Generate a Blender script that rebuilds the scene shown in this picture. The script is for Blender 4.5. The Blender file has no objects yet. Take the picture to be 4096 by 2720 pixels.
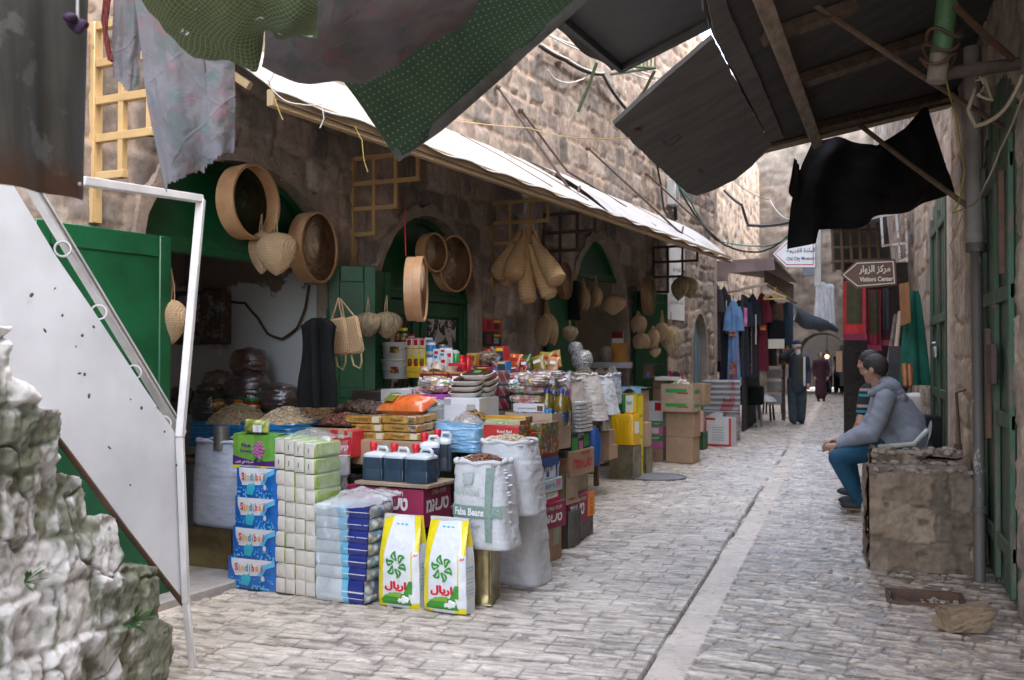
import bpy, math, random
import numpy as np
from mathutils import Vector, Matrix
rnd = random.Random(11)
sc = bpy.context.scene
COL = sc.collection
pi = math.pi
# ------------------------------------------------------------------ camera
F, CAMH = 995.0, 1.45
YAW = math.radians(18.6); PIT = math.atan(15/F)
CAM = Vector((0, 0, CAMH))
cd = bpy.data.cameras.new('camera'); cam = bpy.data.objects.new('camera', cd); COL.objects.link(cam)
cam.location = CAM; cam.rotation_euler = (pi/2 + PIT, 0, YAW)
cd.sensor_width = 36; cd.lens = F/1024*36; cd.clip_end = 2000; cd.clip_start = .05
cd.dof.use_dof = True; cd.dof.focus_distance = 6.3; cd.dof.aperture_fstop = 4.0
sc.camera = cam
# measured points of the place: a direction from where the photographer stood, met with a plane of the place
def ray(u, v):
    x = (u-512)/F; z = -(v-340)/F; y = 1.0
    y, z = y*math.cos(PIT)-z*math.sin(PIT), y*math.sin(PIT)+z*math.cos(PIT)
    return Vector((x*math.cos(YAW)-y*math.sin(YAW), x*math.sin(YAW)+y*math.cos(YAW), z))
def D(u, v, d): return CAM + ray(u, v)*d
def G(u, v, z=0):
    r = ray(u, v); return CAM + r*((z-CAMH)/r.z)
WA = math.atan(.132)                       # the shop wall runs 7.5 degrees off the street line
WN = Vector((math.cos(WA), -math.sin(WA), 0)); WT = Vector((math.sin(WA), math.cos(WA), 0)); WO = Vector((-4.64, 0, 0))
RZ = -WA
def WF(off, s, z=0): return WO + WN*off + WT*s + Vector((0, 0, z))
def wf(p): q = p-WO; return q.dot(WN), q.dot(WT), p.z
def W(u, v, off=0):
    r = ray(u, v); return CAM + r*((off-(CAM-WO).dot(WN))/r.dot(WN))
def S(u, v, s):                            # on the plane across the street at s along the wall
    r = ray(u, v); p = CAM + r*((s-(CAM-WO).dot(WT))/r.dot(WT)); return p
def XP(u, v, x):
    r = ray(u, v); return CAM + r*(x/r.x)
def YP(u, v, y):
    r = ray(u, v); return CAM + r*(y/r.y)
def CP(u, v, dz=0):                        # on the sloping canopy of the right-hand side, z = 2.69 + .5 (x + 1.15)
    r = ray(u, v); return CAM + r*((3.265+dz-CAMH)/(r.z-.5*r.x))
# ------------------------------------------------------------------ noise
def _h(i, j, k, seed):
    n = (i*374761393 + j*668265263 + k*2147483647 + seed*1274126177) & 0xffffffff
    n = ((n ^ (n >> 13))*1274126177) & 0xffffffff
    return ((n ^ (n >> 16)) & 0xffff)/65535.0
_TB = {}
def _table(seed):
    if seed not in _TB: _TB[seed] = np.random.RandomState(seed & 0x7fffffff).rand(256, 256).astype(np.float32)
    return _TB[seed]
def _v2(x, y, seed):
    T = _table(seed).ravel(); i = np.floor(x); j = np.floor(y); a = (x-i).astype(np.float32); b = (y-j).astype(np.float32)
    i = i.astype(np.int32) & 255; j = (j.astype(np.int32) & 255)*256; i1 = (i+1) & 255; j1 = (j+256) & 65535
    a = a*a*(3-2*a); b = b*b*(3-2*b)
    p = T[j+i]; q = T[j+i1]; r = T[j1+i]; s = T[j1+i1]
    p = p+(q-p)*a; r = r+(s-r)*a
    return (p+(r-p)*b)*2-1
def vnoise(x, y, z=0.0, seed=0):
    x = np.asarray(x, np.float64); y = np.asarray(y, np.float64)
    if np.ndim(z) == 0: return _v2(x, y, seed*31+int(math.floor(z*7)) & 0xffff)
    z = np.asarray(z, np.float64); k = np.floor(z); c = z-k; c = c*c*(3-2*c); k = k.astype(np.int64)*57.0
    A = _v2(x+k, y+k*1.7, seed); return A+(_v2(x+k+57, y+(k+57)*1.7, seed)-A)*c
def fbm(x, y, z=0.0, seed=0, o=4, g=.5):
    r = 0; a = 1; t = 0
    for q in range(o):
        f = 2**q
        r = r + a*vnoise(np.asarray(x)*f, np.asarray(y)*f, np.asarray(z)*f, seed+q*17); t += a; a *= g
    return r/t
def sst(a, b, x):
    t = np.clip((x-a)/(b-a), 0, 1); return t*t*(3-2*t)
# ------------------------------------------------------------------ materials
MATS = {}
def nodes(name):
    m = bpy.data.materials.new(name); m.use_nodes = True
    nt = m.node_tree; return m, nt, nt.nodes, nt.links, nt.nodes['Principled BSDF']
def coords(nt, scale=1.0):
    tc = nt.nodes.new('ShaderNodeTexCoord'); oi = nt.nodes.new('ShaderNodeObjectInfo')
    ml = nt.nodes.new('ShaderNodeMath'); ml.operation = 'MULTIPLY'; ml.inputs[1].default_value = 37.0
    nt.links.new(oi.outputs['Random'], ml.inputs[0])
    ad = nt.nodes.new('ShaderNodeVectorMath'); ad.operation = 'ADD'
    nt.links.new(tc.outputs['Object'], ad.inputs[0]); nt.links.new(ml.outputs[0], ad.inputs[1])
    return ad.outputs[0]
def noise(nt, vec, scale, detail=5, rough=.6, dist=0):
    n = nt.nodes.new('ShaderNodeTexNoise'); n.inputs['Scale'].default_value = scale
    n.inputs['Detail'].default_value = detail; n.inputs['Roughness'].default_value = rough; n.inputs['Distortion'].default_value = dist
    nt.links.new(vec, n.inputs['Vector']); return n.outputs['Fac']
def ramp(nt, fac, stops, mode='LINEAR'):
    r = nt.nodes.new('ShaderNodeValToRGB'); e = r.color_ramp.elements; r.color_ramp.interpolation = mode
    while len(e) < len(stops): e.new(.5)
    for k, (p, c) in enumerate(stops):
        e[k].position = p; e[k].color = (*c, 1) if len(c) == 3 else c
    nt.links.new(fac, r.inputs[0]); return r.outputs[0]
def mixc(nt, fac, a, b):
    m = nt.nodes.new('ShaderNodeMix'); m.data_type = 'RGBA'
    for val, k in ((fac, 0), (a, 6), (b, 7)):
        if hasattr(val, 'links') or hasattr(val, 'is_linked'): nt.links.new(val, m.inputs[k])
        elif k == 0: m.inputs[0].default_value = val
        else: m.inputs[k].default_value = (*val, 1)
    return m.outputs[2]
def bump(nt, h, strength, dist, prev=None):
    b = nt.nodes.new('ShaderNodeBump'); b.inputs['Strength'].default_value = strength; b.inputs['Distance'].default_value = dist
    nt.links.new(h, b.inputs['Height'])
    if prev is not None: nt.links.new(prev, b.inputs['Normal'])
    return b.outputs[0]
def dk(c, f): return tuple(x*f for x in c)
def pm(name, c, rough=.7, var=.18, vs=5.0, bs=60.0, bd=.003, bst=.5, metal=0, coat=0, c2=None, lo=.4, hi=.62, spec=.5, sheen=0, stretch=None, trans=0):
    """painted / plain surface: two tones mottled by noise and a fine bump"""
    if name in MATS: return MATS[name]
    m, nt, N, L, P = nodes(name)
    v = coords(nt)
    if stretch:
        mp = N.new('ShaderNodeMapping'); mp.inputs['Scale'].default_value = stretch; L.new(v, mp.inputs[0]); v = mp.outputs[0]
    f = noise(nt, v, vs, 6, .65)
    f2 = ramp(nt, f, [(lo, (0, 0, 0)), (hi, (1, 1, 1))])
    c2 = c2 or dk(c, 1-var)
    base = mixc(nt, f2, c, c2)
    if var > 0:
        g = noise(nt, v, vs*9, 3, .6)
        base = mixc(nt, ramp(nt, g, [(.35, (.0, .0, .0)), (.75, (.25, .25, .25))]), base, dk(c, 1-var*1.2))
    L.new(base, P.inputs['Base Color'])
    P.inputs['Roughness'].default_value = rough; P.inputs['Metallic'].default_value = metal
    P.inputs['Specular IOR Level'].default_value = spec
    P.inputs['Coat Weight'].default_value = coat; P.inputs['Coat Roughness'].default_value = .15
    if sheen: P.inputs['Sheen Weight'].default_value = sheen
    if trans: P.inputs['Transmission Weight'].default_value = trans
    if bst: L.new(bump(nt, noise(nt, v, bs, 4, .6), bst, bd), P.inputs['Normal'])
    MATS[name] = m; return m
def worn(name, c, under, rough=.5, vs=7, cut=.62, bst=.3, stretch=(1, 1, 1), metal=0):
    """paint chipped off to what is beneath"""
    if name in MATS: return MATS[name]
    m, nt, N, L, P = nodes(name); v = coords(nt)
    mp = N.new('ShaderNodeMapping'); mp.inputs['Scale'].default_value = stretch; L.new(v, mp.inputs[0]); v = mp.outputs[0]
    a = noise(nt, v, vs, 8, .75); k = ramp(nt, a, [(cut, (0, 0, 0)), (cut+.025, (1, 1, 1))])
    t = noise(nt, v, vs*.35, 4, .6); c1 = mixc(nt, ramp(nt, t, [(.35, (0, 0, 0)), (.7, (1, 1, 1))]), c, dk(c, .72))
    L.new(mixc(nt, k, c1, under), P.inputs['Base Color'])
    P.inputs['Roughness'].default_value = rough; P.inputs['Metallic'].default_value = metal
    iv = N.new('ShaderNodeMath'); iv.operation = 'SUBTRACT'; iv.inputs[0].default_value = 1; L.new(k, iv.inputs[1])
    L.new(bump(nt, noise(nt, v, 50, 3), .2, .002, bump(nt, iv.outputs[0], bst, .002)), P.inputs['Normal'])
    MATS[name] = m; return m
def film(name='film', tint=(.9, .93, .95), op=.22, ws=9):
    """thin clear plastic film with creases"""
    if name in MATS: return MATS[name]
    m, nt, N, L, P = nodes(name); N.remove(P); v = coords(nt)
    out = N['Material Output']
    b = bump(nt, noise(nt, v, ws, 3, .5, 1.5), .5, .015)
    gl = N.new('ShaderNodeBsdfGlossy'); gl.inputs['Roughness'].default_value = .2; L.new(b, gl.inputs['Normal'])
    df = N.new('ShaderNodeBsdfDiffuse'); df.inputs['Color'].default_value = (*tint, 1); L.new(b, df.inputs['Normal'])
    tr = N.new('ShaderNodeBsdfTransparent'); tr.inputs['Color'].default_value = (*[.96*x+.04 for x in tint], 1)
    lw = N.new('ShaderNodeLayerWeight'); lw.inputs['Blend'].default_value = .5; L.new(b, lw.inputs['Normal']); fr = ramp(nt, lw.outputs['Facing'], [(0, (.05,)*3), (.6, (.12,)*3), (1, (.6,)*3)]).node
    m1 = N.new('ShaderNodeMixShader'); m1.inputs[0].default_value = op; L.new(tr.outputs[0], m1.inputs[1]); L.new(df.outputs[0], m1.inputs[2])
    m2 = N.new('ShaderNodeMixShader'); L.new(fr.outputs[0], m2.inputs[0]); L.new(m1.outputs[0], m2.inputs[1]); L.new(gl.outputs[0], m2.inputs[2])
    L.new(m2.outputs[0], out.inputs['Surface']); MATS[name] = m; return m
def island(name, cols, rough=.6, coat=0, bst=.2):
    """every loose grain its own colour out of a few"""
    if name in MATS: return MATS[name]
    m, nt, N, L, P = nodes(name)
    g = N.new('ShaderNodeNewGeometry')
    st = [(k/len(cols), c) for k, c in enumerate(cols)]
    c = ramp(nt, g.outputs['Random Per Island'], st, 'CONSTANT')
    v = coords(nt); L.new(mixc(nt, ramp(nt, noise(nt, v, 90, 3), [(.4, (0, 0, 0)), (.7, (.5, .5, .5))]), c, dk(cols[0], .45)), P.inputs['Base Color'])
    P.inputs['Roughness'].default_value = rough; P.inputs['Coat Weight'].default_value = coat
    MATS[name] = m; return m
def cells(name, cols, scale=60, rough=.3, coat=.6, wrinkle=.5, ws=14):
    """small wrapped things seen through clear wrapping"""
    if name in MATS: return MATS[name]
    m, nt, N, L, P = nodes(name); v = coords(nt)
    vo = N.new('ShaderNodeTexVoronoi'); vo.inputs['Scale'].default_value = scale; L.new(v, vo.inputs['Vector'])
    sp = N.new('ShaderNodeSeparateColor'); L.new(vo.outputs['Color'], sp.inputs[0])
    st = [(k/len(cols), c) for k, c in enumerate(cols)]
    c = ramp(nt, sp.outputs[0], st, 'CONSTANT')
    c = mixc(nt, ramp(nt, vo.outputs['Distance'], [(.25, (0, 0, 0)), (.7, (.8, .8, .8))]), c, dk(cols[0], .25))
    L.new(c, P.inputs['Base Color']); P.inputs['Roughness'].default_value = rough; P.inputs['Coat Weight'].default_value = coat; P.inputs['Coat Roughness'].default_value = .08
    b1 = bump(nt, vo.outputs['Distance'], .5, .01); b1.node.invert = True
    L.new(b1, P.inputs['Normal']); L.new(bump(nt, noise(nt, v, ws, 3, .5, 1.), wrinkle, .03), P.inputs['Coat Normal'])
    MATS[name] = m; return m
def weave(name, c, c2, scale=160, rough=.85, bst=.5, axis=(1, 1, 1), var=.25, dist=.003):
    """knit / woven cloth: crossed bands, mottled"""
    if name in MATS: return MATS[name]
    m, nt, N, L, P = nodes(name); v = coords(nt)
    w1 = N.new('ShaderNodeTexWave'); w1.bands_direction = 'Z'; w1.inputs['Scale'].default_value = scale*.16; w1.inputs['Distortion'].default_value = 1.5; w1.inputs['Detail Scale'].default_value = 3
    w2 = N.new('ShaderNodeTexWave'); w2.bands_direction = 'X'; w2.inputs['Scale'].default_value = scale*.16*axis[0]; w2.inputs['Distortion'].default_value = 1.5
    L.new(v, w1.inputs[0]); L.new(v, w2.inputs[0])
    ad = N.new('ShaderNodeMath'); ad.operation = 'MULTIPLY'; L.new(w1.outputs['Fac'], ad.inputs[0]); L.new(w2.outputs['Fac'], ad.inputs[1])
    big = noise(nt, v, 6, 4)
    base = mixc(nt, ad.outputs[0], c2, c); base = mixc(nt, ramp(nt, big, [(.4, (0, 0, 0)), (.7, (var*2,)*3)]), base, dk(c2, .7))
    L.new(base, P.inputs['Base Color']); P.inputs['Roughness'].default_value = rough; P.inputs['Specular IOR Level'].default_value = .2
    L.new(bump(nt, ad.outputs[0], bst, dist, bump(nt, noise(nt, v, 18, 4), .5, .012)), P.inputs['Normal'])
    MATS[name] = m; return m
# ------------------------------------------------------------------ mesh building
class MB:
    def __init__(s): s.v = []; s.f = []; s.mi = []; s.cur = 0
    def add(s, vs, fs, M=None):
        o = len(s.v)
        s.v.extend([(M @ Vector(p)) if M is not None else Vector(p) for p in vs])
        s.f.extend([tuple(i+o for i in f) for f in fs]); s.mi.extend([s.cur]*len(fs)); return s
    def box(s, x0, x1, y0, y1, z0, z1, b=.004, M=None):
        b = min(b, (x1-x0)*.45, (y1-y0)*.45, (z1-z0)*.45)
        if b <= 0:
            vs = [(x, y, z) for x in (x0, x1) for y in (y0, y1) for z in (z0, z1)]
            return s.add(vs, [(0, 1, 3, 2), (4, 6, 7, 5), (0, 4, 5, 1), (2, 3, 7, 6), (0, 2, 6, 4), (1, 5, 7, 3)], M)
        c = ((x0+x1)/2, (y0+y1)/2, (z0+z1)/2); h = ((x1-x0)/2, (y1-y0)/2, (z1-z0)/2)
        vs = []; ix = {}
        for sx in (-1, 1):
            for sy in (-1, 1):
                for sz in (-1, 1):
                    for a in range(3):
                        q = [h[0]-b, h[1]-b, h[2]-b]; q[a] = h[a]
                        ix[(sx, sy, sz, a)] = len(vs); vs.append((c[0]+sx*q[0], c[1]+sy*q[1], c[2]+sz*q[2]))
        fs = []
        def K(sg, a): return ix[(*sg, a)]
        for a in range(3):
            o1, o2 = (a+1) % 3, (a+2) % 3
            for sa in (-1, 1):
                q = []
                for s1, s2 in ((-1, -1), (1, -1), (1, 1), (-1, 1)):
                    sg = [0, 0, 0]; sg[a] = sa; sg[o1] = s1; sg[o2] = s2; q.append(K(sg, a))
                fs.append(tuple(q) if sa > 0 else tuple(q[::-1]))
            for s1 in (-1, 1):
                for s2 in (-1, 1):
                    A = [0, 0, 0]; B = [0, 0, 0]; A[a] = -1; B[a] = 1
                    for X in (A, B): X[o1] = s1; X[o2] = s2
                    q = (K(A, o1), K(B, o1), K(B, o2), K(A, o2)); fs.append(q if s1*s2 < 0 else q[::-1])
        for sx in (-1, 1):
            for sy in (-1, 1):
                for sz in (-1, 1):
                    q = (K((sx, sy, sz), 0), K((sx, sy, sz), 1), K((sx, sy, sz), 2)); fs.append(q if sx*sy*sz > 0 else q[::-1])
        return s.add(vs, fs, M)
    def tube(s, pts, r, n=8, cap=True, M=None):
        pts = [Vector(p) for p in pts]; rs = r if isinstance(r, (list, tuple)) else [r]*len(pts)
        vs = []; fs = []; up = None
        for k, p in enumerate(pts):
            t = (pts[min(k+1, len(pts)-1)]-pts[max(k-1, 0)]).normalized()
            if up is None: up = t.orthogonal().normalized()
            up = (up-t*up.dot(t)); up = up.normalized() if up.length > 1e-6 else t.orthogonal().normalized()
            sd = t.cross(up)
            for q in range(n):
                a = 2*pi*q/n; vs.append(p+(up*math.cos(a)+sd*math.sin(a))*rs[k])
        for k in range(len(pts)-1):
            for q in range(n):
                a, b = k*n+q, k*n+(q+1) % n; fs.append((a, b, b+n, a+n))
        if cap: fs.append(tuple(range(n))[::-1]); fs.append(tuple(range((len(pts)-1)*n, len(pts)*n)))
        return s.add(vs, fs, M)
    def lathe(s, prof, n=24, M=None, sx=1, sy=1, e=2.0):
        """prof of (r, z); e above 2 squares the plan off"""
        vs = []; fs = []
        for r, z in prof:
            for q in range(n):
                a = 2*pi*q/n; c, d = math.cos(a), math.sin(a)
                k = (abs(c)**e+abs(d)**e)**(-1/e)
                vs.append((r*c*k*sx, r*d*k*sy, z))
        for k in range(len(prof)-1):
            for q in range(n):
                a, b = k*n+q, k*n+(q+1) % n; fs.append((a, b, b+n, a+n))
        ring = prof[0] == prof[-1]
        if prof[0][0] > 1e-5 and not ring: fs.append(tuple(range(n))[::-1])
        if prof[-1][0] > 1e-5 and not ring: fs.append(tuple(range((len(prof)-1)*n, len(prof)*n)))
        return s.add(vs, fs, M)
    def grid(s, fn, nu, nv, M=None, closed=False):
        vs = [fn(i/(nu-1), j/(nv-1)) for j in range(nv) for i in range(nu)]
        fs = [(j*nu+i, j*nu+i+1, (j+1)*nu+i+1, (j+1)*nu+i) for j in range(nv-1) for i in range(nu-1)]
        return s.add(vs, fs, M)
    def prism(s, out, y0, y1, M=None):
        """outline of (x, z) between two y"""
        n = len(out); vs = [(x, y0, z) for x, z in out]+[(x, y1, z) for x, z in out]
        fs = [tuple(range(n)), tuple(range(2*n-1, n-1, -1))]+[(i, i+n, (i+1) % n+n, (i+1) % n) for i in range(n)]
        return s.add(vs, fs, M)
    def ball(s, c, r, n=12, m=8, M=None, R=None):
        r = r if isinstance(r, (tuple, list)) else (r, r, r); vs = []; fs = []
        for j in range(m+1):
            t = pi*j/m
            for i in range(n):
                a = 2*pi*i/n; p = Vector((r[0]*math.sin(t)*math.cos(a), r[1]*math.sin(t)*math.sin(a), r[2]*math.cos(t)))
                if R is not None: p = R @ p
                vs.append(p+Vector(c))
        for j in range(m):
            for i in range(n):
                a, b = j*n+i, j*n+(i+1) % n; fs.append((a, a+n, b+n, b))
        return s.add(vs, fs, M)
    def mat(s, k): s.cur = k; return s
    def build(s, name, mat, parent=None, smooth=True, ang=40):
        me = bpy.data.meshes.new(name); me.from_pydata([tuple(p) for p in s.v], [], s.f)
        mats = mat if isinstance(mat, (list, tuple)) else [mat]
        for m in mats: me.materials.append(m)
        if len(mats) > 1: me.polygons.foreach_set('material_index', s.mi)
        if smooth:
            me.polygons.foreach_set('use_smooth', [True]*len(me.polygons)); me.set_sharp_from_angle(angle=math.radians(ang))
        me.update(); o = bpy.data.objects.new(name, me); COL.objects.link(o)
        if parent is not None: o.parent = parent
        return o
def tag(o, label, cat, group=None, kind=None):
    if label: o['label'] = label
    if cat: o['category'] = cat
    if group: o['group'] = group
    if kind: o['kind'] = kind
    return o
def structure(o): o['kind'] = 'structure'; return o
def at(o, loc, rz=0, rx=0, ry=0): o.location = loc; o.rotation_euler = (rx, ry, rz); return o
def thing(name, label, cat, loc=(0, 0, 0), rz=0, group=None, rx=0, ry=0):
    o = bpy.data.objects.new(name, None); o.empty_display_size = .05; COL.objects.link(o)
    return tag(at(o, loc, rz, rx, ry), label, cat, group)
def copy_tree(o, parent=None):
    c = o.copy(); COL.objects.link(c)
    if parent is not None: c.parent = parent
    for ch in list(o.children): copy_tree(ch, c)
    return c
def dup(o, loc, rz=0, label=None, group=None, scale=None):
    c = copy_tree(o); c.location = loc; c.rotation_euler = (o.rotation_euler[0], o.rotation_euler[1], rz)
    if label: c['label'] = label
    if group: c['group'] = group
    if scale: c.scale = scale
    return c
def raw(name, co, faces, mat, colors=None, parent=None, smooth=True):
    """big numpy mesh"""
    me = bpy.data.meshes.new(name); nv, nf = len(co), len(faces)
    me.vertices.add(nv); me.vertices.foreach_set('co', np.asarray(co, np.float32).ravel())
    me.loops.add(nf*4); me.loops.foreach_set('vertex_index', np.asarray(faces, np.int32).ravel())
    me.polygons.add(nf); me.polygons.foreach_set('loop_start', np.arange(0, nf*4, 4, dtype=np.int32)); me.polygons.foreach_set('loop_total', np.full(nf, 4, np.int32))
    if smooth: me.polygons.foreach_set('use_smooth', np.ones(nf, bool))
    me.update(calc_edges=True); me.validate()
    if colors is not None:
        a = me.color_attributes.new('Tone', 'FLOAT_COLOR', 'POINT'); a.data.foreach_set('color', np.concatenate([colors, np.ones((nv, 1))], 1).astype(np.float32).ravel())
    me.materials.append(mat); o = bpy.data.objects.new(name, me); COL.objects.link(o)
    if parent is not None: o.parent = parent
    return o
def gridfaces(nu, nv, keep=None):
    i, j = np.meshgrid(np.arange(nu-1), np.arange(nv-1)); a = (j*nu+i).ravel()
    f = np.stack([a, a+1, a+nu+1, a+nu], 1)
    return f if keep is None else f[keep]
# ------------------------------------------------------------------ lettering
AR = {'ا': (0xFE8D, 0xFE8E, 0, 0), 'ر': (0xFEAD, 0xFEAE, 0, 0), 'ز': (0xFEAF, 0xFEB0, 0, 0), 'و': (0xFEED, 0xFEEE, 0, 0), 'د': (0xFEA9, 0xFEAA, 0, 0), 'ة': (0xFE93, 0xFE94, 0, 0),
      'ي': (0xFEF1, 0xFEF2, 0xFEF3, 0xFEF4), 'ل': (0xFEDD, 0xFEDE, 0xFEDF, 0xFEE0), 'م': (0xFEE1, 0xFEE2, 0xFEE3, 0xFEE4), 'ك': (0xFED9, 0xFEDA, 0xFEDB, 0xFEDC), 'ب': (0xFE8F, 0xFE90, 0xFE91, 0xFE92),
      'ق': (0xFED5, 0xFED6, 0xFED7, 0xFED8), 'ف': (0xFED1, 0xFED2, 0xFED3, 0xFED4), 'ن': (0xFEE5, 0xFEE6, 0xFEE7, 0xFEE8), 'ج': (0xFE9D, 0xFE9E, 0xFE9F, 0xFEA0), 'ح': (0xFEA1, 0xFEA2, 0xFEA3, 0xFEA4), 'ش': (0xFEB5, 0xFEB6, 0xFEB7, 0xFEB8), 'غ': (0xFECD, 0xFECE, 0xFECF, 0xFED0)}
def arab(t):
    out = []
    for k, ch in enumerate(t):
        if ch not in AR: out.append(ch); continue
        p = k > 0 and t[k-1] in AR and AR[t[k-1]][2] != 0
        n = k < len(t)-1 and t[k+1] in AR and AR[ch][2] != 0
        out.append(chr(AR[ch][3 if p and n else 1 if p else 2 if n else 0]))
    return ''.join(out[::-1])
TXT = {}
def text(s, mat, parent, loc, width=None, height=None, face='front', bold=0.0, rz=0, name='lettering', M=None, thick=.0006):
    """lettering as a mesh part, centred at loc; face front reads facing -y, side faces +x, up faces +z"""
    if any('\u0590' <= ch <= '\u05ff' for ch in s): s = s[::-1]
    key = (s, bold)
    if key not in TXT:
        c = bpy.data.curves.new('t', 'FONT'); c.body = s; c.offset = bold; c.resolution_u = 3
        o = bpy.data.objects.new('t', c); COL.objects.link(o); bpy.context.view_layer.update()
        me = bpy.data.meshes.new_from_object(o.evaluated_get(bpy.context.evaluated_depsgraph_get()))
        bpy.data.objects.remove(o); bpy.data.curves.remove(c)
        co = np.empty(len(me.vertices)*3); me.vertices.foreach_get('co', co); co = co.reshape(-1, 3)
        lo, hi = co.min(0), co.max(0); TXT[key] = ([tuple(p) for p in co-(lo+hi)/2], [tuple(f.vertices) for f in me.polygons], hi-lo); bpy.data.meshes.remove(me)
    vs, fs, dim = TXT[key]
    sx = width/dim[0] if width else height/dim[1]; sy = height/dim[1] if height else sx
    R = {'front': Matrix.Rotation(pi/2, 4, 'X'), 'side': Matrix.Rotation(pi/2, 4, 'Z') @ Matrix.Rotation(pi/2, 4, 'X'), 'up': Matrix.Identity(4), 'back': Matrix.Rotation(pi, 4, 'Z') @ Matrix.Rotation(pi/2, 4, 'X')}[face]
    T = Matrix.Translation(loc) @ (M if M is not None else Matrix.Identity(4)) @ R @ Matrix.Rotation(rz, 4, 'Z') @ Matrix.Diagonal((sx, sy, 1, 1))
    b = MB(); b.add(vs, fs, T); return b.build(name, mat, parent, smooth=False)
# ================================================================== light
wd = bpy.data.worlds.new('World'); sc.world = wd; wd.use_nodes = True
nt = wd.node_tree; sky = nt.nodes.new('ShaderNodeTexSky'); sky.sky_type = 'NISHITA'; sky.sun_disc = False
SUN_EL, SUN_AZ = math.radians(54), math.radians(98)      # azimuth from +y towards +x
sky.sun_elevation = SUN_EL; sky.sun_rotation = SUN_AZ; sky.air_density = 1.0; sky.dust_density = 3.0; sky.ozone_density = .6
hs = nt.nodes.new('ShaderNodeHueSaturation'); hs.inputs['Saturation'].default_value = .62; nt.links.new(sky.outputs[0], hs.inputs['Color']); nt.links.new(hs.outputs[0], nt.nodes['Background'].inputs[0])   # thin cloud: a paler sky; nt.nodes['Background'].inputs[1].default_value = .15
sl = bpy.data.lights.new('sun', 'SUN'); sl.energy = .8; sl.angle = math.radians(20); sl.color = (1, .95, .89)
so = bpy.data.objects.new('sun', sl); COL.objects.link(so)
so.rotation_euler = (Vector((math.sin(SUN_AZ)*math.cos(SUN_EL), math.cos(SUN_AZ)*math.cos(SUN_EL), math.sin(SUN_EL)))).to_track_quat('Z', 'Y').to_euler()
sc.view_settings.view_transform = 'Standard'; sc.view_settings.look = 'None'; sc.view_settings.gamma = 1; sc.view_settings.exposure = .58
sc.cycles.use_denoising = True; sc.cycles.max_bounces = 8; sc.cycles.diffuse_bounces = 5; sc.cycles.glossy_bounces = 3; sc.cycles.transparent_max_bounces = 12; sc.cycles.transmission_bounces = 5
sc.cycles.sample_clamp_indirect = 6; sc.cycles.caustics_reflective = False; sc.cycles.caustics_refractive = False
# ================================================================== masonry
def tonemat(name, rough=.92, bs=70, bst=.6, bd=.004, spec=.3, rlo=None, mott=.62):
    m, nt, N, L, P = nodes(name); v = coords(nt)
    a = N.new('ShaderNodeAttribute'); a.attribute_name = 'Tone'
    n = noise(nt, v, 22, 6, .7); c = mixc(nt, ramp(nt, n, [(.3, (0, 0, 0)), (.75, (1, 1, 1))]), a.outputs['Color'], (0, 0, 0)); 
    mm = c.node; mm.blend_type = 'MULTIPLY'
    dn = ramp(nt, n, [(.25, (mott, mott*.97, mott*.94)), (.6, (1.05, 1.05, 1.05))]); L.new(dn, mm.inputs[7]); [L.remove(l) for l in list(mm.inputs[0].links)]; mm.inputs[0].default_value = 1
    L.new(c, P.inputs['Base Color']); P.inputs['Roughness'].default_value = rough; P.inputs['Specular IOR Level'].default_value = spec
    if rlo is not None:
        r = ramp(nt, noise(nt, v, 9, 4), [(.35, (rlo,)*3), (.65, (rough,)*3)]); L.new(r, P.inputs['Roughness'])
    L.new(bump(nt, noise(nt, v, bs, 6, .7), bst, bd), P.inputs['Normal'])
    return m
def courses(x, z, L, Hh, ch, cw, seed, joint, wob=.08, jn=.03):
    """irregular coursed blocks: returns distance to the joint and four random numbers of each block"""
    r = random.Random(seed)
    zb = [-.5]
    while zb[-1] < Hh+1: zb.append(zb[-1]+r.uniform(*ch))
    zb = np.array(zb); xx = x+wob*fbm(x*2.2, z*2.2, 3.1, seed, 2)+wob*.4*fbm(x*7, z*7, 1.1, seed+5, 2); zz = z+wob*.8*fbm(x*1.3, z*1.9, 7.7, seed+1, 2)+wob*.3*fbm(x*6, z*6, 5.1, seed+6, 2)
    ci = np.clip(np.searchsorted(zb, zz)-1, 0, len(zb)-2)
    dz = np.minimum(zz-zb[ci], zb[ci+1]-zz)
    dx = np.zeros_like(x); bi = np.zeros(x.shape, np.int64)
    for c in range(len(zb)-1):
        xb = [-1.0-r.random()]
        while xb[-1] < L+1.5: xb.append(xb[-1]+r.uniform(*cw))
        xb = np.array(xb); k = ci == c
        if not k.any(): continue
        q = xx[k]; b = np.clip(np.searchsorted(xb, q)-1, 0, len(xb)-2)
        dx[k] = np.minimum(q-xb[b], xb[b+1]-q); bi[k] = b
    R = [_h(bi, ci, np.full_like(bi, q), seed+99) for q in range(3)]
    d = np.minimum(dx, dz); e = np.hypot(np.maximum(joint*2-dx, 0), np.maximum(joint*2-dz, 0)); d = np.minimum(d, joint*2-e+.0)
    return d+jn*fbm(x*9, z*9, 2.2, seed+3, 3), R
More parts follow.
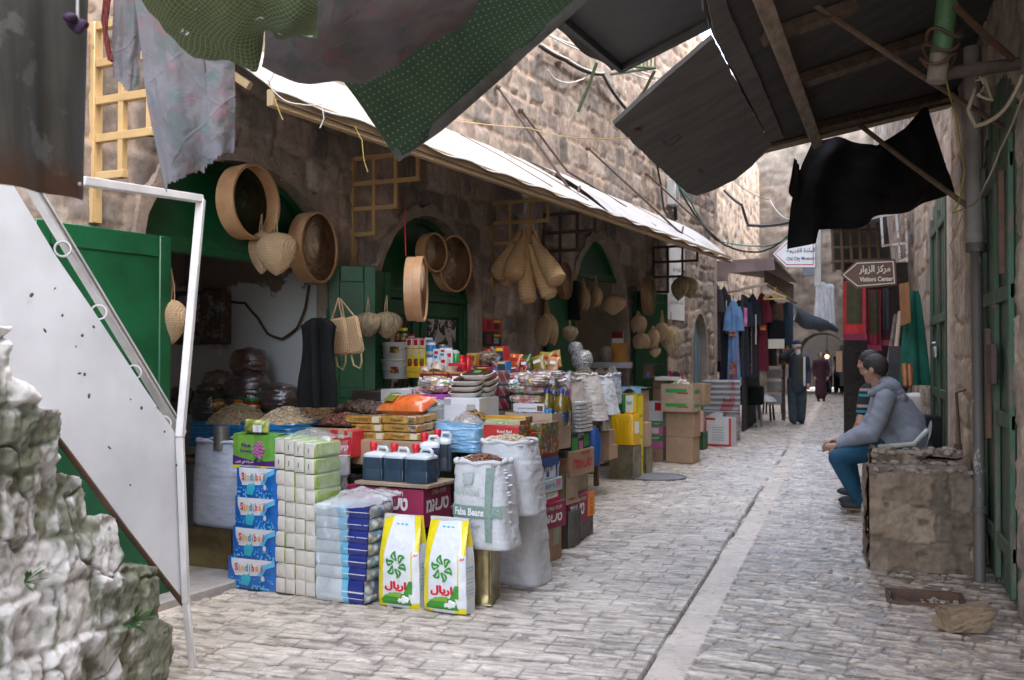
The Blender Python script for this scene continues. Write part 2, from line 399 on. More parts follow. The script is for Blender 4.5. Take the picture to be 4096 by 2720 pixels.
def masonry(name, org, td, nd, L, Hh, res, seed, pal, mortar, ch=(.2, .33), cw=(.22, .5), relief=.035, holes=None, smear=.5, joint=.022, stain=.35, back=0, parent=None, shape=None, streak=1):
    nu, nv = int(L/res)+1, int(Hh/res)+1
    s, z = np.meshgrid(np.linspace(0, L, nu), np.linspace(0, Hh, nv)); s = s.ravel(); z = z.ravel()
    d, R = courses(s, z, L, Hh, ch, cw, seed, joint)
    sm = fbm(s*.9, z*.9, .3, seed+21, 3)*smear
    p = sst(.0+.04*np.maximum(sm, -.1), joint*1.1+.04*np.maximum(sm, 0), d-np.maximum(sm, 0)*.06)
    h = relief*p*(.55+.9*R[0])+(.008*fbm(s*9, z*9, 1, seed+31, 4)+.008*fbm(s*26, z*26, 2, seed+32, 3))*(.5+p)+.02*fbm(s*.7, z*.7, 4, seed+33, 2)
    pa = np.array(pal); k = (R[1]*len(pa)).astype(int) % len(pa)
    st = pa[k]*(.8+.4*R[2])[:, None]*(1+.35*fbm(s*5, z*5, 3, seed+41, 4))[:, None]
    mo = np.array(mortar)[None]*(1+.22*fbm(s*4, z*4, 9, seed+42, 4))[:, None]
    c = mo+(st-mo)*p[:, None]
    sk = fbm(s*3.5, z*.45, 6, seed+51, 4); bl = fbm(s*1.2, z*1.2, 8, seed+52, 4)
    c = c*(1-stain*streak*sst(.1, .55, sk)[:, None])*(1-stain*.8*sst(.15, .6, bl)[:, None])
    c = c*(1-.35*(1-sst(-.01, .012, h-.006))[:, None]*p[:, None])
    if shape is not None: h, z2, s2 = shape(s, z, h)
    else: z2, s2 = z, s
    co = np.array(org)[None]+np.outer(s2, td)+np.outer(h, nd); co[:, 2] += z2
    keep = None
    if holes:
        i, j = np.meshgrid(np.arange(nu-1), np.arange(nv-1)); a = (j*nu+i).ravel(); cs = s[a]+res/2; cz = z[a]+res/2
        keep = ~holes(cs, cz)
    flip = Vector(td).cross(Vector((0, 0, 1))).dot(Vector(nd)) < 0
    f = gridfaces(nu, nv, keep)
    if flip: f = f[:, ::-1]
    return raw(name, co, f, STONE, np.clip(c, .01, 1), parent)
STONE = tonemat('stone')
PAL = [(.34, .28, .235), (.28, .235, .205), (.37, .295, .25), (.24, .21, .19), (.39, .33, .285)]
MORT = (.42, .325, .26)
# ------------------------------------------------------------------ arches in the shop wall: s centre, half width, spring, rise
ARCH = [(5.865, .925, 2.12, .63), (8.27, .86, 1.86, .83), (12.5, .98, 1.95, .98), (17.15, .42, 1.55, .6)]
def archtop(a, s):
    c, hw, zs, ri = a; q = np.clip(np.abs(s-c)/hw, 0, 1); e = 2.0 if ri < .9 else 1.75
    return zs+ri*(1-q**e)**(1/e)
def holes_shop(s, z):
    k = np.zeros(s.shape, bool); s = s+.4
    for a in ARCH: k |= (np.abs(s-a[0]) < a[1]) & (z < archtop(a, s))
    return k | ((s > 16.75) & (z > 6.9))
sw = masonry('shop_wall', WF(0, .4, 0), WT, WN, 17.75, 8.6, .028, 3, PAL, MORT, (.19, .31), (.2, .44), .022, holes_shop, smear=.5)
tag(sw, 'long brown rubble stone wall with green arched shop fronts under the white awning', 'wall')
PLAS = pm('pink_plaster', (.36, .285, .23), .95, .45, 5, 30, .012, .9, c2=(.24, .19, .155))
WHITEWASH = pm('room_whitewash', (.62, .63, .62), .85, .2, 2, 30, .004, .3, c2=(.5, .52, .52), lo=.45, hi=.7)
def archline(a, n=40, grow=0.0, z0=0):
    c, hw, zs, ri = a; pts = [(-hw-grow, z0)]
    for k in range(n+1):
        q = -1+2*k/n; q = math.copysign(abs(q)**.75, q) if abs(q) < 1 else q
        pts.append((q*(hw+grow), float(archtop((0, hw+grow, zs, ri+grow), np.array(q*(hw+grow))))))
    pts.append((hw+grow, z0)); return pts
def wframe(off, s): return Matrix.Translation(WF(off, s)) @ Matrix.Rotation(RZ, 4, 'Z')    # x out of the wall, y along it
def surround(a, name='arch_surround', band=.095, deep=.42, mat=None):
    i = archline(a, 40, 0); o = archline(a, 40, band); n = len(i); vs = []; fs = []
    lay = [(o, .0), (o, .046), (i, .05), (i, -deep)]
    for l, (pl, off) in enumerate(lay):
        for k, (y, z) in enumerate(pl): q = 1+.02*float(fbm(k*.7, l*3.0, 1, 5, 2))*(l < 2); vs.append((off+.012*float(fbm(k*.6, l*2.0, 4, 9, 3)), y*q, z*q))
    for l in range(3):
        for k in range(n-1): q = (l*n+k, l*n+k+1, (l+1)*n+k+1, (l+1)*n+k); fs.append(q)
    b = MB(); b.add(vs, fs, wframe(0, a[0])); return b.build(name, mat or PLAS, sw)
for a in ARCH[:3]: surround(a, deep=.1)
surround(ARCH[3], band=.06, mat=PLAS)
def room(name, s0, s1, deep, h, mat, parent):
    b = MB(); M = wframe(0, 0); x0, x1 = -deep, -.06
    b.add([(x0, s0, 0), (x0, s1, 0), (x0, s1, h), (x0, s0, h)], [(0, 1, 2, 3)], M)
    b.add([(x0, s0, 0), (x1, s0, 0), (x1, s0, h), (x0, s0, h)], [(3, 2, 1, 0)], M); b.add([(x0, s1, 0), (x1, s1, 0), (x1, s1, h), (x0, s1, h)], [(0, 1, 2, 3)], M)
    b.add([(x0, s0, h), (x1, s0, h), (x1, s1, h), (x0, s1, h)], [(0, 1, 2, 3)], M); b.add([(x0, s0, .03), (x1, s0, .03), (x1, s1, .03), (x0, s1, .03)], [(3, 2, 1, 0)], M)
    return b.build(name, mat, parent)
def peeled():
    m, nt, N, L, P = nodes('peeling_whitewash'); v = N.new('ShaderNodeNewGeometry').outputs['Position']
    sp = N.new('ShaderNodeSeparateXYZ'); L.new(v, sp.inputs[0])
    a = N.new('ShaderNodeMath'); a.operation = 'MULTIPLY_ADD'; L.new(noise(nt, v, 3.2, 8, .62), a.inputs[0]); a.inputs[1].default_value = .9; L.new(sp.outputs['Z'], a.inputs[2])
    k = ramp(nt, a.outputs[0], [(.0, (0, 0, 0)), (1, (1, 1, 1))]); k.node.color_ramp.elements[0].position = 0
    mr = N.new('ShaderNodeMapRange'); mr.inputs[1].default_value = 2.44; mr.inputs[2].default_value = 2.47; L.new(a.outputs[0], mr.inputs[0])
    w = mixc(nt, noise(nt, v, 2, 5), (.66, .68, .68), (.5, .52, .52)); d = mixc(nt, noise(nt, v, 9, 5), (.25, .19, .15), (.16, .13, .11))
    L.new(mixc(nt, mr.outputs[0], w, d), P.inputs['Base Color']); P.inputs['Roughness'].default_value = .85
    L.new(bump(nt, mr.outputs[0], .6, .006, bump(nt, noise(nt, v, 25, 4), .3, .006)), P.inputs['Normal']); return m
room('shop_room', 4.2, 6.9, 1.55, 2.95, peeled(), sw)
room('shop_room', 11.0, 13.8, 1.7, 3.05, pm('room_cream', (.42, .36, .28), .85, .3, 2, 30, .004, .3), sw)
b = MB(); b.box(-.5, -.34, 16.6, 17.7, 0, 2.4, 0, wframe(0, 0)); b.box(-.6, -.44, 7.3, 9.3, 0, 2.9, 0, wframe(0, 0)); b.build('wall_backing', PLAS, sw)
# ------------------------------------------------------------------ green joinery
GREEN = pm('green_paint', (.008, .098, .036), .38, .3, 2.5, 45, .002, .35, c2=(.004, .058, .019), spec=.5)
GREEN2 = worn('green_worn', (.03, .12, .05), (.16, .17, .13), .45, 5, .6, .3, (1, 1, 3))
def tympanum(a, zl, name, label, off=-.1, mould=True, mat=None):
    c, hw, zs, ri = a; t = thing(name, label, 'arch panel', WF(off, c), RZ)
    p = [(y*.985, z-.012) for y, z in archline(a, 40) if z > zl]
    p = [(-hw*.985, zl)]+[q for q in p if q[1] > zl+.01 and abs(q[0]) < hw*.984]+[(hw*.985, zl)]
    yz = lambda q, x: (x, q[0], q[1]); n = len(p)
    b = MB(); b.add([yz(q, 0) for q in p], [tuple(range(n))[::-1]]); b.build('panel', mat or GREEN, t, False)
    f = MB(); g = [(q[0]*.9, zl+.09+(q[1]-zl)*.87-.05) for q in p]
    vs = [yz(q, .0) for q in p]+[yz(q, .04) for q in p]+[yz(q, .04) for q in g]+[yz(q, .005) for q in g]
    f.add(vs, [(l*n+k, l*n+(k+1) % n, (l+1)*n+(k+1) % n, (l+1)*n+k) for l in range(3) for k in range(n)])
    f.build('moulding', mat or GREEN, t, False)
    b = MB(); b.box(-.05, .05, -hw*.985, hw*.985, zl-.06, zl+.001, .006); b.build('lintel_bar', mat or GREEN, t)
    return t
tympanum(ARCH[0], 2.16, 'arch_panel', 'big green arch panel above the open shop front behind the round sieves')
tympanum(ARCH[1], 2.0, 'arch_panel', 'dark green arch panel above the closed green doors with torn posters')
tympanum(ARCH[2], 2.48, 'arch_panel', 'faded green arch panel above the far open shop front')
def leaf(name, label, loc, rz, w, h, mat=None, panels=((.06, .52), (.56, .94)), top=None, th=.045, group=None, hinge=True):
    """door leaf: x along the leaf from the hinge, front -y"""
    t = thing(name, label, 'door', loc, rz, group); mat = mat or GREEN
    b = MB(); b.box(0, w, -.012, .012, 0, h, .002); b.build('panel', mat, t)
    f = MB(); sw_ = .09
    f.box(0, sw_, -th/2, th/2, 0, h, .006); f.box(w-sw_, w, -th/2, th/2, 0, h, .006)
    zs = [0]+[q for p in panels for q in (p[0]*h, p[1]*h)]+[h]
    for k in range(0, len(zs), 2): f.box(sw_+.002, w-sw_-.002, -th/2+.003, th/2-.003, zs[k], zs[k+1], .006)
    f.build('frame', mat, t)
    if hinge:
        for z in (.18*h, .82*h): g = MB(); g.tube([(0, -th/2-.008, z-.05), (0, -th/2-.008, z+.05)], .011, 8); g.box(0, .07, -th/2-.006, -th/2+.001, z-.03, z+.03, .001); g.build('hinge', mat, t)
    return t
leaf('door_leaf', 'wide green door leaf folded back against the wall beside the white stair panel', WF(.16, 5.02, .03), RZ-pi/2, .93, 2.12)
leaf('door_leaf', 'second green door leaf folded behind the wide one, left of it', WF(.07, 4.2, .03), RZ-pi/2-.25, .5, 2.12)
leaf('door_leaf', 'green door leaf behind the knitted back scrubbers', WF(.09, 6.92, .03), RZ+pi/2, .58, 2.1)
leaf('door_leaf', 'narrow green door leaf standing ajar beside the black hanging coats', WF(.02, 6.77, .03), RZ+pi/2-.95, .36, 2.1)
leaf('door_leaf', 'left green door leaf of the far open shop behind the scrubber pads', WF(.09, 11.5, .03), RZ-pi/2, .82, 2.22)
leaf('door_leaf', 'right green door leaf of the far shop carrying a pale round sieve', WF(.12, 13.55, .03), RZ+pi/2-.12, 1.05, 2.3)
# closed doors of the second arch, with the remains of posters
POSTER = None
def torn():
    m, nt, N, L, P = nodes('torn_poster'); v = coords(nt)
    k = ramp(nt, noise(nt, v, 7, 5, .55, .8), [(.5, (0, 0, 0)), (.52, (1, 1, 1))]); g = ramp(nt, noise(nt, v, 30, 5), [(.5, (0, 0, 0)), (.6, (1, 1, 1))])
    dkc = mixc(nt, g, (.02, .02, .02), (.06, .10, .08)); L.new(mixc(nt, k, dkc, (.5, .47, .43)), P.inputs['Base Color']); P.inputs['Roughness'].default_value = .7
    return m
POSTER = torn()
t = thing('double_door', 'closed green double door with black torn posters', 'door', WF(-.12, 8.27, .02), RZ)
for sg in (-1, 1):
    b = MB(); b.box(-.02, .02, min(0, sg*.84)+.004*(sg > 0), max(0, sg*.84)-.004*(sg < 0), 0, 1.93, .004); lf = b.build('leaf', GREEN, t)
    f = MB(); y0, y1 = sorted((sg*.02, sg*.83))
    for (p, q) in ((y0, y0+.1), (y1-.1, y1)): f.box(.021, .05, p, q, 0, 1.93, .006)
    for z in (0, .85, 1.78): f.box(.021, .048, y0+.102, y1-.102, z, z+.13, .006)
    f.build('rail', GREEN, lf)
    y0, y1 = sorted((sg*.16, sg*.68)); b = MB(); b.box(.021, .028, y0, y1, 1.0, 1.76, .001); b.build('poster', POSTER, lf)
b = MB(); b.box(.022, .06, -.86, -.80, 0, 2.0, .006); b.box(.022, .06, .80, .86, 0, 2.0, .006); b.build('frame', GREEN, t)
b = MB(); b.box(.04, .07, .44, .5, 1.05, 1.25, .004); b.build('hinge', GREEN, t)
# blue grey arched door past the awning
t = thing('arched_door', 'small blue grey arched plank door in the stone wall past the awning', 'door', WF(-.1, 17.15, .02), RZ)
BLUE = worn('blue_grey_paint', (.16, .22, .25), (.4, .38, .34), .6, 4, .64, .3, (1, 1, .4))
pl = archline(ARCH[3], 30)
b = MB(); p = [(y*.98, max(0, z-.03)) for y, z in pl]; n = len(p)
b.add([(.0, y, z) for y, z in p]+[(.04, y, z) for y, z in p], [tuple(range(n, 2*n))[::-1]]+[(k, k+1, k+1+n, k+n) for k in range(n-1)]); b.build('leaf', BLUE, t, False)
b = MB()
for y in (-.28, 0, .28): b.box(.041, .058, y-.02, y+.02, .1, 1.9 if y == 0 else 1.75, .004)
b.box(.041, .06, -.38, .38, .2, .3, .004); b.build('batten', BLUE, t)
b = MB(); b.box(.042, .07, -.2, -.14, .95, 1.1, .004); b.build('lock', pm('dark_iron', (.03, .028, .026), .5, .3, 20, 60, .002, .4, metal=.6), t)
# ================================================================== paving
def paving(x, y):
    """height and tone of the street at x, y"""
    h = np.zeros_like(x); c = np.zeros((len(x), 3))
    left = x < -.885; strip = (x >= -.885) & (x < -.69)
    ang = np.where(left, math.radians(-1.5), math.radians(10)); X = x*np.cos(ang)-y*np.sin(ang)+40; Y = x*np.sin(ang)+y*np.cos(ang)+10
    d, R = courses(X, Y, 90, 60, (.13, .155), (.2, .42), 77, .004, .0015, .002)
    p = sst(.001, .0105, d)
    rough = fbm(X*10, Y*26, 1, 5, 4); ridg = fbm(X*19, Y*44, 4, 8, 3)
    rt = sst(-.95, -.3, x); crat = sst(.10, .30, fbm(X*9, Y*34, 7, 12, 3)+.22*rt-.30+.42*(1-sst(.004, .035, d))); h1 = -.009*(1-p)+.004*rough*p+.004*ridg*p*(1+rt)-.013*crat*p+.005*(R[0]-.5)
    pit = sst(.08, .4, -ridg-.4*rough)
    tone = (.88+.22*R[1])*(1+.09*fbm(X*3, Y*3, 2, 9, 4))*(1+.14*fbm(x*.5, y*.5, 5, 10, 3))
    base = np.array([.635, .56, .475])[None]*tone[:, None]; warm = np.array([.54, .42, .32])[None]*tone[:, None]
    wr = sst(-.4, .5, x+.25*fbm(x*1.5, y*1.5, 1, 4, 3))[:, None]; base = base*(1-wr*.75)+warm*wr*.75
    c1 = base*(1-.7*(1-p))[:, None]*(1-.12*pit)[:, None]*(1-.42*crat)[:, None]*(1-.10*sst(.0, .5, -rough))[:, None]
    q, R2 = courses(y+9, np.full_like(x, .5), 60, 2, (2.5, 3), (.42, .62), 31, .004, .0, .001)
    ps = sst(.0, .006, q)
    c2 = np.array([.66, .58, .49])[None]*(.85+.3*R2[1])[:, None]*(1+.14*fbm(x*6, y*6, 3, 2, 4))[:, None]*(1-.5*(1-ps))[:, None]; h2 = .002*fbm(x*12, y*12, 1, 3, 3)-.004*(1-ps)
    h = np.where(strip, h2, h1); c = np.where(strip[:, None], c2, c1)
    sl_ = np.abs(x+.885+.006*fbm(y*2, x*0, 1, 3, 2)) < .009; h = np.where(sl_, -.035, h); c = np.where(sl_[:, None], .03, c)
    wall_side_tone = sst(.25, .95, x-.35+.3*fbm(x*3, y*3, 7, 14, 3))[:, None]; c = c*(1-.35*wall_side_tone)  # tone gets darker towards the right wall
    return h, np.clip(c, .01, 1)
PAVE = tonemat('paving_stone', .5, 75, .8, .004, .6, rlo=.2, mott=.84)
def pave(x0, x1, y0, y1, rx, ry):
    nu, nv = int((x1-x0)/rx)+1, int((y1-y0)/ry)+1
    x, y = np.meshgrid(np.linspace(x0, x1, nu), np.linspace(y0, y1, nv)); x = x.ravel(); y = y.ravel(); h, c = paving(x, y)
    i, j = np.meshgrid(np.arange(nu-1), np.arange(nv-1)); a = (j*nu+i).ravel(); cx = x[a]+rx/2; cy = y[a]+ry/2
    keep = ~((cx > .24) & (cx < .63) & (cy > 6.27) & (cy < 6.58))
    return np.stack([x, y, h], 1), gridfaces(nu, nv, keep), c
A1 = pave(-3.6, 1.1, 3.4, 7.6, .0095, .0085); A1b = pave(-4.4, 1.1, 7.6, 11, .014, .012); A0 = pave(-4.5, -3.6, 3.4, 7.6, .05, .05); A2 = pave(-4.3, 1.1, 11, 17, .024, .018); A3 = pave(-4.3, 1.6, 17, 44, .06, .05)
AA = [A1, A1b, A0, A2, A3]; off_ = np.cumsum([0]+[len(a[0]) for a in AA]); st_ = raw('street_paving', np.concatenate([a[0] for a in AA]), np.concatenate([a[1]+o for a, o in zip(AA, off_)]), PAVE, np.concatenate([a[2] for a in AA])); structure(st_)
b = MB(); b.add([(-400, -400, -.09), (400, -400, -.09), (400, 400, -.09), (-400, 400, -.09)], [(0, 1, 2, 3)]); structure(b.build('ground', pm('bare_ground', (.3, .26, .22), .9), None))
DIRT = pm('pit_dirt', (.2, .15, .11), .95, .4, 12, 60, .01, 1)
IRON = pm('rusty_iron', (.09, .06, .045), .7, .5, 12, 60, .003, .6, c2=(.16, .075, .04), metal=.3)
t = thing('drain_pit', 'open square drain pit with iron rim and rubble in the paving', 'drain', (.435, 6.425, 0))
b = MB(); b.grid(lambda i, j: (-.2+.4*i, -.16+.32*j, -.05+.02*float(fbm(i*6, j*6, 1, 5, 3))), 18, 16); b.build('pit_bed', DIRT, t)
b = MB()
for x0, x1, y0, y1 in ((-.22, .22, -.175, -.155), (-.22, .22, .155, .175), (-.22, -.2, -.153, .153), (.2, .22, -.153, .153)): b.box(x0, x1, y0, y1, -.07, .012, .003)
b.build('rim', IRON, t)
b = MB()
for k in range(60):
    r = rnd.uniform(.006, .02); b.ball((rnd.uniform(-.05, .18), rnd.uniform(-.14, .14), -.04+r*.5), (r, r*rnd.uniform(.6, 1), r*.6), 6, 4)
b.build('rubble', island('rubble_bits', [(.45, .4, .35), (.3, .22, .16), (.5, .3, .18), (.25, .2, .17)], .9), t)['kind'] = 'stuff'
MAN = pm('cast_iron_cover', (.22, .23, .24), .6, .3, 10, 40, .004, .8, metal=.2)
for (u, v, rad, lab) in ((656, 477, .36, 'round grey manhole cover in the paving beside the yellow jerrycan'), (870, 444, .3, 'small far manhole cover in the paving near the two seated men')):
    p = G(u, v); t = thing('manhole_cover', lab, 'manhole cover', (p.x, p.y, .002)); b = MB(); b.lathe([(rad*.9, -.02), (rad*.9, .008), (rad*.55, .009), (rad*.5, .013), (0, .013)], 40); b.build('lid', MAN, t); b = MB(); b.lathe([(rad, -.02), (rad, .012), (rad*.92, .012), (rad*.91, .0)], 40); b.build('rim', MAN, t)
# threshold step of the first shop
STEP = pm('step_stone', (.36, .34, .32), .75, .25, 6, 40, .006, .6)
b = MB(); b.box(-.3, .32, 4.75, 7.0, -.02, .05, .012, wframe(0, 0)); tag(b.build('threshold_step', STEP), 'low grey stone step at the first shop threshold', 'step')
# ================================================================== right hand side
RT, RN = Vector((0, 1, 0)), Vector((-1, 0, 0))
RDOOR = [(6.2, 7.5, 3.0), (9.95, 11.8, 3.2)]
def holes_r(s, z):
    y = s+3; k = np.zeros(s.shape, bool)
    for y0, y1, h in RDOOR: k |= (y > y0) & (y < y1) & (z < h+.35*np.sqrt(np.clip(1-((y-(y0+y1)/2)/((y1-y0)/2))**2, 0, 1))-.2)
    return k
rw = masonry('right_wall', (.93, 3, 0), RT, RN, 12, 9.5, .03, 12, [(.40, .33, .27), (.34, .28, .23), (.45, .36, .28)], (.46, .34, .24), (.26, .42), (.3, .6), .024, holes_r, smear=.3)
tag(rw, 'high stone wall with worn green doors along the right side of the lane', 'wall')
ROLD = worn('old_green_planks', (.045, .10, .055), (.11, .09, .07), .6, 6, .52, .5, (3, 3, .35))
b = MB(); b.box(1.25, 1.4, -6, 15, 0, 9.5, 0); b.build('wall_backing', PLAS, rw)
def olddoor(y0, y1, h, lab, inset):
    t = thing('plank_door', lab, 'door', (.93+inset, (y0+y1)/2, .02)); w = y1-y0
    n = max(3, int(w/.16))
    b = MB()
    for k in range(n):
        a0 = -w/2+w*k/n; a1 = -w/2+w*(k+1)/n-.008
        q = max(abs(a0), abs(a1))/(w/2); top = h-.2+.35*math.sqrt(max(0, 1-(min(.99, q))**2))
        b.box(-.02+.006*(k % 2), .02, a0, a1, 0, top, .006)
    b.build('planks', ROLD, t)
    b = MB()
    for z in (.25, 1.0, 1.75, h-.5): b.box(-.05, -.021, -w/2+.03, w/2-.03, z, z+.09, .006)
    for y in (-w/2+.03, -.03, w/2-.09): b.box(-.058, -.022, y, y+.06, .05, h-.3, .006)
    b.build('frame', ROLD, t); return t
t = olddoor(6.2, 7.5, 3.0, 'near worn green plank door with a rusty lock box on the right wall', -.005)
b = MB(); b.box(-.1, -.06, -.2, -.02, 1.25, 1.5, .006); b.build('lock_box', pm('brown_box', (.07, .035, .025), .6, .3, 8, 60, .002, .4), t)
b = MB(); b.tube([(-.07, -.3, 1.72), (-.1, -.3, 1.72), (-.1, -.2, 1.72)], .006); b.build('latch', IRON, t)
b = MB(); b.box(-.09, -.055, .1, .16, .9, 1.6, .004); b.box(-.09, -.055, -.5, -.45, 1.9, 2.5, .004); b.build('strap', IRON, t)
t = olddoor(9.95, 11.8, 3.2, 'far worn green plank door with a padlock behind the seated man', -.01)
b = MB(); b.tube([(-.08, -.1, 1.55), (-.1, -.1, 1.55), (-.1, .05, 1.55)], .012); b.box(-.1, -.06, -.1, -.02, 1.4, 1.52, .01); b.build('padlock', pm('steel_dull', (.4, .4, .4), .4, .2, 20, 60, .002, .3, metal=.9), t)
# lime plaster pier between the doors
b = MB(); b.box(.885, 1.0, 7.56, 7.8, 0, 3.0, .02); b.box(.87, 1.0, 9.62, 9.9, 0, 3.4, .02); b.build('plaster_jamb', pm('lime_plaster', (.55, .45, .37), .9, .35, 6, 30, .01, .8), rw)
b = MB(); b.tube([(.86, 8.55, .35), (.82, 8.6, 1.15), (.9, 8.62, 1.18)], .012); b.tube([(.86, 8.58, .0), (.83, 8.6, .75)], .03); tag(b.build('iron_rod', IRON), 'bent iron rod leaning on the wall by the far green door', 'rod')
# downpipe
PIPE = worn('grey_pipe', (.10, .085, .075), (.36, .31, .26), .6, 5, .62, .2, (1, 1, .5))
pt = G(982, 581); top = XP(957, 95, .80)
t = thing('downpipe', 'long grey drain pipe running down the right wall beside the masonry block', 'pipe', (0, 0, 0))
b = MB(); b.tube([(.80, 7.02, 0), (.81, 7.1, .7), (.82, 7.25, 1.9), (.83, 7.38, 2.15)], .036, 14); b.build('pipe', PIPE, t)
b = MB(); b.tube([(.83, 7.38, 2.15), (.84, 7.5, 2.7), (.84, 7.6, 3.6)], .055, 14); b.build('upper_pipe', pm('pale_pipe', (.3, .27, .25), .6, .3), t)
b = MB(); b.lathe([(.036, -.02), (.048, -.02), (.048, .02), (.036, .02)], 14, Matrix.Translation((.805, 7.07, .45))); b.build('collar', PIPE, t); b = MB(); b.lathe([(.05, -.03), (.066, -.03), (.066, .03), (.05, .03)], 14, Matrix.Translation((.832, 7.39, 2.18))); b.build('collar', PIPE, t)
# masonry block with broken mortar top
def blk(seed, x0, x1, y0, y1, h, parent, name, rag=.03):
    m = MB()
    bp = [(.28, .205, .145), (.25, .18, .128), (.30, .225, .165), (.23, .165, .12)]
    for (o, td, nd, L_) in (((x0, y0, 0), (1, 0, 0), (0, -1, 0), x1-x0), ((x0, y1, 0), (0, -1, 0), (-1, 0, 0), y1-y0), ((x1, y1, 0), (-1, 0, 0), (0, 1, 0), x1-x0)):
        masonry(name+'_face', o, td, nd, L_, h, .011, seed, bp, (.15, .115, .085), (.2, .24), (.28, .5), .014, None, .08, .007, .3, 0, parent, lambda s, z, q: (np.clip(q, -.03, .05)+.012*fbm(s*14, z*14, 2, seed, 3), z+(z > h-.012)*rag*fbm(s*9, s*0, 3, seed+2, 4), s))
    m.grid(lambda i, j: (x0+(x1-x0)*i, y0+(y1-y0)*j, h+rag*1.2*float(fbm(i*(x1-x0)*9+x0*5, j*9*(y1-y0)+y0*5, 3, seed+2, 4))-.01), 40, 24)
    return m.build(name, pm('block_stone', (.25, .185, .13), .95, .35, 5, 45, .012, .9, c2=(.18, .14, .11)), parent)
t = thing('masonry_block', 'waist high grey brown masonry block with broken mortar top by the drain pipe', 'stone block', (0, 0, 0))
blk(5, .14, .80, 7.2, 7.85, .66, t, 'block'); blk(9, .17, .84, 7.87, 8.5, .71, t, 'rear_block', .045)
b = MB()
for k in range(70):
    r = rnd.uniform(.012, .035); yy = rnd.choice([7.25, 7.4, 7.8, 7.9, 8.0, 8.3]); b.ball((rnd.uniform(.18, .8), yy+rnd.uniform(-.04, .04), (.66 if yy < 7.86 else .72)+r*.2), (r*1.4, r, r*.7), 7, 5, R=Matrix.Rotation(rnd.random()*3, 3, 'Z'))
b.build('mortar_lumps', pm('mortar_crust', (.40, .33, .27), .95, .3, 20, 60, .01, 1), t)['kind'] = 'stuff'
def rock(name, label, loc, r, seed, mat, rz=0, ang=20, e=3):
    m = MB()
    def fn(i, j):
        a = 2*pi*i; t = pi*j; c, s_ = math.cos(a)*math.sin(t), math.sin(a)*math.sin(t); z = math.cos(t)
        k = (abs(c)**e+abs(s_)**e+abs(z)**e)**(-1/e); q = 1+.16*float(fbm(c*1.5+seed, s_*1.5, z*1.5, seed, 4))
        return (c*k*r[0]*q, s_*k*r[1]*q, max(-r[2]*.9, z*k*r[2]*q)+r[2]*.9)
    m.grid(fn, 36, 22); o = m.build(name, mat, None, True, ang); at(o, loc, rz); return tag(o, label, 'stone')
def crag(label, loc, r, seed, mat, rz=0):
    import bmesh
    q = random.Random(seed); bm = bmesh.new()
    for k in range(13):
        v = Vector(((k & 1)*2-1, (k >> 1 & 1)*2-1, (k >> 2 & 1)*2-1))*1.0 if k < 8 else Vector((q.uniform(-1, 1), q.uniform(-1, 1), q.choice((-1, 1.1)))); v = Vector((v.x*q.uniform(.6, 1.08), v.y*q.uniform(.55, 1.08), v.z*q.uniform(.6, 1))); v.z = max(v.z, -.75); bm.verts.new((v.x*r[0], v.y*r[1], (v.z+.75)*r[2]))
    bmesh.ops.convex_hull(bm, input=bm.verts); bmesh.ops.bevel(bm, geom=bm.edges[:], offset=.006, segments=2, affect='EDGES'); bmesh.ops.triangulate(bm, faces=bm.faces)
    bmesh.ops.subdivide_edges(bm, edges=bm.edges[:], cuts=4, use_grid_fill=True)
    for v in bm.verts: v.co += v.co.normalized()*(.016*float(fbm(v.co.x*14+seed, v.co.y*14, v.co.z*14, seed, 3))+.006*float(fbm(v.co.x*60, v.co.y*60, v.co.z*60, seed, 2)))
    me = bpy.data.meshes.new('loose_stone'); bm.to_mesh(me); bm.free(); me.materials.append(mat); o = bpy.data.objects.new('loose_stone', me); COL.objects.link(o); at(o, loc, rz); return tag(o, label, 'stone')
crag('loose tan stone lying on the paving beside the drain pit', G(965, 631), (.135, .085, .08), 4, pm('tan_stone', (.30, .205, .125), .95, .4, 7, 50, .01, 1), .25)
# ================================================================== far end of the lane
PALF = [(.25, .205, .165), (.21, .175, .145), (.28, .235, .19)]
w2 = masonry('lane_wall', (-3.1, 17, 0), (0, 1, 0), (1, 0, 0), 21, 8.3, .07, 23, [(.40, .33, .27), (.34, .28, .24)], (.42, .33, .26), (.25, .4), (.3, .6), .05); tag(w2, 'stone house wall beyond the clothes stall, left of the lane', 'wall')
b = MB(); e0 = WF(0, 18.14); b.box(-2.6, 0, 0, .3, 0, 6.9, 0, Matrix.Translation(e0) @ Matrix.Rotation(RZ, 4, 'Z')); b.build('wall_end', PLAS, sw)
def holes_t(s, z): x = s-7; return (np.abs(x+.86) < .9) & (z < 1.35+.92*np.sqrt(np.clip(1-((x+.86)/.9)**2, 0, 1)))
w3 = masonry('tunnel_house', (-7, 38, 0), (1, 0, 0), (0, -1, 0), 14, 12, .09, 29, PALF, (.27, .22, .175), (.3, .45), (.35, .7), .05, holes_t); tag(w3, 'pale stone house bridging the lane over a low tunnel arch', 'building')
i = [(-.9+1.8*k/24, 1.35+.92*math.sqrt(max(0, 1-(-1+2*k/24)**2))) for k in range(25)]; i = [(-.9, 0)]+i+[(.9, 0)]
b = MB(); n = len(i); b.add([(x-.86, 37.95, z) for x, z in i]+[(x-.86, 42, z) for x, z in i], [(k, k+1, k+1+n, k+n) for k in range(n-1)]); b.build('tunnel_vault', pm('vault_stone', (.2, .16, .13), .95, .4, 3, 20, .02, .8), w3)
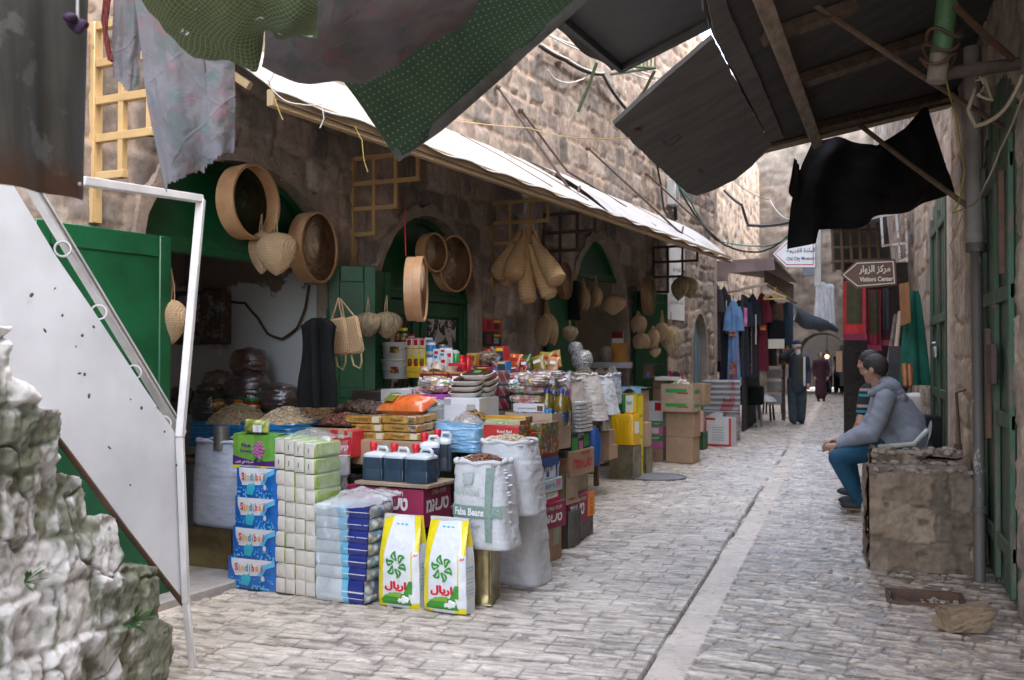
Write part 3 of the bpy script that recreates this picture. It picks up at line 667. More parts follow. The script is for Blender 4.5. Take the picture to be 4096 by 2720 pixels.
b = MB(); b.box(-4.5, 3.0, 47, 47.3, 0, 9, 0); b.box(1.2, 1.5, 42.5, 46.9, 0, 9, 0); tag(b.build('courtyard_wall', pm('dark_plaster', (.10, .08, .06), .9, .6, .8, 6, .03, 1, c2=(.08, .07, .06))), 'dark plaster courtyard wall with an added shading side wall, seen through the tunnel arch', 'wall')  # side wall added to block the sun; plaster colour is dark
w4 = masonry('right_lane_wall', (1.0, 14.5, 0), (0, 1, 0), (-1, 0, 0), 24, 9.5, .08, 37, PALF, (.48, .38, .29), (.25, .4), (.3, .6), .05); tag(w4, 'stone house wall beyond the rug shops on the right of the lane', 'wall')
# ================================================================== awning on the shop wall
AWN = pm('awning_white', (.43, .405, .37), .55, .25, 2.5, 30, .004, .25, c2=(.29, .26, .225), lo=.48, hi=.72)
BEAM = worn('yellow_beam', (.50, .36, .20), (.13, .085, .06), .6, 8, .63, .3, (1, .5, 1))
t = thing('awning', 'long white sheet metal awning sloping out from the shop wall over the goods', 'awning', WF(0, 0), RZ)
def aw(off, s, dz=0): return (off, s, 3.56-.64*off+dz)
for (s0, s1, bend) in ((4.95, 10.25, .03), (10.28, 15.4, .09)):
    b = MB(); nu, nv = 64, 12
    fn = lambda i, j, lift=0: (lambda off, s: aw(off, s, .012*math.sin(s*9)*off+bend*math.sin(pi*j)*(.6+.4*math.sin(s*1.3))-bend*.6*j*(i if bend > .05 else .2)+lift+.006*float(fbm(s*3, off*4, 1, 3, 3))))(.02+1.0*j, s0+(s1-s0)*i)
    b.grid(fn, nu, nv); b.grid(lambda i, j: fn(1-i, j, -.006), nu, nv); b.build('sheet', AWN, t)
b = MB(); b.box(.95, 1.0, 4.95, 15.4, 2.83, 2.925, .005); b.build('front_beam', BEAM, t)
b = MB(); b.box(1.001, 1.012, 4.97, 15.38, 2.86, 2.868, .002); b.build('front_seam', pm('beam_seam_rust', (.12, .07, .045), .8, .3), t)  # thin rust-brown strip along the beam face
for s in (4.98, 7.4, 9.9, 12.4, 15.3):
    b = MB(); b.box(0, .97, -.02, .02, -.075, -.03, .004, Matrix.Translation((.02, s, 3.535)) @ Matrix.Rotation(math.atan(.64), 4, 'Y')); b.build('rafter', BEAM, t)
for s in (8.6, 9.5, 11.7, 13.4):
    b = MB(); b.tube([aw(.15, s, .02), aw(.5, s+.25, .03), aw(.9, s+.4, .02)], .004, 5); b.build('wire', IRON, t)
def bracket(s, zt, n, mat, label, cell=.205, drop=.3, bar=.035):
    t = thing('stepped_bracket', label, 'bracket', WF(0, s), RZ, 'stepped lattice brackets on the walls'); k = 0
    b = MB(); b.box(0, bar, -bar*.7, bar*.7, zt-n*cell-drop, zt+bar, .003); b.build('upright', mat, t)
    for r in range(n+1):
        z = zt-r*cell; m = min(n, n-r+1); b = MB(); b.box(bar+.001, m*cell+bar, -bar/2, bar/2, z, z+bar, .003); b.build('rail', mat, t)
    for c in range(1, n+1):
        b = MB(); b.box(c*cell+.003, c*cell+bar-.003, -bar/2+.003, bar/2-.003, zt-(n-c+1)*cell, zt+.004, .003); b.build('bar', mat, t)
    return t
YEL = worn('yellow_lattice', (.66, .44, .20), (.30, .14, .06), .5, 9, .66, .25)
YELD = worn('yellow_lattice_old', (.40, .25, .10), (.16, .09, .05), .6, 9, .6, .25)
BRN = pm('brown_lattice', (.06, .035, .028), .6, .3, 8, 40, .003, .4)
bracket(4.6, 3.28, 4, YEL, 'tall bright yellow lattice bracket beside the hanging floral cloth', .212, .24, .045)
bracket(7.1, 2.98, 3, YELD, 'dull yellow stepped lattice bracket between the first two arches', .2, .24)
bracket(9.5, 2.96, 3, YELD, 'dull yellow lattice bracket from which the long loofahs hang')
bracket(10.75, 3.0, 3, BRN, 'dark brown stepped lattice bracket left of the far arch')
bracket(14.7, 3.02, 3, BRN, 'dark brown stepped lattice bracket in front of the white banner', .22)
# white banner on the wall behind the last bracket
b = MB(); b.box(.02, .035, 15.35, 16.25, 2.0, 3.15, .002); t = tag(at(b.build('banner', pm('banner_white', (.72, .74, .76), .6, .1)), WF(0, 0), RZ), 'white printed notice board on the wall behind the brown bracket', 'banner')
INK = pm('black_print', (.025, .025, .03), .6, 0, bst=0); RED = pm('red_print', (.55, .02, .03), .5, 0, bst=0)
for k, z in enumerate((2.8, 2.65, 2.5, 2.4, 2.28)):
    text(arab('مركز البلدة القديمة زوار')[:12+k*2], INK, t, (.038, 15.8, z), width=.45+.05*k, face='side')
b = MB(); b.box(.036, .038, 16.05, 16.15, 2.95, 3.05, 0); b.build('flag_mark', RED, t)
# rods and cables on the upper wall
for k, (pts, lab) in enumerate(((((498, 87, .04), (570, 190, .7)), 'rusty stay rod from the wall to the awning, nearest the green cloth'), (((521, 110, .04), (567, 171, .35), (626, 207, .62)), 'bent rusty stay rod lying along the white awning'), (((588, 148, .04), (640, 196, .45), (677, 230, .75)), 'rusty stay rod with a hooked foot at the middle of the awning'), (((647, 174, .04), (723, 244, .75)), 'rusty stay rod nearest the far awning end'))):
    p = [W(*q) for q in pts]; e = p[-1]; p += [e+Vector((.05, .1, -.03)), e+Vector((.06, .16, .06))] if k != 1 else []
    b = MB(); b.tube(p, .014, 8); b.ball(p[0], .03, 8, 6); tag(b.build('stay_rod', pm('rod_rust', (.12, .075, .06), .6, .3, 14, 60, .002, .5)), lab, 'rod', 'rusty stay rods above the awning')
CBL = pm('black_cable', (.02, .02, .022), .5, .1, bst=0); CBW = pm('pale_cable', (.6, .58, .55), .5, .1, bst=0); CBG = pm('green_cable', (.03, .25, .2), .5, .1, bst=0)
def cable(pts, r, mat, label, sag=0, name='cable', n=8):
    out = []
    for k in range(len(pts)-1):
        for q in range(n):
            f = q/n; p = Vector(pts[k]).lerp(Vector(pts[k+1]), f); p.z -= sag*4*f*(1-f)*(Vector(pts[k+1])-Vector(pts[k])).length; out.append(p)
    out.append(Vector(pts[-1])); b = MB(); b.tube(out, r, 6); return tag(b.build(name, mat), label, name)
cable([W(540, 46, .07), W(565, 60, .07), W(590, 73, .08), W(603, 74, .1), W(613, 92, .08), W(640, 124, .08)], .022, CBL, 'thick black cable bundle running down the sunny upper wall', .02)
cable([W(541, 44, .1), W(566, 58, .1), W(591, 71, .11), W(604, 73, .13), W(614, 90, .11)], .012, CBW, 'pale cable taped along the black cable bundle', .02)
cable([W(548, 70, .06), W(555, 79, .06), W(580, 80, .06), W(588, 74, .06)], .01, CBW, 'loose white wire looping below the cable bundle', .05)
cable([W(545, 33, .1), W(600, 52, .2), W(668, 80, .25)], .012, CBW, 'upper pale wire crossing the sunny wall under the grey panel', .015)
cable([W(540, 30, .2), W(600, 58, .3), W(662, 83, .3)], .009, CBW, 'lower pale wire crossing the sunny wall', .015)
cable([W(578, 112, .05), W(588, 88, .2), W(597, 62, .35)], .022, pm('green_stick', (.12, .17, .08), .6, .4, 20), 'mossy green bracket stick jutting up from the wall', 0, 'stick')
cable([W(632, 108, .05), W(645, 90, .3), W(655, 70, .5)], .025, MATS['green_stick'], 'green iron strut below the balcony rail', 0, 'strut')
t = thing('balcony_rail', 'green iron balcony rail half hidden behind the grey panel', 'railing', (0, 0, 0))
a, c, e = W(628, 66, .5), W(655, 68, .7), W(640, 50, .05)
for k in range(8):
    p = a.lerp(c, k/7); b = MB(); b.tube([p, p+Vector((0, 0, .75))], .012, 6); b.build('baluster', MATS['green_stick'], t)
b = MB(); b.tube([a, c, c+Vector((-.6, .1, 0))], .02, 6); b.build('lower_rail', MATS['green_stick'], t)
b = MB(); b.tube([a+Vector((0, 0, .75)), c+Vector((0, 0, .75))], .02, 6); b.build('upper_rail', MATS['green_stick'], t)
cable([W(450, 120, .1), W(530, 128, .8), D(629, 138, 5.4)], .004, pm('twine', (.6, .42, .2), .8), 'yellow twine stretched from the awning to the plywood sheet', .01, 'twine')
cable([W(655, 150, .06), W(661, 185, .06), W(664, 210, .1), W(674, 220, .08), W(700, 240, .1)], .016, CBL, 'black cable looping down beside the meter box', .06)
cable([W(673, 178, .06), W(676, 220, .06)], .03, CBL, 'black conduit beside the meter box', 0, 'conduit')
cable([W(662, 160, .1), W(690, 200, .3), W(716, 240, .3), YP(760, 246, 17), YP(795, 232, 15.5)], .012, CBG, 'green cable drooping towards the museum sign', .04)
cable([W(660, 150, .1), W(712, 236, .3), YP(752, 252, 18), YP(796, 228, 16)], .016, CBL, 'black cable drooping over the stall roof', .05)
cable([W(640, 145, .1), YP(728, 175, 18), YP(770, 200, 20), YP(800, 217, 16)], .008, CBW, 'thin white wire over the far lane', .04)
cable([YP(724, 190, 20), YP(742, 205, 20), YP(748, 225, 20), YP(790, 222, 20)], .03, CBL, 'heavy black cable on the far house wall', .05)
t = thing('meter_box', 'pale electric meter box with a window on the upper wall', 'meter box', W(669, 193, .02), RZ)
b = MB(); b.box(0, .14, -.13, .13, -.2, .2, .012); b.build('case', pm('box_grey', (.55, .56, .54), .5, .15), t); b = MB(); b.box(.141, .15, -.09, .05, -.1, .14, .003); b.build('window', pm('window_dull', (.3, .33, .34), .15, .2, bst=0), t)
# ================================================================== canopies overhead
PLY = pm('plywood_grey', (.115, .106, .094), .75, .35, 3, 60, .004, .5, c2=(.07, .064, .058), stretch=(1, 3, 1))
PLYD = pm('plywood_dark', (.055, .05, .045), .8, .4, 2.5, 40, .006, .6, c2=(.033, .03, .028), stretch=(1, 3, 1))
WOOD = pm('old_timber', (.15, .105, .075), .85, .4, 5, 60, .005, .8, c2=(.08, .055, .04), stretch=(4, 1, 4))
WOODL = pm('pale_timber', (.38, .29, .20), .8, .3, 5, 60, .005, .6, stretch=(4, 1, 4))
CN = Vector((-.5, 0, 1)).normalized()
def slab(name, pts, mat, th, parent=None, down=None, sub=True):
    """flat sheet through the given points with a thickness and slightly ragged edge"""
    dn = (down or CN)*th; n = len(pts); P = []
    for k in range(n):
        a, c = Vector(pts[k]), Vector(pts[(k+1) % n]); m = max(1, int((c-a).length/.06)) if sub else 1
        for q in range(m): P.append(a.lerp(c, q/m)+(Vector((rnd.uniform(-.004, .004), rnd.uniform(-.004, .004), 0)) if sub else Vector()))
    n = len(P); b = MB(); b.add(P+[p+dn for p in P], [tuple(range(n)), tuple(range(2*n-1, n-1, -1))]+[(k, (k+1) % n, (k+1) % n+n, k+n) for k in range(n)]); return b.build(name, mat, parent, False)
t = thing('lean_to_canopy', 'dark lean to canopy of old boards sloping over the right side of the lane', 'canopy', (0, 0, 0))
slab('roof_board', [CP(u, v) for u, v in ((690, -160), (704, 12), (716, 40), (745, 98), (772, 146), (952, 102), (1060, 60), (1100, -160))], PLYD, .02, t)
def cbeam(name, a, c, w, hgt, mat, dz):
    p, q = CP(*a, dz), CP(*c, dz); d = (q-p); L = d.length; d.normalize(); up = CN; sd = d.cross(up).normalized(); up = sd.cross(d)
    M = Matrix((( d.x, sd.x, up.x, p.x), (d.y, sd.y, up.y, p.y), (d.z, sd.z, up.z, p.z), (0, 0, 0, 1)))
    b = MB(); b.box(0, L, -w/2, w/2, -hgt, 0, .004, M); return b.build(name, mat, t)
cbeam('cross_beam', (762, 33), (850, 2), .09, .06, WOOD, -.003); cbeam('cross_beam', (793, 78), (950, 26), .1, .07, WOOD, -.003); cbeam('cross_beam', (808, 126), (952, 92), .1, .06, WOOD, -.003)
cbeam('rafter', (752, -25), (816, 142), .075, .05, pm('painted_lit_timber', (.30, .23, .17), .85, .4, 5, 60, .005, .8, c2=(.17, .125, .09), stretch=(4, 1, 4)), -.075)  # paler copy of the old timber, light put into its colour
cbeam('edge_board', (766, 147), (951, 103), .1, .03, WOODL, -.005)
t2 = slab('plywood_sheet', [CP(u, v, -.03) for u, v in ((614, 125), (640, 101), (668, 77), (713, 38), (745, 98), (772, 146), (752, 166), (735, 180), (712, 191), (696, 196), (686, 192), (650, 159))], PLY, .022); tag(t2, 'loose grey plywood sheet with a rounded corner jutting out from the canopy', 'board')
b = MB(); p = CP(637, 131, -.034); b.ball(p, (.03, .05, .004), 10, 6); p = CP(700, 172, -.034); b.ball(p, (.02, .1, .003), 10, 6); b.build('rust_spot', pm('rust_spot', (.14, .045, .02), .8, .5, 20), t2)
b = MB(); b.tube([CP(662, 140, -.036), CP(668, 146, -.036), CP(672, 138, -.036), CP(680, 134, -.036)], .002, 5); b.tube([CP(670, 147, -.036), CP(682, 136, -.036)], .002, 5); b.build('pencil_mark', INK, t2)
slab('patch_board', [CP(u, v, -.027) for u, v in ((706, -8), (716, 40), (728, 62), (748, 97), (770, 143), (784, 138), (752, 60), (728, 10), (722, -10))], PLY, .012, t)
t = thing('hanging_panel', 'grey framed sheet panel hung above the lane left of the plywood', 'panel', (0, 0, 0))
HP = [G(u, v, 3.6) for u, v in ((560, 14), (621, 66), (708, 21), (690, -60), (575, -60))]
slab('sheet', HP, pm('grey_sheet', (.075, .078, .082), .5, .3, 2, 30, .003, .3), .004, t, Vector((0, 0, 1)), False)
for a, c in ((HP[0], HP[1]), (HP[1], HP[2])):
    d = (c-a).normalized(); b = MB(); b.box(0, (c-a).length, -.02, .02, -.05, -.001, .003, Matrix.Translation(a) @ Matrix.Rotation(math.atan2(d.y, d.x), 4, 'Z')); b.build('frame_bar', pm('grey_bar', (.06, .058, .056), .6, .2), t)
b = MB(); a, c = G(548, 24, 3.58), G(612, 72, 3.58); b.grid(lambda i, j: a.lerp(c, i)+(HP[0]-a)*j*.9+Vector((0, 0, .02*math.sin(i*9)*(1-j))), 20, 4); b.build('flap', pm('grey_flap', (.06, .06, .06), .7, .3), t)
# poles, pipes, wires under the canopy
RODM = pm('pole_brown', (.17, .12, .085), .75, .35, 12, 60, .003, .6, c2=(.12, .07, .045))
def pole(a, c, r, mat, lab, name='pole'):
    b = MB(); b.tube([a, (a+c)/2+Vector((0, 0, -.01)), c], r, 8); return tag(b.build(name, mat), lab, name)
pole(D(795, -8, 4.9), D(1014, 134, 6.1), .016, RODM, 'long brown pole tied under the canopy, upper of the two slanting ones')
pole(D(848, 116, 8.0), D(971, 209, 6.9), .02, RODM, 'brown pole crossing in front of the black cloth')
pole(D(955, 6, 5.0), D(1012, 58, 5.4), .018, IRON, 'short rusty pole by the green pipe')
t = thing('green_pipe', 'vertical green pipe with iron rings at the top right', 'pipe', (0, 0, 0))
b = MB(); b.tube([D(948, -10, 5.2), D(943, 40, 5.2), D(940, 55, 5.2)], .052, 14); b.build('pipe', worn('green_pipe', (.10, .22, .10), (.35, .30, .24), .5, 7, .6, .2), t)
b = MB(); b.tube([D(940, 55, 5.2), D(936, 82, 5.2)], .05, 14); b.build('bare_end', pm('pipe_grey', (.26, .22, .18), .7, .3, 9), t)
b = MB(); b.tube([D(941, 74, 5.28), D(1024, 63, 5.5), D(1060, 60, 5.6)], .036, 12); b.build('side_pipe', pm('pipe_brown', (.13, .105, .085), .7, .3, 9), t)
for k, (u, v) in enumerate(((944, 36), (941, 50), (938, 62))):
    c = D(u, v, 5.2); b = MB(); b.tube([c+Vector((.085*math.cos(a), .085*math.sin(a), .03*math.sin(a*2+k))) for a in np.linspace(0, 6.28, 24)], .009, 6, False); b.build('iron_ring', IRON, t)
WIRE = pm('old_wire', (.3, .24, .17), .8, .2, bst=0)
for k, (pts, r, lab) in enumerate(((((973, 62, 5.4), (985, 85, 5.4), (978, 95, 5.3), (992, 100, 5.3), (985, 78, 5.4), (975, 80, 5.4)), .008, 'tangled pale cable coil on the right wall below the pipe'), (((1023, 75, 5.2), (1008, 105, 5.3), (995, 118, 5.4), (976, 126, 5.5), (968, 110, 5.5), (975, 88, 5.5)), .012, 'thick pale cord looping along the right wall'), (((945, 73, 5.2), (955, 110, 5.6), (965, 170, 6), (958, 205, 6.2), (952, 213, 6.2), (964, 208, 6.2)), .005, 'thin yellow wire with a loop hanging before the pale pipe'), (((1024, 92, 5.3), (1000, 150, 5.6), (985, 185, 5.8), (968, 206, 6.5)), .006, 'brown wire slanting across the near green door'), (((962, 215, 6.4), (950, 245, 6.4), (957, 262, 6.4), (955, 280, 6.5)), .004, 'short thin wire hanging by the downpipe'))):
    cable([D(*q) for q in pts], r, pm('yellow_wire', (.3, .27, .05), .6, bst=0) if k == 2 else WIRE, lab, .05, 'wire')
# ================================================================== cloths
def resample(pl, n):
    pl = [Vector(p) for p in pl]; L = [0]
    for k in range(len(pl)-1): L.append(L[-1]+(pl[k+1]-pl[k]).length)
    out = []
    for q in range(n):
        s = L[-1]*q/(n-1); k = 0
        while k < len(L)-2 and L[k+1] < s: k += 1
        out.append(pl[k].lerp(pl[k+1], (s-L[k])/max(1e-9, L[k+1]-L[k])))
    return out
def cloth(name, label, cat, rows, mat, nu=70, nv=50, amp=.03, fold=(3, 1), seed=1, fold_amp=.03, ragged=0, parent=None):
    R = [np.array([tuple(p) for p in resample([D(*q) for q in r], nu)]) for r in rows]; k = len(R); tt = np.linspace(0, k-1, nv); P = np.zeros((nv, nu, 3))
    for j, t in enumerate(tt):
        a = min(int(t), k-2); f = t-a; p0 = R[max(a-1, 0)]; p1 = R[a]; p2 = R[a+1]; p3 = R[min(a+2, k-1)]
        P[j] = .5*((2*p1)+(p2-p0)*f+(2*p0-5*p1+4*p2-p3)*f*f+(3*p1-p0-3*p2+p3)*f**3) if k > 2 else p1+(p2-p1)*f
    du = np.gradient(P, axis=1); dv = np.gradient(P, axis=0); N = np.cross(du, dv); N /= np.linalg.norm(N, axis=2, keepdims=True)+1e-9
    U, V = np.meshgrid(np.linspace(0, 1, nu), np.linspace(0, 1, nv)); w = fbm(U*4, V*3, 1, seed, 4)*amp+fold_amp*np.sin(2*pi*(U*fold[0]+V*fold[1]+.35*fbm(U*2, V*2, 5, seed+3, 2)))*(.4+.6*V)
    ed = np.minimum(np.minimum(U, 1-U)*8, 1); P = P+N*(w*(.35+.65*ed))[:, :, None]
    if ragged:
        P[-1] += (dv[-1]/(np.linalg.norm(dv[-1], axis=1, keepdims=True)+1e-9))*(ragged*(vnoise(np.linspace(0, 60, nu), np.zeros(nu), 0.0, seed)))[:, None]
    P = P.reshape(-1, 3); f = gridfaces(nu, nv); o = raw(name, P, f, mat, None, parent); me = o.data
    uv = me.uv_layers.new(name='UVMap'); lens = float(np.linalg.norm(R[k//2][-1]-R[k//2][0])), float(np.linalg.norm(R[-1][nu//2]-R[0][nu//2]))
    li = np.empty(len(me.loops), np.int32); me.loops.foreach_get('vertex_index', li); q = np.stack([U.ravel()[li]*lens[0], V.ravel()[li]*lens[1]], 1); uv.data.foreach_set('uv', q.ravel().astype(np.float32))
    if parent is None: tag(o, label, cat)
    return o
def clothmat(name, kind):
    m, nt, N, L, P = nodes(name); tc = N.new('ShaderNodeTexCoord'); uv = tc.outputs['UV']; big = noise(nt, uv, 2.2, 5)
    if kind == 'floral' or kind == 'floral_dark':
        base = mixc(nt, ramp(nt, big, [(.35, (0, 0, 0)), (.65, (1, 1, 1))]), (.25, .225, .22), (.16, .17, .195))
        def blob(sc_, th, w, seed):
            vo = N.new('ShaderNodeTexVoronoi'); vo.inputs['Scale'].default_value = sc_; vo.inputs['Randomness'].default_value = 1
            ad = N.new('ShaderNodeVectorMath'); ad.operation = 'ADD'; ad.inputs[1].default_value = (seed, seed*.7, 0)
            nz = N.new('ShaderNodeTexNoise'); nz.inputs['Scale'].default_value = 16; L.new(uv, nz.inputs[0]); s2 = N.new('ShaderNodeVectorMath'); s2.operation = 'SCALE'; s2.inputs['Scale'].default_value = .07; L.new(nz.outputs['Color'], s2.inputs[0])
            s3 = N.new('ShaderNodeVectorMath'); s3.operation = 'ADD'; L.new(uv, s3.inputs[0]); L.new(s2.outputs[0], s3.inputs[1]); L.new(s3.outputs[0], ad.inputs[0]); L.new(ad.outputs[0], vo.inputs['Vector'])
            return ramp(nt, vo.outputs['Distance'], [(th, (w,)*3), (th+.05, (0, 0, 0))])
        base = mixc(nt, blob(5.5, .33, .35, 2.1), base, (.07, .13, .10)); base = mixc(nt, blob(5.5, .19, .38, 2.13), base, (.33, .13, .15)); base = mixc(nt, blob(11, .22, .35, 5), base, (.32, .15, .18)); base = mixc(nt, blob(9, .2, .4, 8), base, (.10, .19, .16))
        if kind == 'floral_dark': base = mixc(nt, 1.0, base, (.36, .31, .27)); base.node.blend_type = 'MULTIPLY'
        # quilting seams
        mp = N.new('ShaderNodeMapping'); mp.inputs['Rotation'].default_value = (0, 0, .78); mp.inputs['Scale'].default_value = (5, 5, 5); L.new(uv, mp.inputs[0])
        br = N.new('ShaderNodeTexBrick'); br.offset = 0; br.inputs['Scale'].default_value = 1; br.inputs['Mortar Size'].default_value = .035; br.inputs['Mortar Smooth'].default_value = 1; br.inputs['Brick Width'].default_value = 1; br.inputs['Row Height'].default_value = 1; L.new(mp.outputs[0], br.inputs[0])
        hh = br.outputs['Fac']; bmp = bump(nt, hh, .3, .008); bmp.node.invert = True
        bmp = bump(nt, noise(nt, uv, 14, 5, .6, .6), .7, .02, bmp)
    elif kind == 'green':
        br = N.new('ShaderNodeTexVoronoi'); br.inputs['Randomness'].default_value = 0; br.inputs['Scale'].default_value = 44; L.new(uv, br.inputs[0])
        dots = ramp(nt, br.outputs['Distance'], [(.07, (.8, .8, .8)), (.15, (0, 0, 0))])
        v2 = N.new('ShaderNodeTexVoronoi'); v2.feature = 'DISTANCE_TO_EDGE'; v2.inputs['Randomness'].default_value = .25; v2.inputs['Scale'].default_value = 44; L.new(uv, v2.inputs[0])
        ln = ramp(nt, v2.outputs['Distance'], [(.02, (.6, .6, .6)), (.06, (0, 0, 0))])
        base = mixc(nt, ramp(nt, big, [(.35, (0, 0, 0)), (.65, (1, 1, 1))]), (.038, .056, .030), (.024, .040, .024))
        base = mixc(nt, dots, base, (.17, .21, .11)); base = mixc(nt, ln, base, (.02, .05, .03)); bmp = bump(nt, noise(nt, uv, 20, 5), .5, .015)
    else:
        mp = N.new('ShaderNodeMapping'); mp.inputs['Scale'].default_value = (72, 72, 72); mp.inputs['Rotation'].default_value = (0, 0, .7); L.new(uv, mp.inputs[0]); br = N.new('ShaderNodeTexBrick'); br.offset = 0; br.inputs['Scale'].default_value = 1; br.inputs['Mortar Size'].default_value = .05; br.inputs['Brick Width'].default_value = 1; br.inputs['Row Height'].default_value = 1; L.new(mp.outputs[0], br.inputs[0])
        base = mixc(nt, ramp(nt, big, [(.35, (0, 0, 0)), (.65, (1, 1, 1))]), (.058, .072, .032), (.036, .048, .024)); base = mixc(nt, br.outputs['Fac'], base, (.15, .165, .09))
        wh = ramp(nt, noise(nt, uv, 5, 7, .7, 2), [(.62, (0, 0, 0)), (.65, (1, 1, 1))]); base = mixc(nt, wh, base, (.6, .63, .58)); bmp = bump(nt, noise(nt, uv, 16, 5), .6, .02)
    L.new(base, P.inputs['Base Color']); P.inputs['Roughness'].default_value = .9; P.inputs['Specular IOR Level'].default_value = .15; L.new(bmp, P.inputs['Normal'])
    tl = N.new('ShaderNodeBsdfTranslucent'); L.new(base, tl.inputs['Color']); mx = N.new('ShaderNodeMixShader'); mx.inputs[0].default_value = .3; L.new(P.outputs[0], mx.inputs[1]); L.new(tl.outputs[0], mx.inputs[2]); L.new(mx.outputs[0], N['Material Output'].inputs['Surface'])
    return m
FLO, FLOD, GRC, GRN = clothmat('floral_quilt', 'floral'), clothmat('floral_quilt_back', 'floral_dark'), clothmat('green_dotted_cloth', 'green'), clothmat('green_net_cloth', 'net')
cloth('floral_cloth', 'short ragged strip of floral quilt hanging beside the yellow bracket', 'cloth', [[(114, -25, 3.9), (126, -25, 3.9), (139, -25, 3.9)], [(112, 40, 3.9), (126, 45, 3.92), (141, 40, 3.95)], [(113, 74, 3.9), (127, 92, 3.92), (140, 84, 3.95)]], FLO, 30, 50, .02, (1, .3), 3, .015, .012)
cloth('floral_cloth', 'big frayed floral quilt hanging above the first green arch', 'cloth', [[(134, -12, 3.75), (170, 15, 3.7), (205, 45, 3.7), (234, 50, 3.75)], [(140, 55, 3.75), (175, 70, 3.72), (205, 80, 3.7), (235, 85, 3.75)], [(148, 110, 3.75), (180, 125, 3.72), (208, 128, 3.72), (235, 120, 3.75)], [(165, 190, 3.75), (184, 178, 3.74), (212, 163, 3.74), (234, 150, 3.75)]], FLO, 70, 70, .035, (1.6, .5), 5, .03, .016)
cloth('green_cloth', 'sagging green net cloth with white worn patches at the top of the lane', 'cloth', [[(120, -40, 3.1), (190, -50, 3.0), (260, -50, 3.0), (320, -40, 3.05)], [(140, 4, 3.25), (190, 8, 3.1), (255, 0, 3.05), (318, 0, 3.05)], [(163, 22, 3.35), (200, 38, 3.2), (255, 30, 3.15), (317, 20, 3.1)], [(184, 42, 3.4), (212, 64, 3.35), (258, 66, 3.3), (268, 38, 3.2), (316, 38, 3.1)]], GRN, 80, 50, .03, (2.5, .6), 8, .025)
cloth('floral_cloth', 'wide dark sagging floral quilt slung across the top of the lane', 'cloth', [[(258, -30, 3.5), (340, -60, 3.3), (420, -60, 3.3), (500, -40, 3.3)], [(262, 20, 3.6), (330, 20, 3.4), (400, 10, 3.4), (485, -15, 3.4)], [(264, 50, 3.65), (330, 55, 3.55), (390, 45, 3.5), (478, -5, 3.5)], [(262, 66, 3.7), (308, 84, 3.7), (360, 86, 3.7), (402, 68, 3.6), (442, 39, 3.6), (475, 0, 3.6)]], FLOD, 80, 50, .04, (.8, .8), 11, .03)
gc = cloth('green_cloth', 'dotted green cloth hanging down in a point over the lane', 'cloth', [[(322, 55, 3.9), (380, 20, 3.8), (440, -20, 3.7), (560, -40, 3.6)], [(348, 88, 3.95), (400, 60, 3.85), (460, 20, 3.8), (572, -20, 3.65)], [(372, 122, 4.0), (420, 100, 3.95), (480, 55, 3.85), (580, -5, 3.7)], [(397, 160, 4.05), (440, 128, 4.0), (500, 74, 3.9), (585, 0, 3.7)]], GRC, 80, 40, .03, (2, .4), 14, .02)
cloth('hem', '', '', [[(392, 152, 4.03), (436, 121, 3.98), (496, 68, 3.88), (580, -5, 3.68)], [(399, 162, 4.03), (442, 131, 3.98), (502, 77, 3.88), (588, 1, 3.68)]], pm('dark_hem', (.05, .045, .035), .9, .3, 20), 60, 4, .01, (2, .4), 14, .01, parent=gc)
BLK = pm('black_cloth', (.014, .013, .014), .85, .3, 6, 90, .002, .4, spec=.25)
cloth('black_cloth', 'large black cloth slung under the canopy in front of the lane signs', 'cloth', [[(812, 142, 7.9), (838, 136, 8.0), (876, 146, 8.2), (905, 128, 8.4), (926, 104, 8.5)], [(800, 172, 7.8), (838, 172, 8.0), (880, 176, 8.1), (915, 165, 8.3), (938, 140, 8.4)], [(792, 205, 7.8), (830, 205, 8.0), (880, 200, 8.1), (920, 192, 8.3), (950, 172, 8.4)], [(789, 249, 7.8), (812, 244, 7.9), (822, 230, 8.0), (850, 228, 8.1), (912, 210, 8.3), (953, 193, 8.4)]], BLK, 70, 44, .05, (3.2, .4), 21, .05)
cloth('black_cloth', 'small black cloth corner hanging left of the large black cloth', 'cloth', [[(794, 158, 7.7), (797, 160, 7.7), (799, 166, 7.7)], [(789, 188, 7.7), (796, 190, 7.75), (802, 180, 7.8)], [(790, 195, 7.72), (797, 205, 7.76), (805, 195, 7.8)]], BLK, 16, 16, .01, (1, .4), 22, .01)
# ================================================================== left foreground
PX = -2.92
WHT = worn('white_panel_paint', (.86, .89, .93), (.10, .07, .06), .45, 3.6, .665, .4)
WHT2 = worn('white_bar_paint', (.74, .72, .70), (.12, .075, .06), .5, 14, .66, .5)
t = thing('stair_panel', 'white painted metal stair panel with a handrail on rings at the left', 'stair panel', (0, 0, 0))
pl = [XP(u, v, PX) for u, v in ((-70, 90), (-20, 128), (17, 191), (56, 256), (95, 313), (143, 386), (180, 440), (186, 604), (128, 528), (65, 443), (0, 362), (-70, 290))]
b = MB(); n = len(pl); b.add(pl+[p+Vector((-.012, 0, 0)) for p in pl], [tuple(range(n))[::-1], tuple(range(n, 2*n))]+[(k, (k+1) % n, (k+1) % n+n, k+n) for k in range(n)]); b.build('sheet', WHT, t, False)
b = MB(); e = [XP(u, v, PX+.004) for u, v in ((187, 606), (128, 530), (65, 445), (0, 364))]; b.tube([p+Vector((-.006, 0, -.008)) for p in e], .012, 6); b.build('lower_edge', IRON, t)
for k in range(16): u = rnd.uniform(30, 178); v = rnd.uniform(max(280, 190+u*1.45), 250+u*1.85); p = XP(u, v, PX+.0125); b = MB(); b.ball((0, 0, 0), (.0015, rnd.uniform(.003, .009), rnd.uniform(.004, .014)), 7, 5); at(b.build('paint_chip', IRON, t), p, 0, rnd.uniform(0, 3))
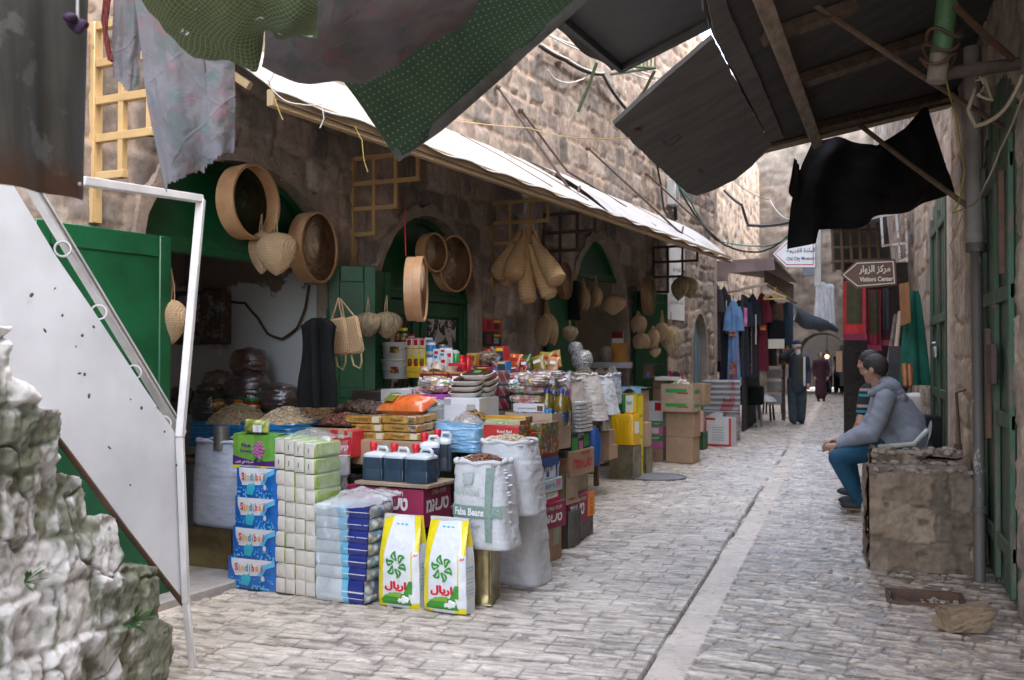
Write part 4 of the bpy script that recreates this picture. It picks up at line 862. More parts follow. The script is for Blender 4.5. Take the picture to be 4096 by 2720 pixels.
h0, h1 = XP(10, 150, PX-.09), XP(181, 433, PX-.09)
d = (h1-h0).normalized(); sd = Vector((1, 0, 0)); up = d.cross(sd).normalized(); M = Matrix(((d.x, sd.x, up.x, h0.x), (d.y, sd.y, up.y, h0.y), (d.z, sd.z, up.z, h0.z), (0, 0, 0, 1)))
b = MB(); b.box(-.5, (h1-h0).length+.01, -.022, .022, -.02, .02, .004, M); b.build('handrail', WHT2, t); b = MB(); b.box(-.4, (h1-h0).length-.1, .0225, .026, -.005, .003, .001, M); b.build('handrail_groove', pm('groove_dark', (.2, .2, .2), .7, .2), t)
for (u, v) in ((63, 249), (99, 312), (134, 372), (164, 423)):
    c = XP(u, v, PX-.06); b = MB(); Mr = Matrix.Translation(c) @ Matrix.Rotation(math.radians(40), 4, 'Z') @ Matrix.Rotation(pi/2, 4, 'X'); b.lathe([(.027, -.022), (.033, -.022), (.033, .022), (.027, .022), (.027, -.022)], 24, Mr); b.build('ring', WHT2, t)
t = thing('gate_frame', 'leaning white chipped square tube frame standing before the first shop', 'frame', (0, 0, 0))
def sq(a, c, w, name, par, mat=WHT2):
    d = (c-a).normalized(); sd = d.cross(Vector((.9, .3, .1))).normalized(); up = sd.cross(d); M = Matrix(((d.x, sd.x, up.x, a.x), (d.y, sd.y, up.y, a.y), (d.z, sd.z, up.z, a.z), (0, 0, 0, 1)))
    b = MB(); b.box(0, (c-a).length, -w/2, w/2, -w/2, w/2, .003, M); return b.build(name, mat, par)
pa, pb, pc, pd_, pe = XP(193, 668, PX+.02), XP(186, 603, PX+.02), XP(180, 437, PX+.02), XP(201, 199, PX+.02), XP(82, 181, PX+.0)
sq(pa, pb, .03, 'foot', t); sq(pb, pc, .032, 'post', t); sq(pc, pd_, .036, 'upright', t); sq(pd_+Vector((0, 0, .0)), pe, .036, 'top_bar', t)
# rough limestone stair side
t = thing('rubble_stair', 'rough mossy limestone side of a stair at the lower left corner', 'stair wall', (0, 0, 0))
RX = -2.86
def stair_side():
    prof = [(u, XP(u, v, RX)) for u, v in ((-60, 300), (10, 331), (12, 380), (33, 395), (35, 408), (58, 412), (64, 440), (66, 474), (90, 474), (92, 515), (120, 518), (122, 563), (157, 570), (160, 622), (176, 630), (182, 655))]
    py = np.array([p.y for _, p in prof]); pz = np.array([p.z for _, p in prof])
    ny, nw = 320, 440; y0, y1 = py[0], py[-1]+.03
    y, w = np.meshgrid(np.linspace(y0, y1, ny), np.linspace(0, 2.75, nw)); y = y.ravel(); w = w.ravel()
    yw = y+.02*fbm(w*5, y*3, 2, 4, 3); top = np.interp(yw, py, pz)+.02*fbm(y*9, w*0, 3, 6, 3)
    d, R = courses(y+3, w, 8, 4, (.16, .34), (.16, .32), 61, .012, .06, .03)
    p = sst(-.01, .05, d); rid = 1-np.abs(fbm(y*5, w*2.6, 3, 71, 4))*2.2; crag = fbm(y*11, w*7, 4, 72, 4)
    rid2 = 1-np.abs(fbm(y*3.2, w*1.3, 7, 78, 4))*3; h = .055*p*(.2+R[0])+.018*np.clip(rid, -1, 1)+.03*np.clip(rid2, -1, 1)+.012*crag+.012*np.abs(fbm(y*22, w*16, 2, 79, 3))+.003*fbm(y*55, w*48, 2, 80, 2)-.025*sst(.05, .0, np.abs(fbm(y*3.6+.1*crag, w*3.0, 4, 81, 3)))+.06*fbm(y*1.6, w*1.6, 5, 73, 2)
    over = np.maximum(w-top, 0); end = sst(py[-1]-.10, py[-1]+.02, y)
    x = RX-.06+h-over-.35*end; z = np.minimum(w, top)+.03*fbm(y*8, over*8, 6, 74, 3)*(over > 0)
    tone = .72+.16*fbm(y*4, w*4, 1, 75, 4)+.12*fbm(y*30, w*30, 1, 82, 3)+.12*(R[1]-.5); c = np.stack([tone*1.0, tone*.985, tone*.95], 1)
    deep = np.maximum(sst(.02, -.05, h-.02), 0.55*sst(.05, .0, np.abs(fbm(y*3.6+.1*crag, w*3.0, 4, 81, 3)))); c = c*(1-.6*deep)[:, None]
    wy = (y-y0)/(y1-y0); ms = sst(.0, .35, 1.2*fbm(y*4.5, w*3.4, 8, 76, 6, .65)+.3*(1-p)+.6*wy-.2-.1*w); moss = np.stack([.085+.05*crag, .10+.05*crag, .04+.012*crag], 1).clip(.02, 1)
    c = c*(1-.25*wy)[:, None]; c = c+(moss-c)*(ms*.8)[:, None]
    pits = sst(.25, .5, -fbm(y*26, w*26, 9, 77, 3)); c = c*(1-.3*pits)[:, None]; x = x-.005*pits
    return raw('rubble', np.stack([x, y, z], 1), gridfaces(ny, nw), LIMEV, np.clip(c, .012, 1), t)
LIMEV = tonemat('limestone_face', .95, 60, .5, .004, .25, mott=.8)
stair_side()
LEAF = pm('weed_leaf', (.05, .15, .03), .6, .4, 30, bst=0)
for (u, v, lab, nn) in ((133, 622, 'small green weed growing from the lowest stones of the stair side', 26), (24, 582, 'tiny green weed on the white stones at the far left', 12)):
    c = XP(u, v, RX+.10); b = MB()
    for k in range(nn):
        dx = Vector((rnd.uniform(.2, 1), rnd.uniform(-1, 1), rnd.uniform(-.5, .9))).normalized(); L_ = rnd.uniform(.02, .07); w = dx.cross(Vector((0, 0, 1))).normalized()*L_*.22; p = c+dx*L_; b.add([c+dx*L_*.5, p+w, p+dx*L_*.5, p-w], [(0, 1, 2, 3)])
        b.tube([c, p], .0015, 4)
    tag(b.build('weed', LEAF), lab, 'plant')
# rusty sheet hanging at the top left
def rusty():
    m, nt, N, L, P = nodes('rusty_grey_sheet'); v = coords(nt); mp = N.new('ShaderNodeMapping'); mp.inputs['Scale'].default_value = (1, 6, .7); L.new(v, mp.inputs[0]); s_ = noise(nt, mp.outputs[0], 3, 6, .7)
    sp = N.new('ShaderNodeSeparateXYZ'); L.new(v, sp.inputs[0]); tc = [n for n in N if n.type == 'TEX_COORD'][0]; L.new(tc.outputs['Object'], sp.inputs[0])
    base = ramp(nt, s_, [(.35, (.033, .032, .027)), (.6, (.06, .058, .05))]); pat = ramp(nt, noise(nt, v, 4, 5, .6), [(.6, (0, 0, 0)), (.63, (1, 1, 1))]); base = mixc(nt, pat, base, (.10, .10, .092))
    r = N.new('ShaderNodeMath'); r.operation = 'MULTIPLY_ADD'; L.new(noise(nt, v, 9, 7, .75), r.inputs[0]); r.inputs[1].default_value = -.30; L.new(sp.outputs['Z'], r.inputs[2])
    k = N.new('ShaderNodeMapRange'); k.inputs[1].default_value = -.04; k.inputs[2].default_value = -.10; L.new(r.outputs[0], k.inputs[0])
    L.new(mixc(nt, k.outputs[0], base, mixc(nt, noise(nt, v, 20, 5), (.10, .04, .015), (.03, .018, .012))), P.inputs['Base Color']); P.inputs['Roughness'].default_value = .6; L.new(bump(nt, s_, .3, .006), P.inputs['Normal']); return m
c = [D(u, v, d) for u, v, d in ((-60, -90, 2.5), (91, -70, 3.05), (84, 200, 2.95), (-60, 172, 2.4))]; org = c[2]
b = MB()
fn = lambda i, j, o=0: (c[0].lerp(c[1], i)).lerp(c[3].lerp(c[2], i), j)-org+Vector((.012*math.sin(i*16)+o, 0, 0))
b.grid(fn, 40, 24); b.grid(lambda i, j: fn(1-i, j, -.006), 40, 24); t = at(b.build('metal_sheet', rusty()), org); tag(t, 'dark rusty metal sheet hanging at the upper left corner', 'metal sheet')
b = MB(); b.ball(fn(.93, .95)+Vector((.004, 0, 0)), (.006, .006, .006), 8, 6); b.build('rivet', pm('rivet', (.5, .48, .45), .5), t)
# bits that hang there
b = MB(); p = D(108, -5, 3.9); b.tube([D(109, -6, 3.85), D(106, 20, 3.85), D(105, 32, 3.85), D(110, 60, 3.85)], .009, 6); b.tube([D(106, -6, 3.85), D(103, 20, 3.86), D(108, 45, 3.86), D(112, 61, 3.85)], .008, 6); tag(b.build('strap', weave('red_strap', (.5, .06, .05), (.03, .02, .02), 300)), 'red and black woven strap hanging on the yellow bracket', 'strap')
t = thing('knotted_rag', 'purple rag knotted on a cord in front of the rusty sheet', 'rag', D(77, 24, 2.8)); b = MB(); b.tube([(0, 0, .3), (0, .002, .0)], .004, 6); b.build('cord', CBW, t)
b = MB()
for k in range(5): b.ball((rnd.uniform(-.03, .03), rnd.uniform(-.035, .035), rnd.uniform(-.02, .012)), (.018, .024, .014), 10, 7, R=Matrix.Rotation(rnd.random()*3, 3, 'X'))
b.build('knot', pm('purple_rag', (.05, .02, .06), .8, .4, 30), t)
for k, (pts, mt, lab) in enumerate(((((277, 66, 4.9), (268, 84, 4.9), (284, 100, 4.9), (300, 104, 4.9), (322, 104, 4.9), (324, 118, 4.9), (320, 128, 4.9)), CBW, 'white wire with a looped end tied to the awning beam'), (((268, 80, 4.9), (273, 92, 4.9), (283, 120, 4.9)), pm('yellow_cord', (.4, .31, .07), .7), 'yellow cord end dangling from the near awning beam'), (((355, 126, 5.8), (362, 140, 5.8), (364, 160, 5.8), (368, 172, 5.8)), MATS['yellow_cord'], 'yellow cord dangling beside the dull yellow bracket'))):
    cable([D(*q) for q in pts], .003, mt, lab, .06, 'cord')
# ================================================================== goods: kits
def spot(uL, vT, uR, vB, s):
    a, b, m = S(uL, vB, s), S(uR, vB, s), S((uL+uR)/2, vT, s); c = (a+b)/2; z0 = c.z
    if z0 < .12: c.z = 0          # what stands on the paving stands on it
    return c, (b-a).length, m.z-c.z
CARD = pm('cardboard', (.40, .26, .16), .8, .2, 4, 80, .002, .3, c2=(.34, .215, .13)); CARD2 = pm('cardboard_pale', (.47, .33, .23), .8, .18, 4, 80, .002, .3)
MAG = pm('magenta_card', (.30, .02, .07), .55, .25, 5, 60, .002, .2); WCARD = pm('white_card', (.68, .68, .68), .6, .12, 4, 60, .002, .2)
BLACKC = pm('black_card', (.03, .03, .035), .6, .3, 5, 60, .002, .2); WPR = pm('white_print', (.78, .78, .77), .5, .05, bst=0); GPR = pm('green_print', (.03, .30, .05), .5, .1, bst=0)
BLUEP = pm('blue_print', (.02, .10, .36), .45, .1, bst=0); YELP = pm('yellow_print', (.80, .62, .02), .45, .08, bst=0); ORP = pm('orange_print', (.80, .22, .03), .45, .1, bst=0); CYAN = pm('cyan_print', (.10, .45, .62), .4, .1, bst=0)
PURP = pm('purple_print', (.10, .02, .20), .4, .15, bst=0); PINKP = pm('pink_print', (.62, .16, .32), .45, .1, bst=0); DGR = pm('dark_green_print', (.01, .08, .02), .45, .1, bst=0); BRP = pm('brown_print', (.14, .06, .03), .5, .1, bst=0)
MARO = pm('maroon_print', (.22, .015, .03), .4, .2, bst=0); CREAM = pm('cream_print', (.62, .55, .42), .6, .1, bst=0); GREYP = pm('grey_print', (.35, .36, .37), .6, .1, bst=0)
VEG = cells('vegetable_photo', [(.5, .04, .03), (.1, .25, .04), (.6, .4, .03), (.3, .12, .03), (.04, .12, .25), (.45, .3, .12), (.08, .2, .04)], 38, .35, .3, .15)
GOLD = pm('gold_tin', (.42, .34, .17), .32, .3, 5, 40, .003, .25, metal=.85, c2=(.26, .2, .1)); TIN = pm('dull_tin', (.33, .30, .20), .42, .35, 5, 40, .003, .3, metal=.7, c2=(.17, .14, .09)); TIND = pm('dark_tin', (.15, .14, .12), .5, .4, 6, 40, .003, .3, metal=.6)
FILM = film('clear_film', op=.16); FILM2 = film('cloudy_film', (.85, .88, .9), .33, 7)
def root(name, label, cat, box, jit=0, group=None):
    c, w, h = box; return thing(name, label, cat, c, RZ+jit, group), w, h
def decal(par, x0, x1, z0, z1, mat, face='front', off=0.0015, name='print', w=0, dep=0, yf=None):
    """flat print: x0..x1 across the face, z0..z1 up; front lies at y=0, side at x=w/2"""
    b = MB()
    if yf is not None: b.grid(lambda i, j: (x0+(x1-x0)*i, yf(x0+(x1-x0)*i, z0+(z1-z0)*j)-off, z0+(z1-z0)*j), 14, 8)
    elif face == 'front': b.box(x0, x1, -off, .001, z0, z1, 0)
    elif face == 'side': b.box(w/2-.001, w/2+off, x0, x1, z0, z1, 0)
    else: b.box(x0, x1, z0, z1, dep-.001, dep+off, 0)
    return b.build(name, mat, par, smooth=yf is not None)
def poly(par, pts, mat, yf, off=.002, name='print'):
    b = MB(); n = len(pts); c = (sum(p[0] for p in pts)/n, sum(p[1] for p in pts)/n); P = []
    for k in range(n):
        a, d = pts[k], pts[(k+1) % n]
        for q in range(4): P.append((a[0]+(d[0]-a[0])*q/4, a[1]+(d[1]-a[1])*q/4))
    rings = [1, .66, .33]; m = len(P); vs = []
    for r in rings: vs += [(c[0]+(x-c[0])*r, yf(c[0]+(x-c[0])*r, c[1]+(z-c[1])*r)-off, c[1]+(z-c[1])*r) for x, z in P]
    vs.append((c[0], yf(*c)-off, c[1])); fs = [(l*m+k, l*m+(k+1) % m, (l+1)*m+(k+1) % m, (l+1)*m+k) for l in range(2) for k in range(m)]+[(2*m+k, 2*m+(k+1) % m, 3*m) for k in range(m)]
    b.add(vs, fs); return b.build(name, mat, par)
def bend(o, yf, off=.0025):
    for v in o.data.vertices: v.co.y = yf(v.co.x, v.co.z)-off
    return o
def carton(label, box, dep, mat=None, jit=0, group=None, name='carton', cat='box', open_=False, tape=True, marks=(), lid=None):
    t, w, h = root(name, label, cat, box, jit, group); mat = mat or CARD; b = MB()
    bulge = lambda i, j: .006*math.sin(pi*i)*math.sin(pi*j)
    if open_:
        th = .006; b.box(-w/2, w/2, 0, th, 0, h, .001); b.box(-w/2, w/2, dep-th, dep, 0, h, .001); b.box(-w/2, -w/2+th, th+.0005, dep-th-.0005, 0, h, .001); b.box(w/2-th, w/2, th+.0005, dep-th-.0005, 0, h, .001); b.box(-w/2+th+.0005, w/2-th-.0005, th+.0005, dep-th-.0005, 0, th, .001)
    else: b.box(-w/2, w/2, 0, dep, 0, h, .004)
    b.build('body', mat, t)
    if not open_:
        b = MB(); b.box(-w/2+.002, -.0015, .002, dep-.002, h-.0005, h+.003, .001); b.build('flap', mat, t); b = MB(); b.box(.0015, w/2-.002, .002, dep-.002, h-.0005, h+.0026, .001); b.build('flap', mat, t)
        if tape: b = MB(); b.box(-.025, .025, -.0008, dep, h+.003, h+.0036, 0); b.box(-.025, .025, -.0008, .0002, h*.7, h+.0036, 0); b.build('tape', pm('parcel_tape', (.42, .33, .22), .25, .1, bst=0), t)
    for m in marks:
        k = m[0]
        if k == 't': text(m[1], m[2], t, (m[3]*w, -.002, m[4]*h), width=m[5]*w, height=(m[6]*h if len(m) > 6 else None), bold=(m[7] if len(m) > 7 else .012))
        elif k == 's': text(m[1], m[2], t, (w/2+.002, m[3]*dep, m[4]*h), width=m[5]*dep, height=(m[6]*h if len(m) > 6 else None), face='side', bold=(m[7] if len(m) > 7 else .012))
        elif k == 'd': decal(t, (m[1])*w, m[2]*w, m[3]*h, m[4]*h, m[5])
        elif k == 'e': decal(t, m[1]*dep, m[2]*dep, m[3]*h, m[4]*h, m[5], 'side', w=w)
    return t, w, h
WV = {}
def heap(b, w, d, h, n, r, flat=.6, seed=1, shape=None, jig=.35):
    q = random.Random(seed); f = lambda x, y: h*max(0, 1-(abs(2*x/w)**1.7+abs(2*y/d)**1.7))**.75
    b.grid(lambda i, j: (lambda x, y: (x, y, f(x, y)*.93-.004))((i-.5)*w, (j-.5)*d), 22, 18)
    for _ in range(n):
        a = q.uniform(0, 6.283); rr = math.sqrt(q.random())*.97; x, y = .5*w*rr*math.cos(a), .5*d*rr*math.sin(a); s_ = r*q.uniform(.7, 1.3)
        R = Matrix.Rotation(q.uniform(0, 6.3), 3, 'Z') @ Matrix.Rotation(q.uniform(-.8, .8), 3, 'X')
        b.ball((x, y, f(x, y)+s_*q.uniform(-.2, jig)), (s_*1.25, s_*.8, s_*flat), 6, 4, R=R)
def contents(par, w, d, h, z, n, r, mat, seed=1, y=None, flat=.6, x=0):
    b = MB(); heap(b, w, d, h, n, r, flat, seed); o = b.build('contents', mat, par); o.location = (x, y if y is not None else 0, z); o['kind'] = 'stuff'; return o
WOVEN = weave('woven_sack', (.66, .67, .68), (.52, .53, .55), 420, .6, .35, (.5, 1, 1), .12, .002); WOVENB = weave('woven_sack_blue', (.50, .54, .62), (.40, .44, .53), 420, .6, .35, (.5, 1, 1), .12, .002); WOVENW = weave('woven_sack_warm', (.62, .58, .54), (.5, .46, .42), 420, .65, .35, (.5, 1, 1), .15, .002)
def sack(label, base, w, d, h, mat, rz=0, lean=(0, 0), ear=.0, roll=True, fill=None, fillh=.05, n=260, r=.008, seed=1, group=None, sag=.06, e=3.2, rzadd=True, closed=False):
    t = thing('grain_sack', label, 'sack', base, RZ+rz, group)
    prof = lambda j: (.97+.10*math.sin(pi*min(1, j*.95+.06))**.8)*(1 if j > .04 else .92+2*j)
    def wob(a, j): return 0.006*float(fbm(math.cos(a)*3+seed, math.sin(a)*3, j*1.2, seed, 2))+.0012*math.sin(j*h*210+3*math.sin(a))*max(0, math.sin(a*2+seed))+.002*float(fbm(math.cos(a)*6+seed, math.sin(a)*6, j*2.5, seed+9, 2))
    def fn(i, j, inset=0):
        a = 2*pi*i; c, s_ = math.cos(a), math.sin(a); ee = e+2.5*(1-j)**3; k = (abs(c)**ee+abs(s_)**ee)**(-1/ee); p = prof(j)
        q = 1+ear*max(0, 1-j*3.2)**1.5*max(0, c)*1.0
        R = 1+wob(a, j)/w*2
        x = w/2*p*c*k*q*R*.93; y = d/2*p*s_*k*R*.93
        z = h*j-(ear*.12*max(0, 1-j*4)*max(0, c)*h)+sag*h*.25*float(fbm(c+seed, s_, 2, seed+4, 2))*j
        if closed and j > .9: f = max(.05, 1-((j-.9)/.1)**2); x *= f**.5; y *= f**.5; z = h*.9+h*.1*(j-.9)/.1*(.9)
        return (x+lean[0]*j*j, y+lean[1]*j*j, max(z, 0))
    b = MB(); b.grid(fn, 64, 56)
    if roll: pass
    b.build('body', mat, t)
    if roll:
        b = MB(); pts = []
        for k in range(49):
            p = Vector(fn(k/48, .985)); c = Vector((lean[0], lean[1], p.z)); pts.append(p+(c-p)*.02+Vector((0, 0, .006*math.sin(k*.9+seed))))
        b.tube(pts, [.014+.004*math.sin(k*1.3+seed) for k in range(49)], 8, False); b.build('rolled_rim', mat, t)
    if fill: contents(t, w*.84, d*.84, fillh, h*.955, n, r, fill, seed, lean[1], x=lean[0])
    return t
def pillow(w, h, d, e=.55, seed=1, crump=.01, nu=26, nv=20):
    """flat bag standing in x,z with thickness d: returns fn pair for front and back"""
    def f(i, j, sg):
        x, z = (i-.5)*w, j*h; q = max(0, 1-abs(2*i-1)**3.0)*max(0, 1-abs(2*j-1)**3.0)
        n_ = crump*float(fbm(x*14+seed, z*14, 1, seed, 3)); return (x*(1-.03*math.sin(pi*j)), sg*(d/2)*q**e+n_*(q**.3), z)
    return f
def packbag(name, label, cat, loc, rz, w, h, d, mat, seed=1, rx=0, ry=0, group=None, part='bag', crump=.012, e=.5, parent=None):
    b = MB(); f = pillow(w, h, d, e, seed, crump); b.grid(lambda i, j: f(i, j, -1), 26, 20); b.grid(lambda i, j: f(1-i, j, 1), 26, 20)
    o = b.build(name, mat, parent); at(o, loc, rz, rx, ry); return o if parent else tag(o, label, cat, group)
# ================================================================== first front row
sP = 5.45
blueb = pm('pack_blue', (.015, .14, .50), .3, .15, 6, 30, .006, .4, coat=.5)
DOTC = pm('dot_cyan', (.12, .50, .80), .35, 0, bst=0); PKW = pm('pack_white', (.70, .71, .74), .35, .08, 6, 30, .006, .3, coat=.4)
LCOL = [pm('letter_%s' % n, c, .4, 0, bst=0) for n, c in (('red', (.65, .05, .08)), ('orange', (.75, .35, .04)), ('yellow', (.75, .6, .05)), ('blue', (.05, .25, .6)), ('green', (.12, .5, .12)))]
def rollpack(label, box, dep, grp):
    t, w, h = root('paper_roll_pack', label, 'paper pack', box, rnd.uniform(-.03, .03), grp)
    yf = lambda x, z: -.016*abs(math.sin(1.5*pi*(x/w+.5)))**.6*(.55+.45*abs(math.sin(2*pi*min(max(z/h, 0), 1)))**.5)
    b = MB(); n = 40
    b.grid(lambda i, j: ((i-.5)*w, yf((i-.5)*w, j*h)*min(1, 8*i, 8*(1-i)), h*j), n, 18); 
    b.grid(lambda i, j: (w/2+.012*abs(math.sin(2*pi*j))**.5*math.sin(pi*i), i*dep, h*j), 12, 18); b.grid(lambda i, j: (-w/2, (1-i)*dep, h*j), 6, 6)
    b.grid(lambda i, j: ((i-.5)*w, j*dep+yf((i-.5)*w, h)*(1-j)*min(1, 8*i, 8*(1-i)), h+.008*abs(math.sin(1.5*pi*i))*math.sin(pi*min(1, j*1.2))), n, 8); b.build('wrapper', blueb, t)
    poly(t, [(-.42*w, h*.97), (.48*w, h*.97), (.22*w, h*.80), (.12*w, h*.45), (-.33*w, h*.42), (-.40*w, h*.7)], PKW, yf, .003, 'white_panel')
    poly(t, [(.10*w, h*.45), (.22*w, h*.80), (.47*w, h*.95), (.48*w, h*.82), (.30*w, h*.70), (.2*w, h*.45)], DOTC, yf, .004, 'swoosh')
    poly(t, [(-.16*w, h*.48), (-.04*w, h*.52), (.0, h*.35), (-.06*w, h*.12), (-.2*w, h*.15), (-.2*w, h*.38)], pm('pack_teal', (.05, .42, .55), .35, .1, bst=0), yf, .004, 'bow')
    poly(t, [(.22*w+.045*w*math.cos(a), h*.38+.09*h*math.sin(a)) for a in np.linspace(0, 6.28, 9)[:-1]], PKW, yf, .004, 'badge')
    b = MB()
    for k in range(46):
        zz = rnd.choice([.06, .13, .2, .27, .34]); xx = -.46+.92*((k*7) % 23)/23+(.02 if zz in (.13, .27) else 0); r_ = .007*(1.3-zz*2)
        x, z = xx*w, zz*h
        if not (-.22 < xx < .02): m = len(b.v); b.add([(x+r_*math.cos(a), yf(x, z)-.0035, z+r_*math.sin(a)) for a in np.linspace(0, 6.28, 9)[:-1]], [tuple(range(8))[::-1]])
    o = b.build('dots', DOTC, t, False)
    x = -.33
    for k, ch in enumerate('Sindibad'):
        lw = .055 if ch not in 'Si' else (.075 if ch == 'S' else .022); o = text(ch, LCOL[(0, 1, 2, 3, 4, 0, 1, 0)[k]], t, (w*(x+lw/2), 0, h*(.68+(.02 if ch in 'dbS' else -.01))), width=lw*w, height=h*(.24 if ch in 'Sdbi' else .16), bold=.03); bend(o, yf, .006); x += lw+.022
    return t
for k, (uL, vT, uR, vB) in enumerate(((229, 558, 277, 593), (233, 527.5, 278, 560), (235, 497, 278, 529.5), (237, 467, 277, 499))):
    rollpack(('bottom blue and white paper roll pack standing on the paving', 'second blue and white paper roll pack from the ground', 'third blue and white paper roll pack from the ground', 'uppermost blue and white paper roll pack under the green one')[k], spot(uL, vT, uR, vB, sP), .2, 'stacked blue paper roll packs')
gp = pm('pack_green', (.20, .42, .06), .3, .25, 4, 20, .008, .4, coat=.5, c2=(.10, .33, .05))
t, w, h = root('paper_roll_pack', 'green and purple paper pack with a pink flower on the blue stack', 'paper pack', spot(233, 435, 276, 467.5, sP+.01))
yf = lambda x, z: -.012*abs(math.sin(2*pi*x/w))**.5
b = MB(); b.grid(lambda i, j: ((i-.5)*w, yf((i-.5)*w, 0)*min(1, 8*i, 8-8*i), h*j), 36, 12); b.grid(lambda i, j: (w/2, i*.2, h*j), 6, 6); b.grid(lambda i, j: (-w/2, .2-i*.2, h*j), 6, 6); b.grid(lambda i, j: ((i-.5)*w, j*.2, h+.01*math.sin(pi*j)), 20, 6); b.build('wrapper', gp, t)
poly(t, [(-.49*w, .06*h), (.49*w, .06*h), (.49*w, .24*h), (.1*w, .18*h), (-.49*w, .36*h)], PURP, yf, .003, 'purple_band'); poly(t, [(-.49*w, -.03*h), (.49*w, -.03*h), (.49*w, .06*h), (-.49*w, .06*h)], YELP, yf, .003, 'yellow_band')
b = MB()
for k in range(26): a = k*2.4; r_ = .008*math.sqrt(k)*1.05; b.ball((.14*w+r_*math.cos(a), yf(.14*w, 0)-.006, .55*h+r_*1.25*math.sin(a)), (.009, .004, .009), 7, 5)
b.build('flower', pm('flower_pink', (.55, .14, .40), .5, .3, 60), t)
poly(t, [(.08*w, .3*h), (0, .22*h), (.05*w, .16*h), (.12*w, .25*h)], DGR, yf, .004, 'leaf'); poly(t, [(.18*w, .28*h), (.28*w, .2*h), (.3*w, .14*h), (.2*w, .2*h)], DGR, yf, .004, 'leaf')
for s_, z, ww in (('Fine', .68, .2), ('Company', .5, .26)): bend(text(s_, PURP, t, (-.16*w, 0, z*h), width=ww*w, height=.13*h, bold=.03), yf, .005)
bend(text(arab('شركة اي فاين'), WPR, t, (-.2*w, 0, .16*h), width=.4*w, height=.1*h, bold=.02), yf, .006)
o = packbag('tissue_packet', 'yellow green tissue packet lying on the green paper pack', 'tissue packet', S(257, 433, sP+.03), RZ, .185, .085, .09, cells('tissue_wrap', [(.5, .55, .05), (.35, .5, .06), (.6, .6, .3), (.3, .45, .1)], 22, .3, .6, .4), 3)
b = MB(); b.grid(lambda i, j: (.01+.07*i, -.05+.004*math.sin(i*6), .01+.045*j), 8, 6); b.build('label', PKW, o)
# cream tissue packs, ends showing, four wide and ten high
TW = pm('tissue_paper', (.66, .62, .55), .85, .08, 8, 60, .004, .5); TG = pm('tissue_green', (.28, .45, .06), .35, .3, 12, 40, .003, .3, c2=(.5, .55, .25), coat=.4)
t0 = thing('tissue_pack', 'cream ended tissue pack in the tall stack beside the blue roll packs', 'tissue pack', (0, 0, 0), RZ, 'tissue packs in the tall stack')
b = MB(); pw, ph = .079, .093
b.grid(lambda i, j: ((i-.5)*pw*.9, -.007*math.sin(pi*i)**.5*math.sin(pi*j)**.5, ph*(.02+.96*j)), 10, 10); b.build('paper_end', TW, t0)
b = MB(); b.box(-pw/2, pw/2, .002, .27, 0, ph, .012); b.build('wrapper', TG, t0)
vts = [441, 457, 473, 489, 504, 519.5, 535, 550, 566, 581.5, 597]; first = True
for r_ in range(10):
    for c_ in range(4):
        vb = vts[r_+1]+(-4+1.7*c_); p = S(281+10.0*c_-1+(.9*(10-r_)*-.05), vb, sP+.0)+WT*(rnd.uniform(-.006, .008)); p.z = max(p.z, 0)
        if first: t0.location = p; first = False; o = t0
        else: o = dup(t0, p, RZ+rnd.uniform(-.02, .02))
        if r_ < 2 and o is not t0:
            m_ = MB(); m_.box(-.002, .002, -.0095, -.008, .03, .06, 0); m_.build('ink_mark', INK, o)
def wrap(label, pts, mat, seed=1, name='plastic_wrap', rise=.03):
    """crumpled film laid over a rectangle of four world points"""
    a, c, d, e = [Vector(p) for p in pts]; b = MB()
    b.grid(lambda i, j: (a.lerp(c, i)).lerp(e.lerp(d, i), j)+Vector((0, 0, rise*math.sin(pi*i)*math.sin(pi*j)+.022*float(fbm(i*5+seed, j*5, 1, seed, 4))))+Vector((.012*float(fbm(i*6, j*6+seed, 4, seed, 3)), .012*float(fbm(i*7+3, j*7, 4, seed, 3)), 0)), 44, 40)
    return tag(b.build(name, mat), label, 'plastic wrap')
q = S(276, 440, sP); r_ = S(317, 444, sP)
wrap('clear crumpled plastic over the top of the tall tissue stack', [q-WT*.02+Vector((0, 0, .0)), r_-WT*.02, r_+WT*.33+Vector((0, 0, .02)), q+WT*.33+Vector((0, 0, .02))], FILM, 2, rise=.06)
b = MB(); b.grid(lambda i, j: r_.lerp(r_+WT*.3, i)+WN*(.008+.012*float(fbm(i*6, j*6, 1, 5, 3)))+Vector((0, 0, -.30*j)), 30, 30); tag(b.build('plastic_wrap', FILM), 'clear plastic hanging down the right side of the tissue stack', 'plastic wrap')
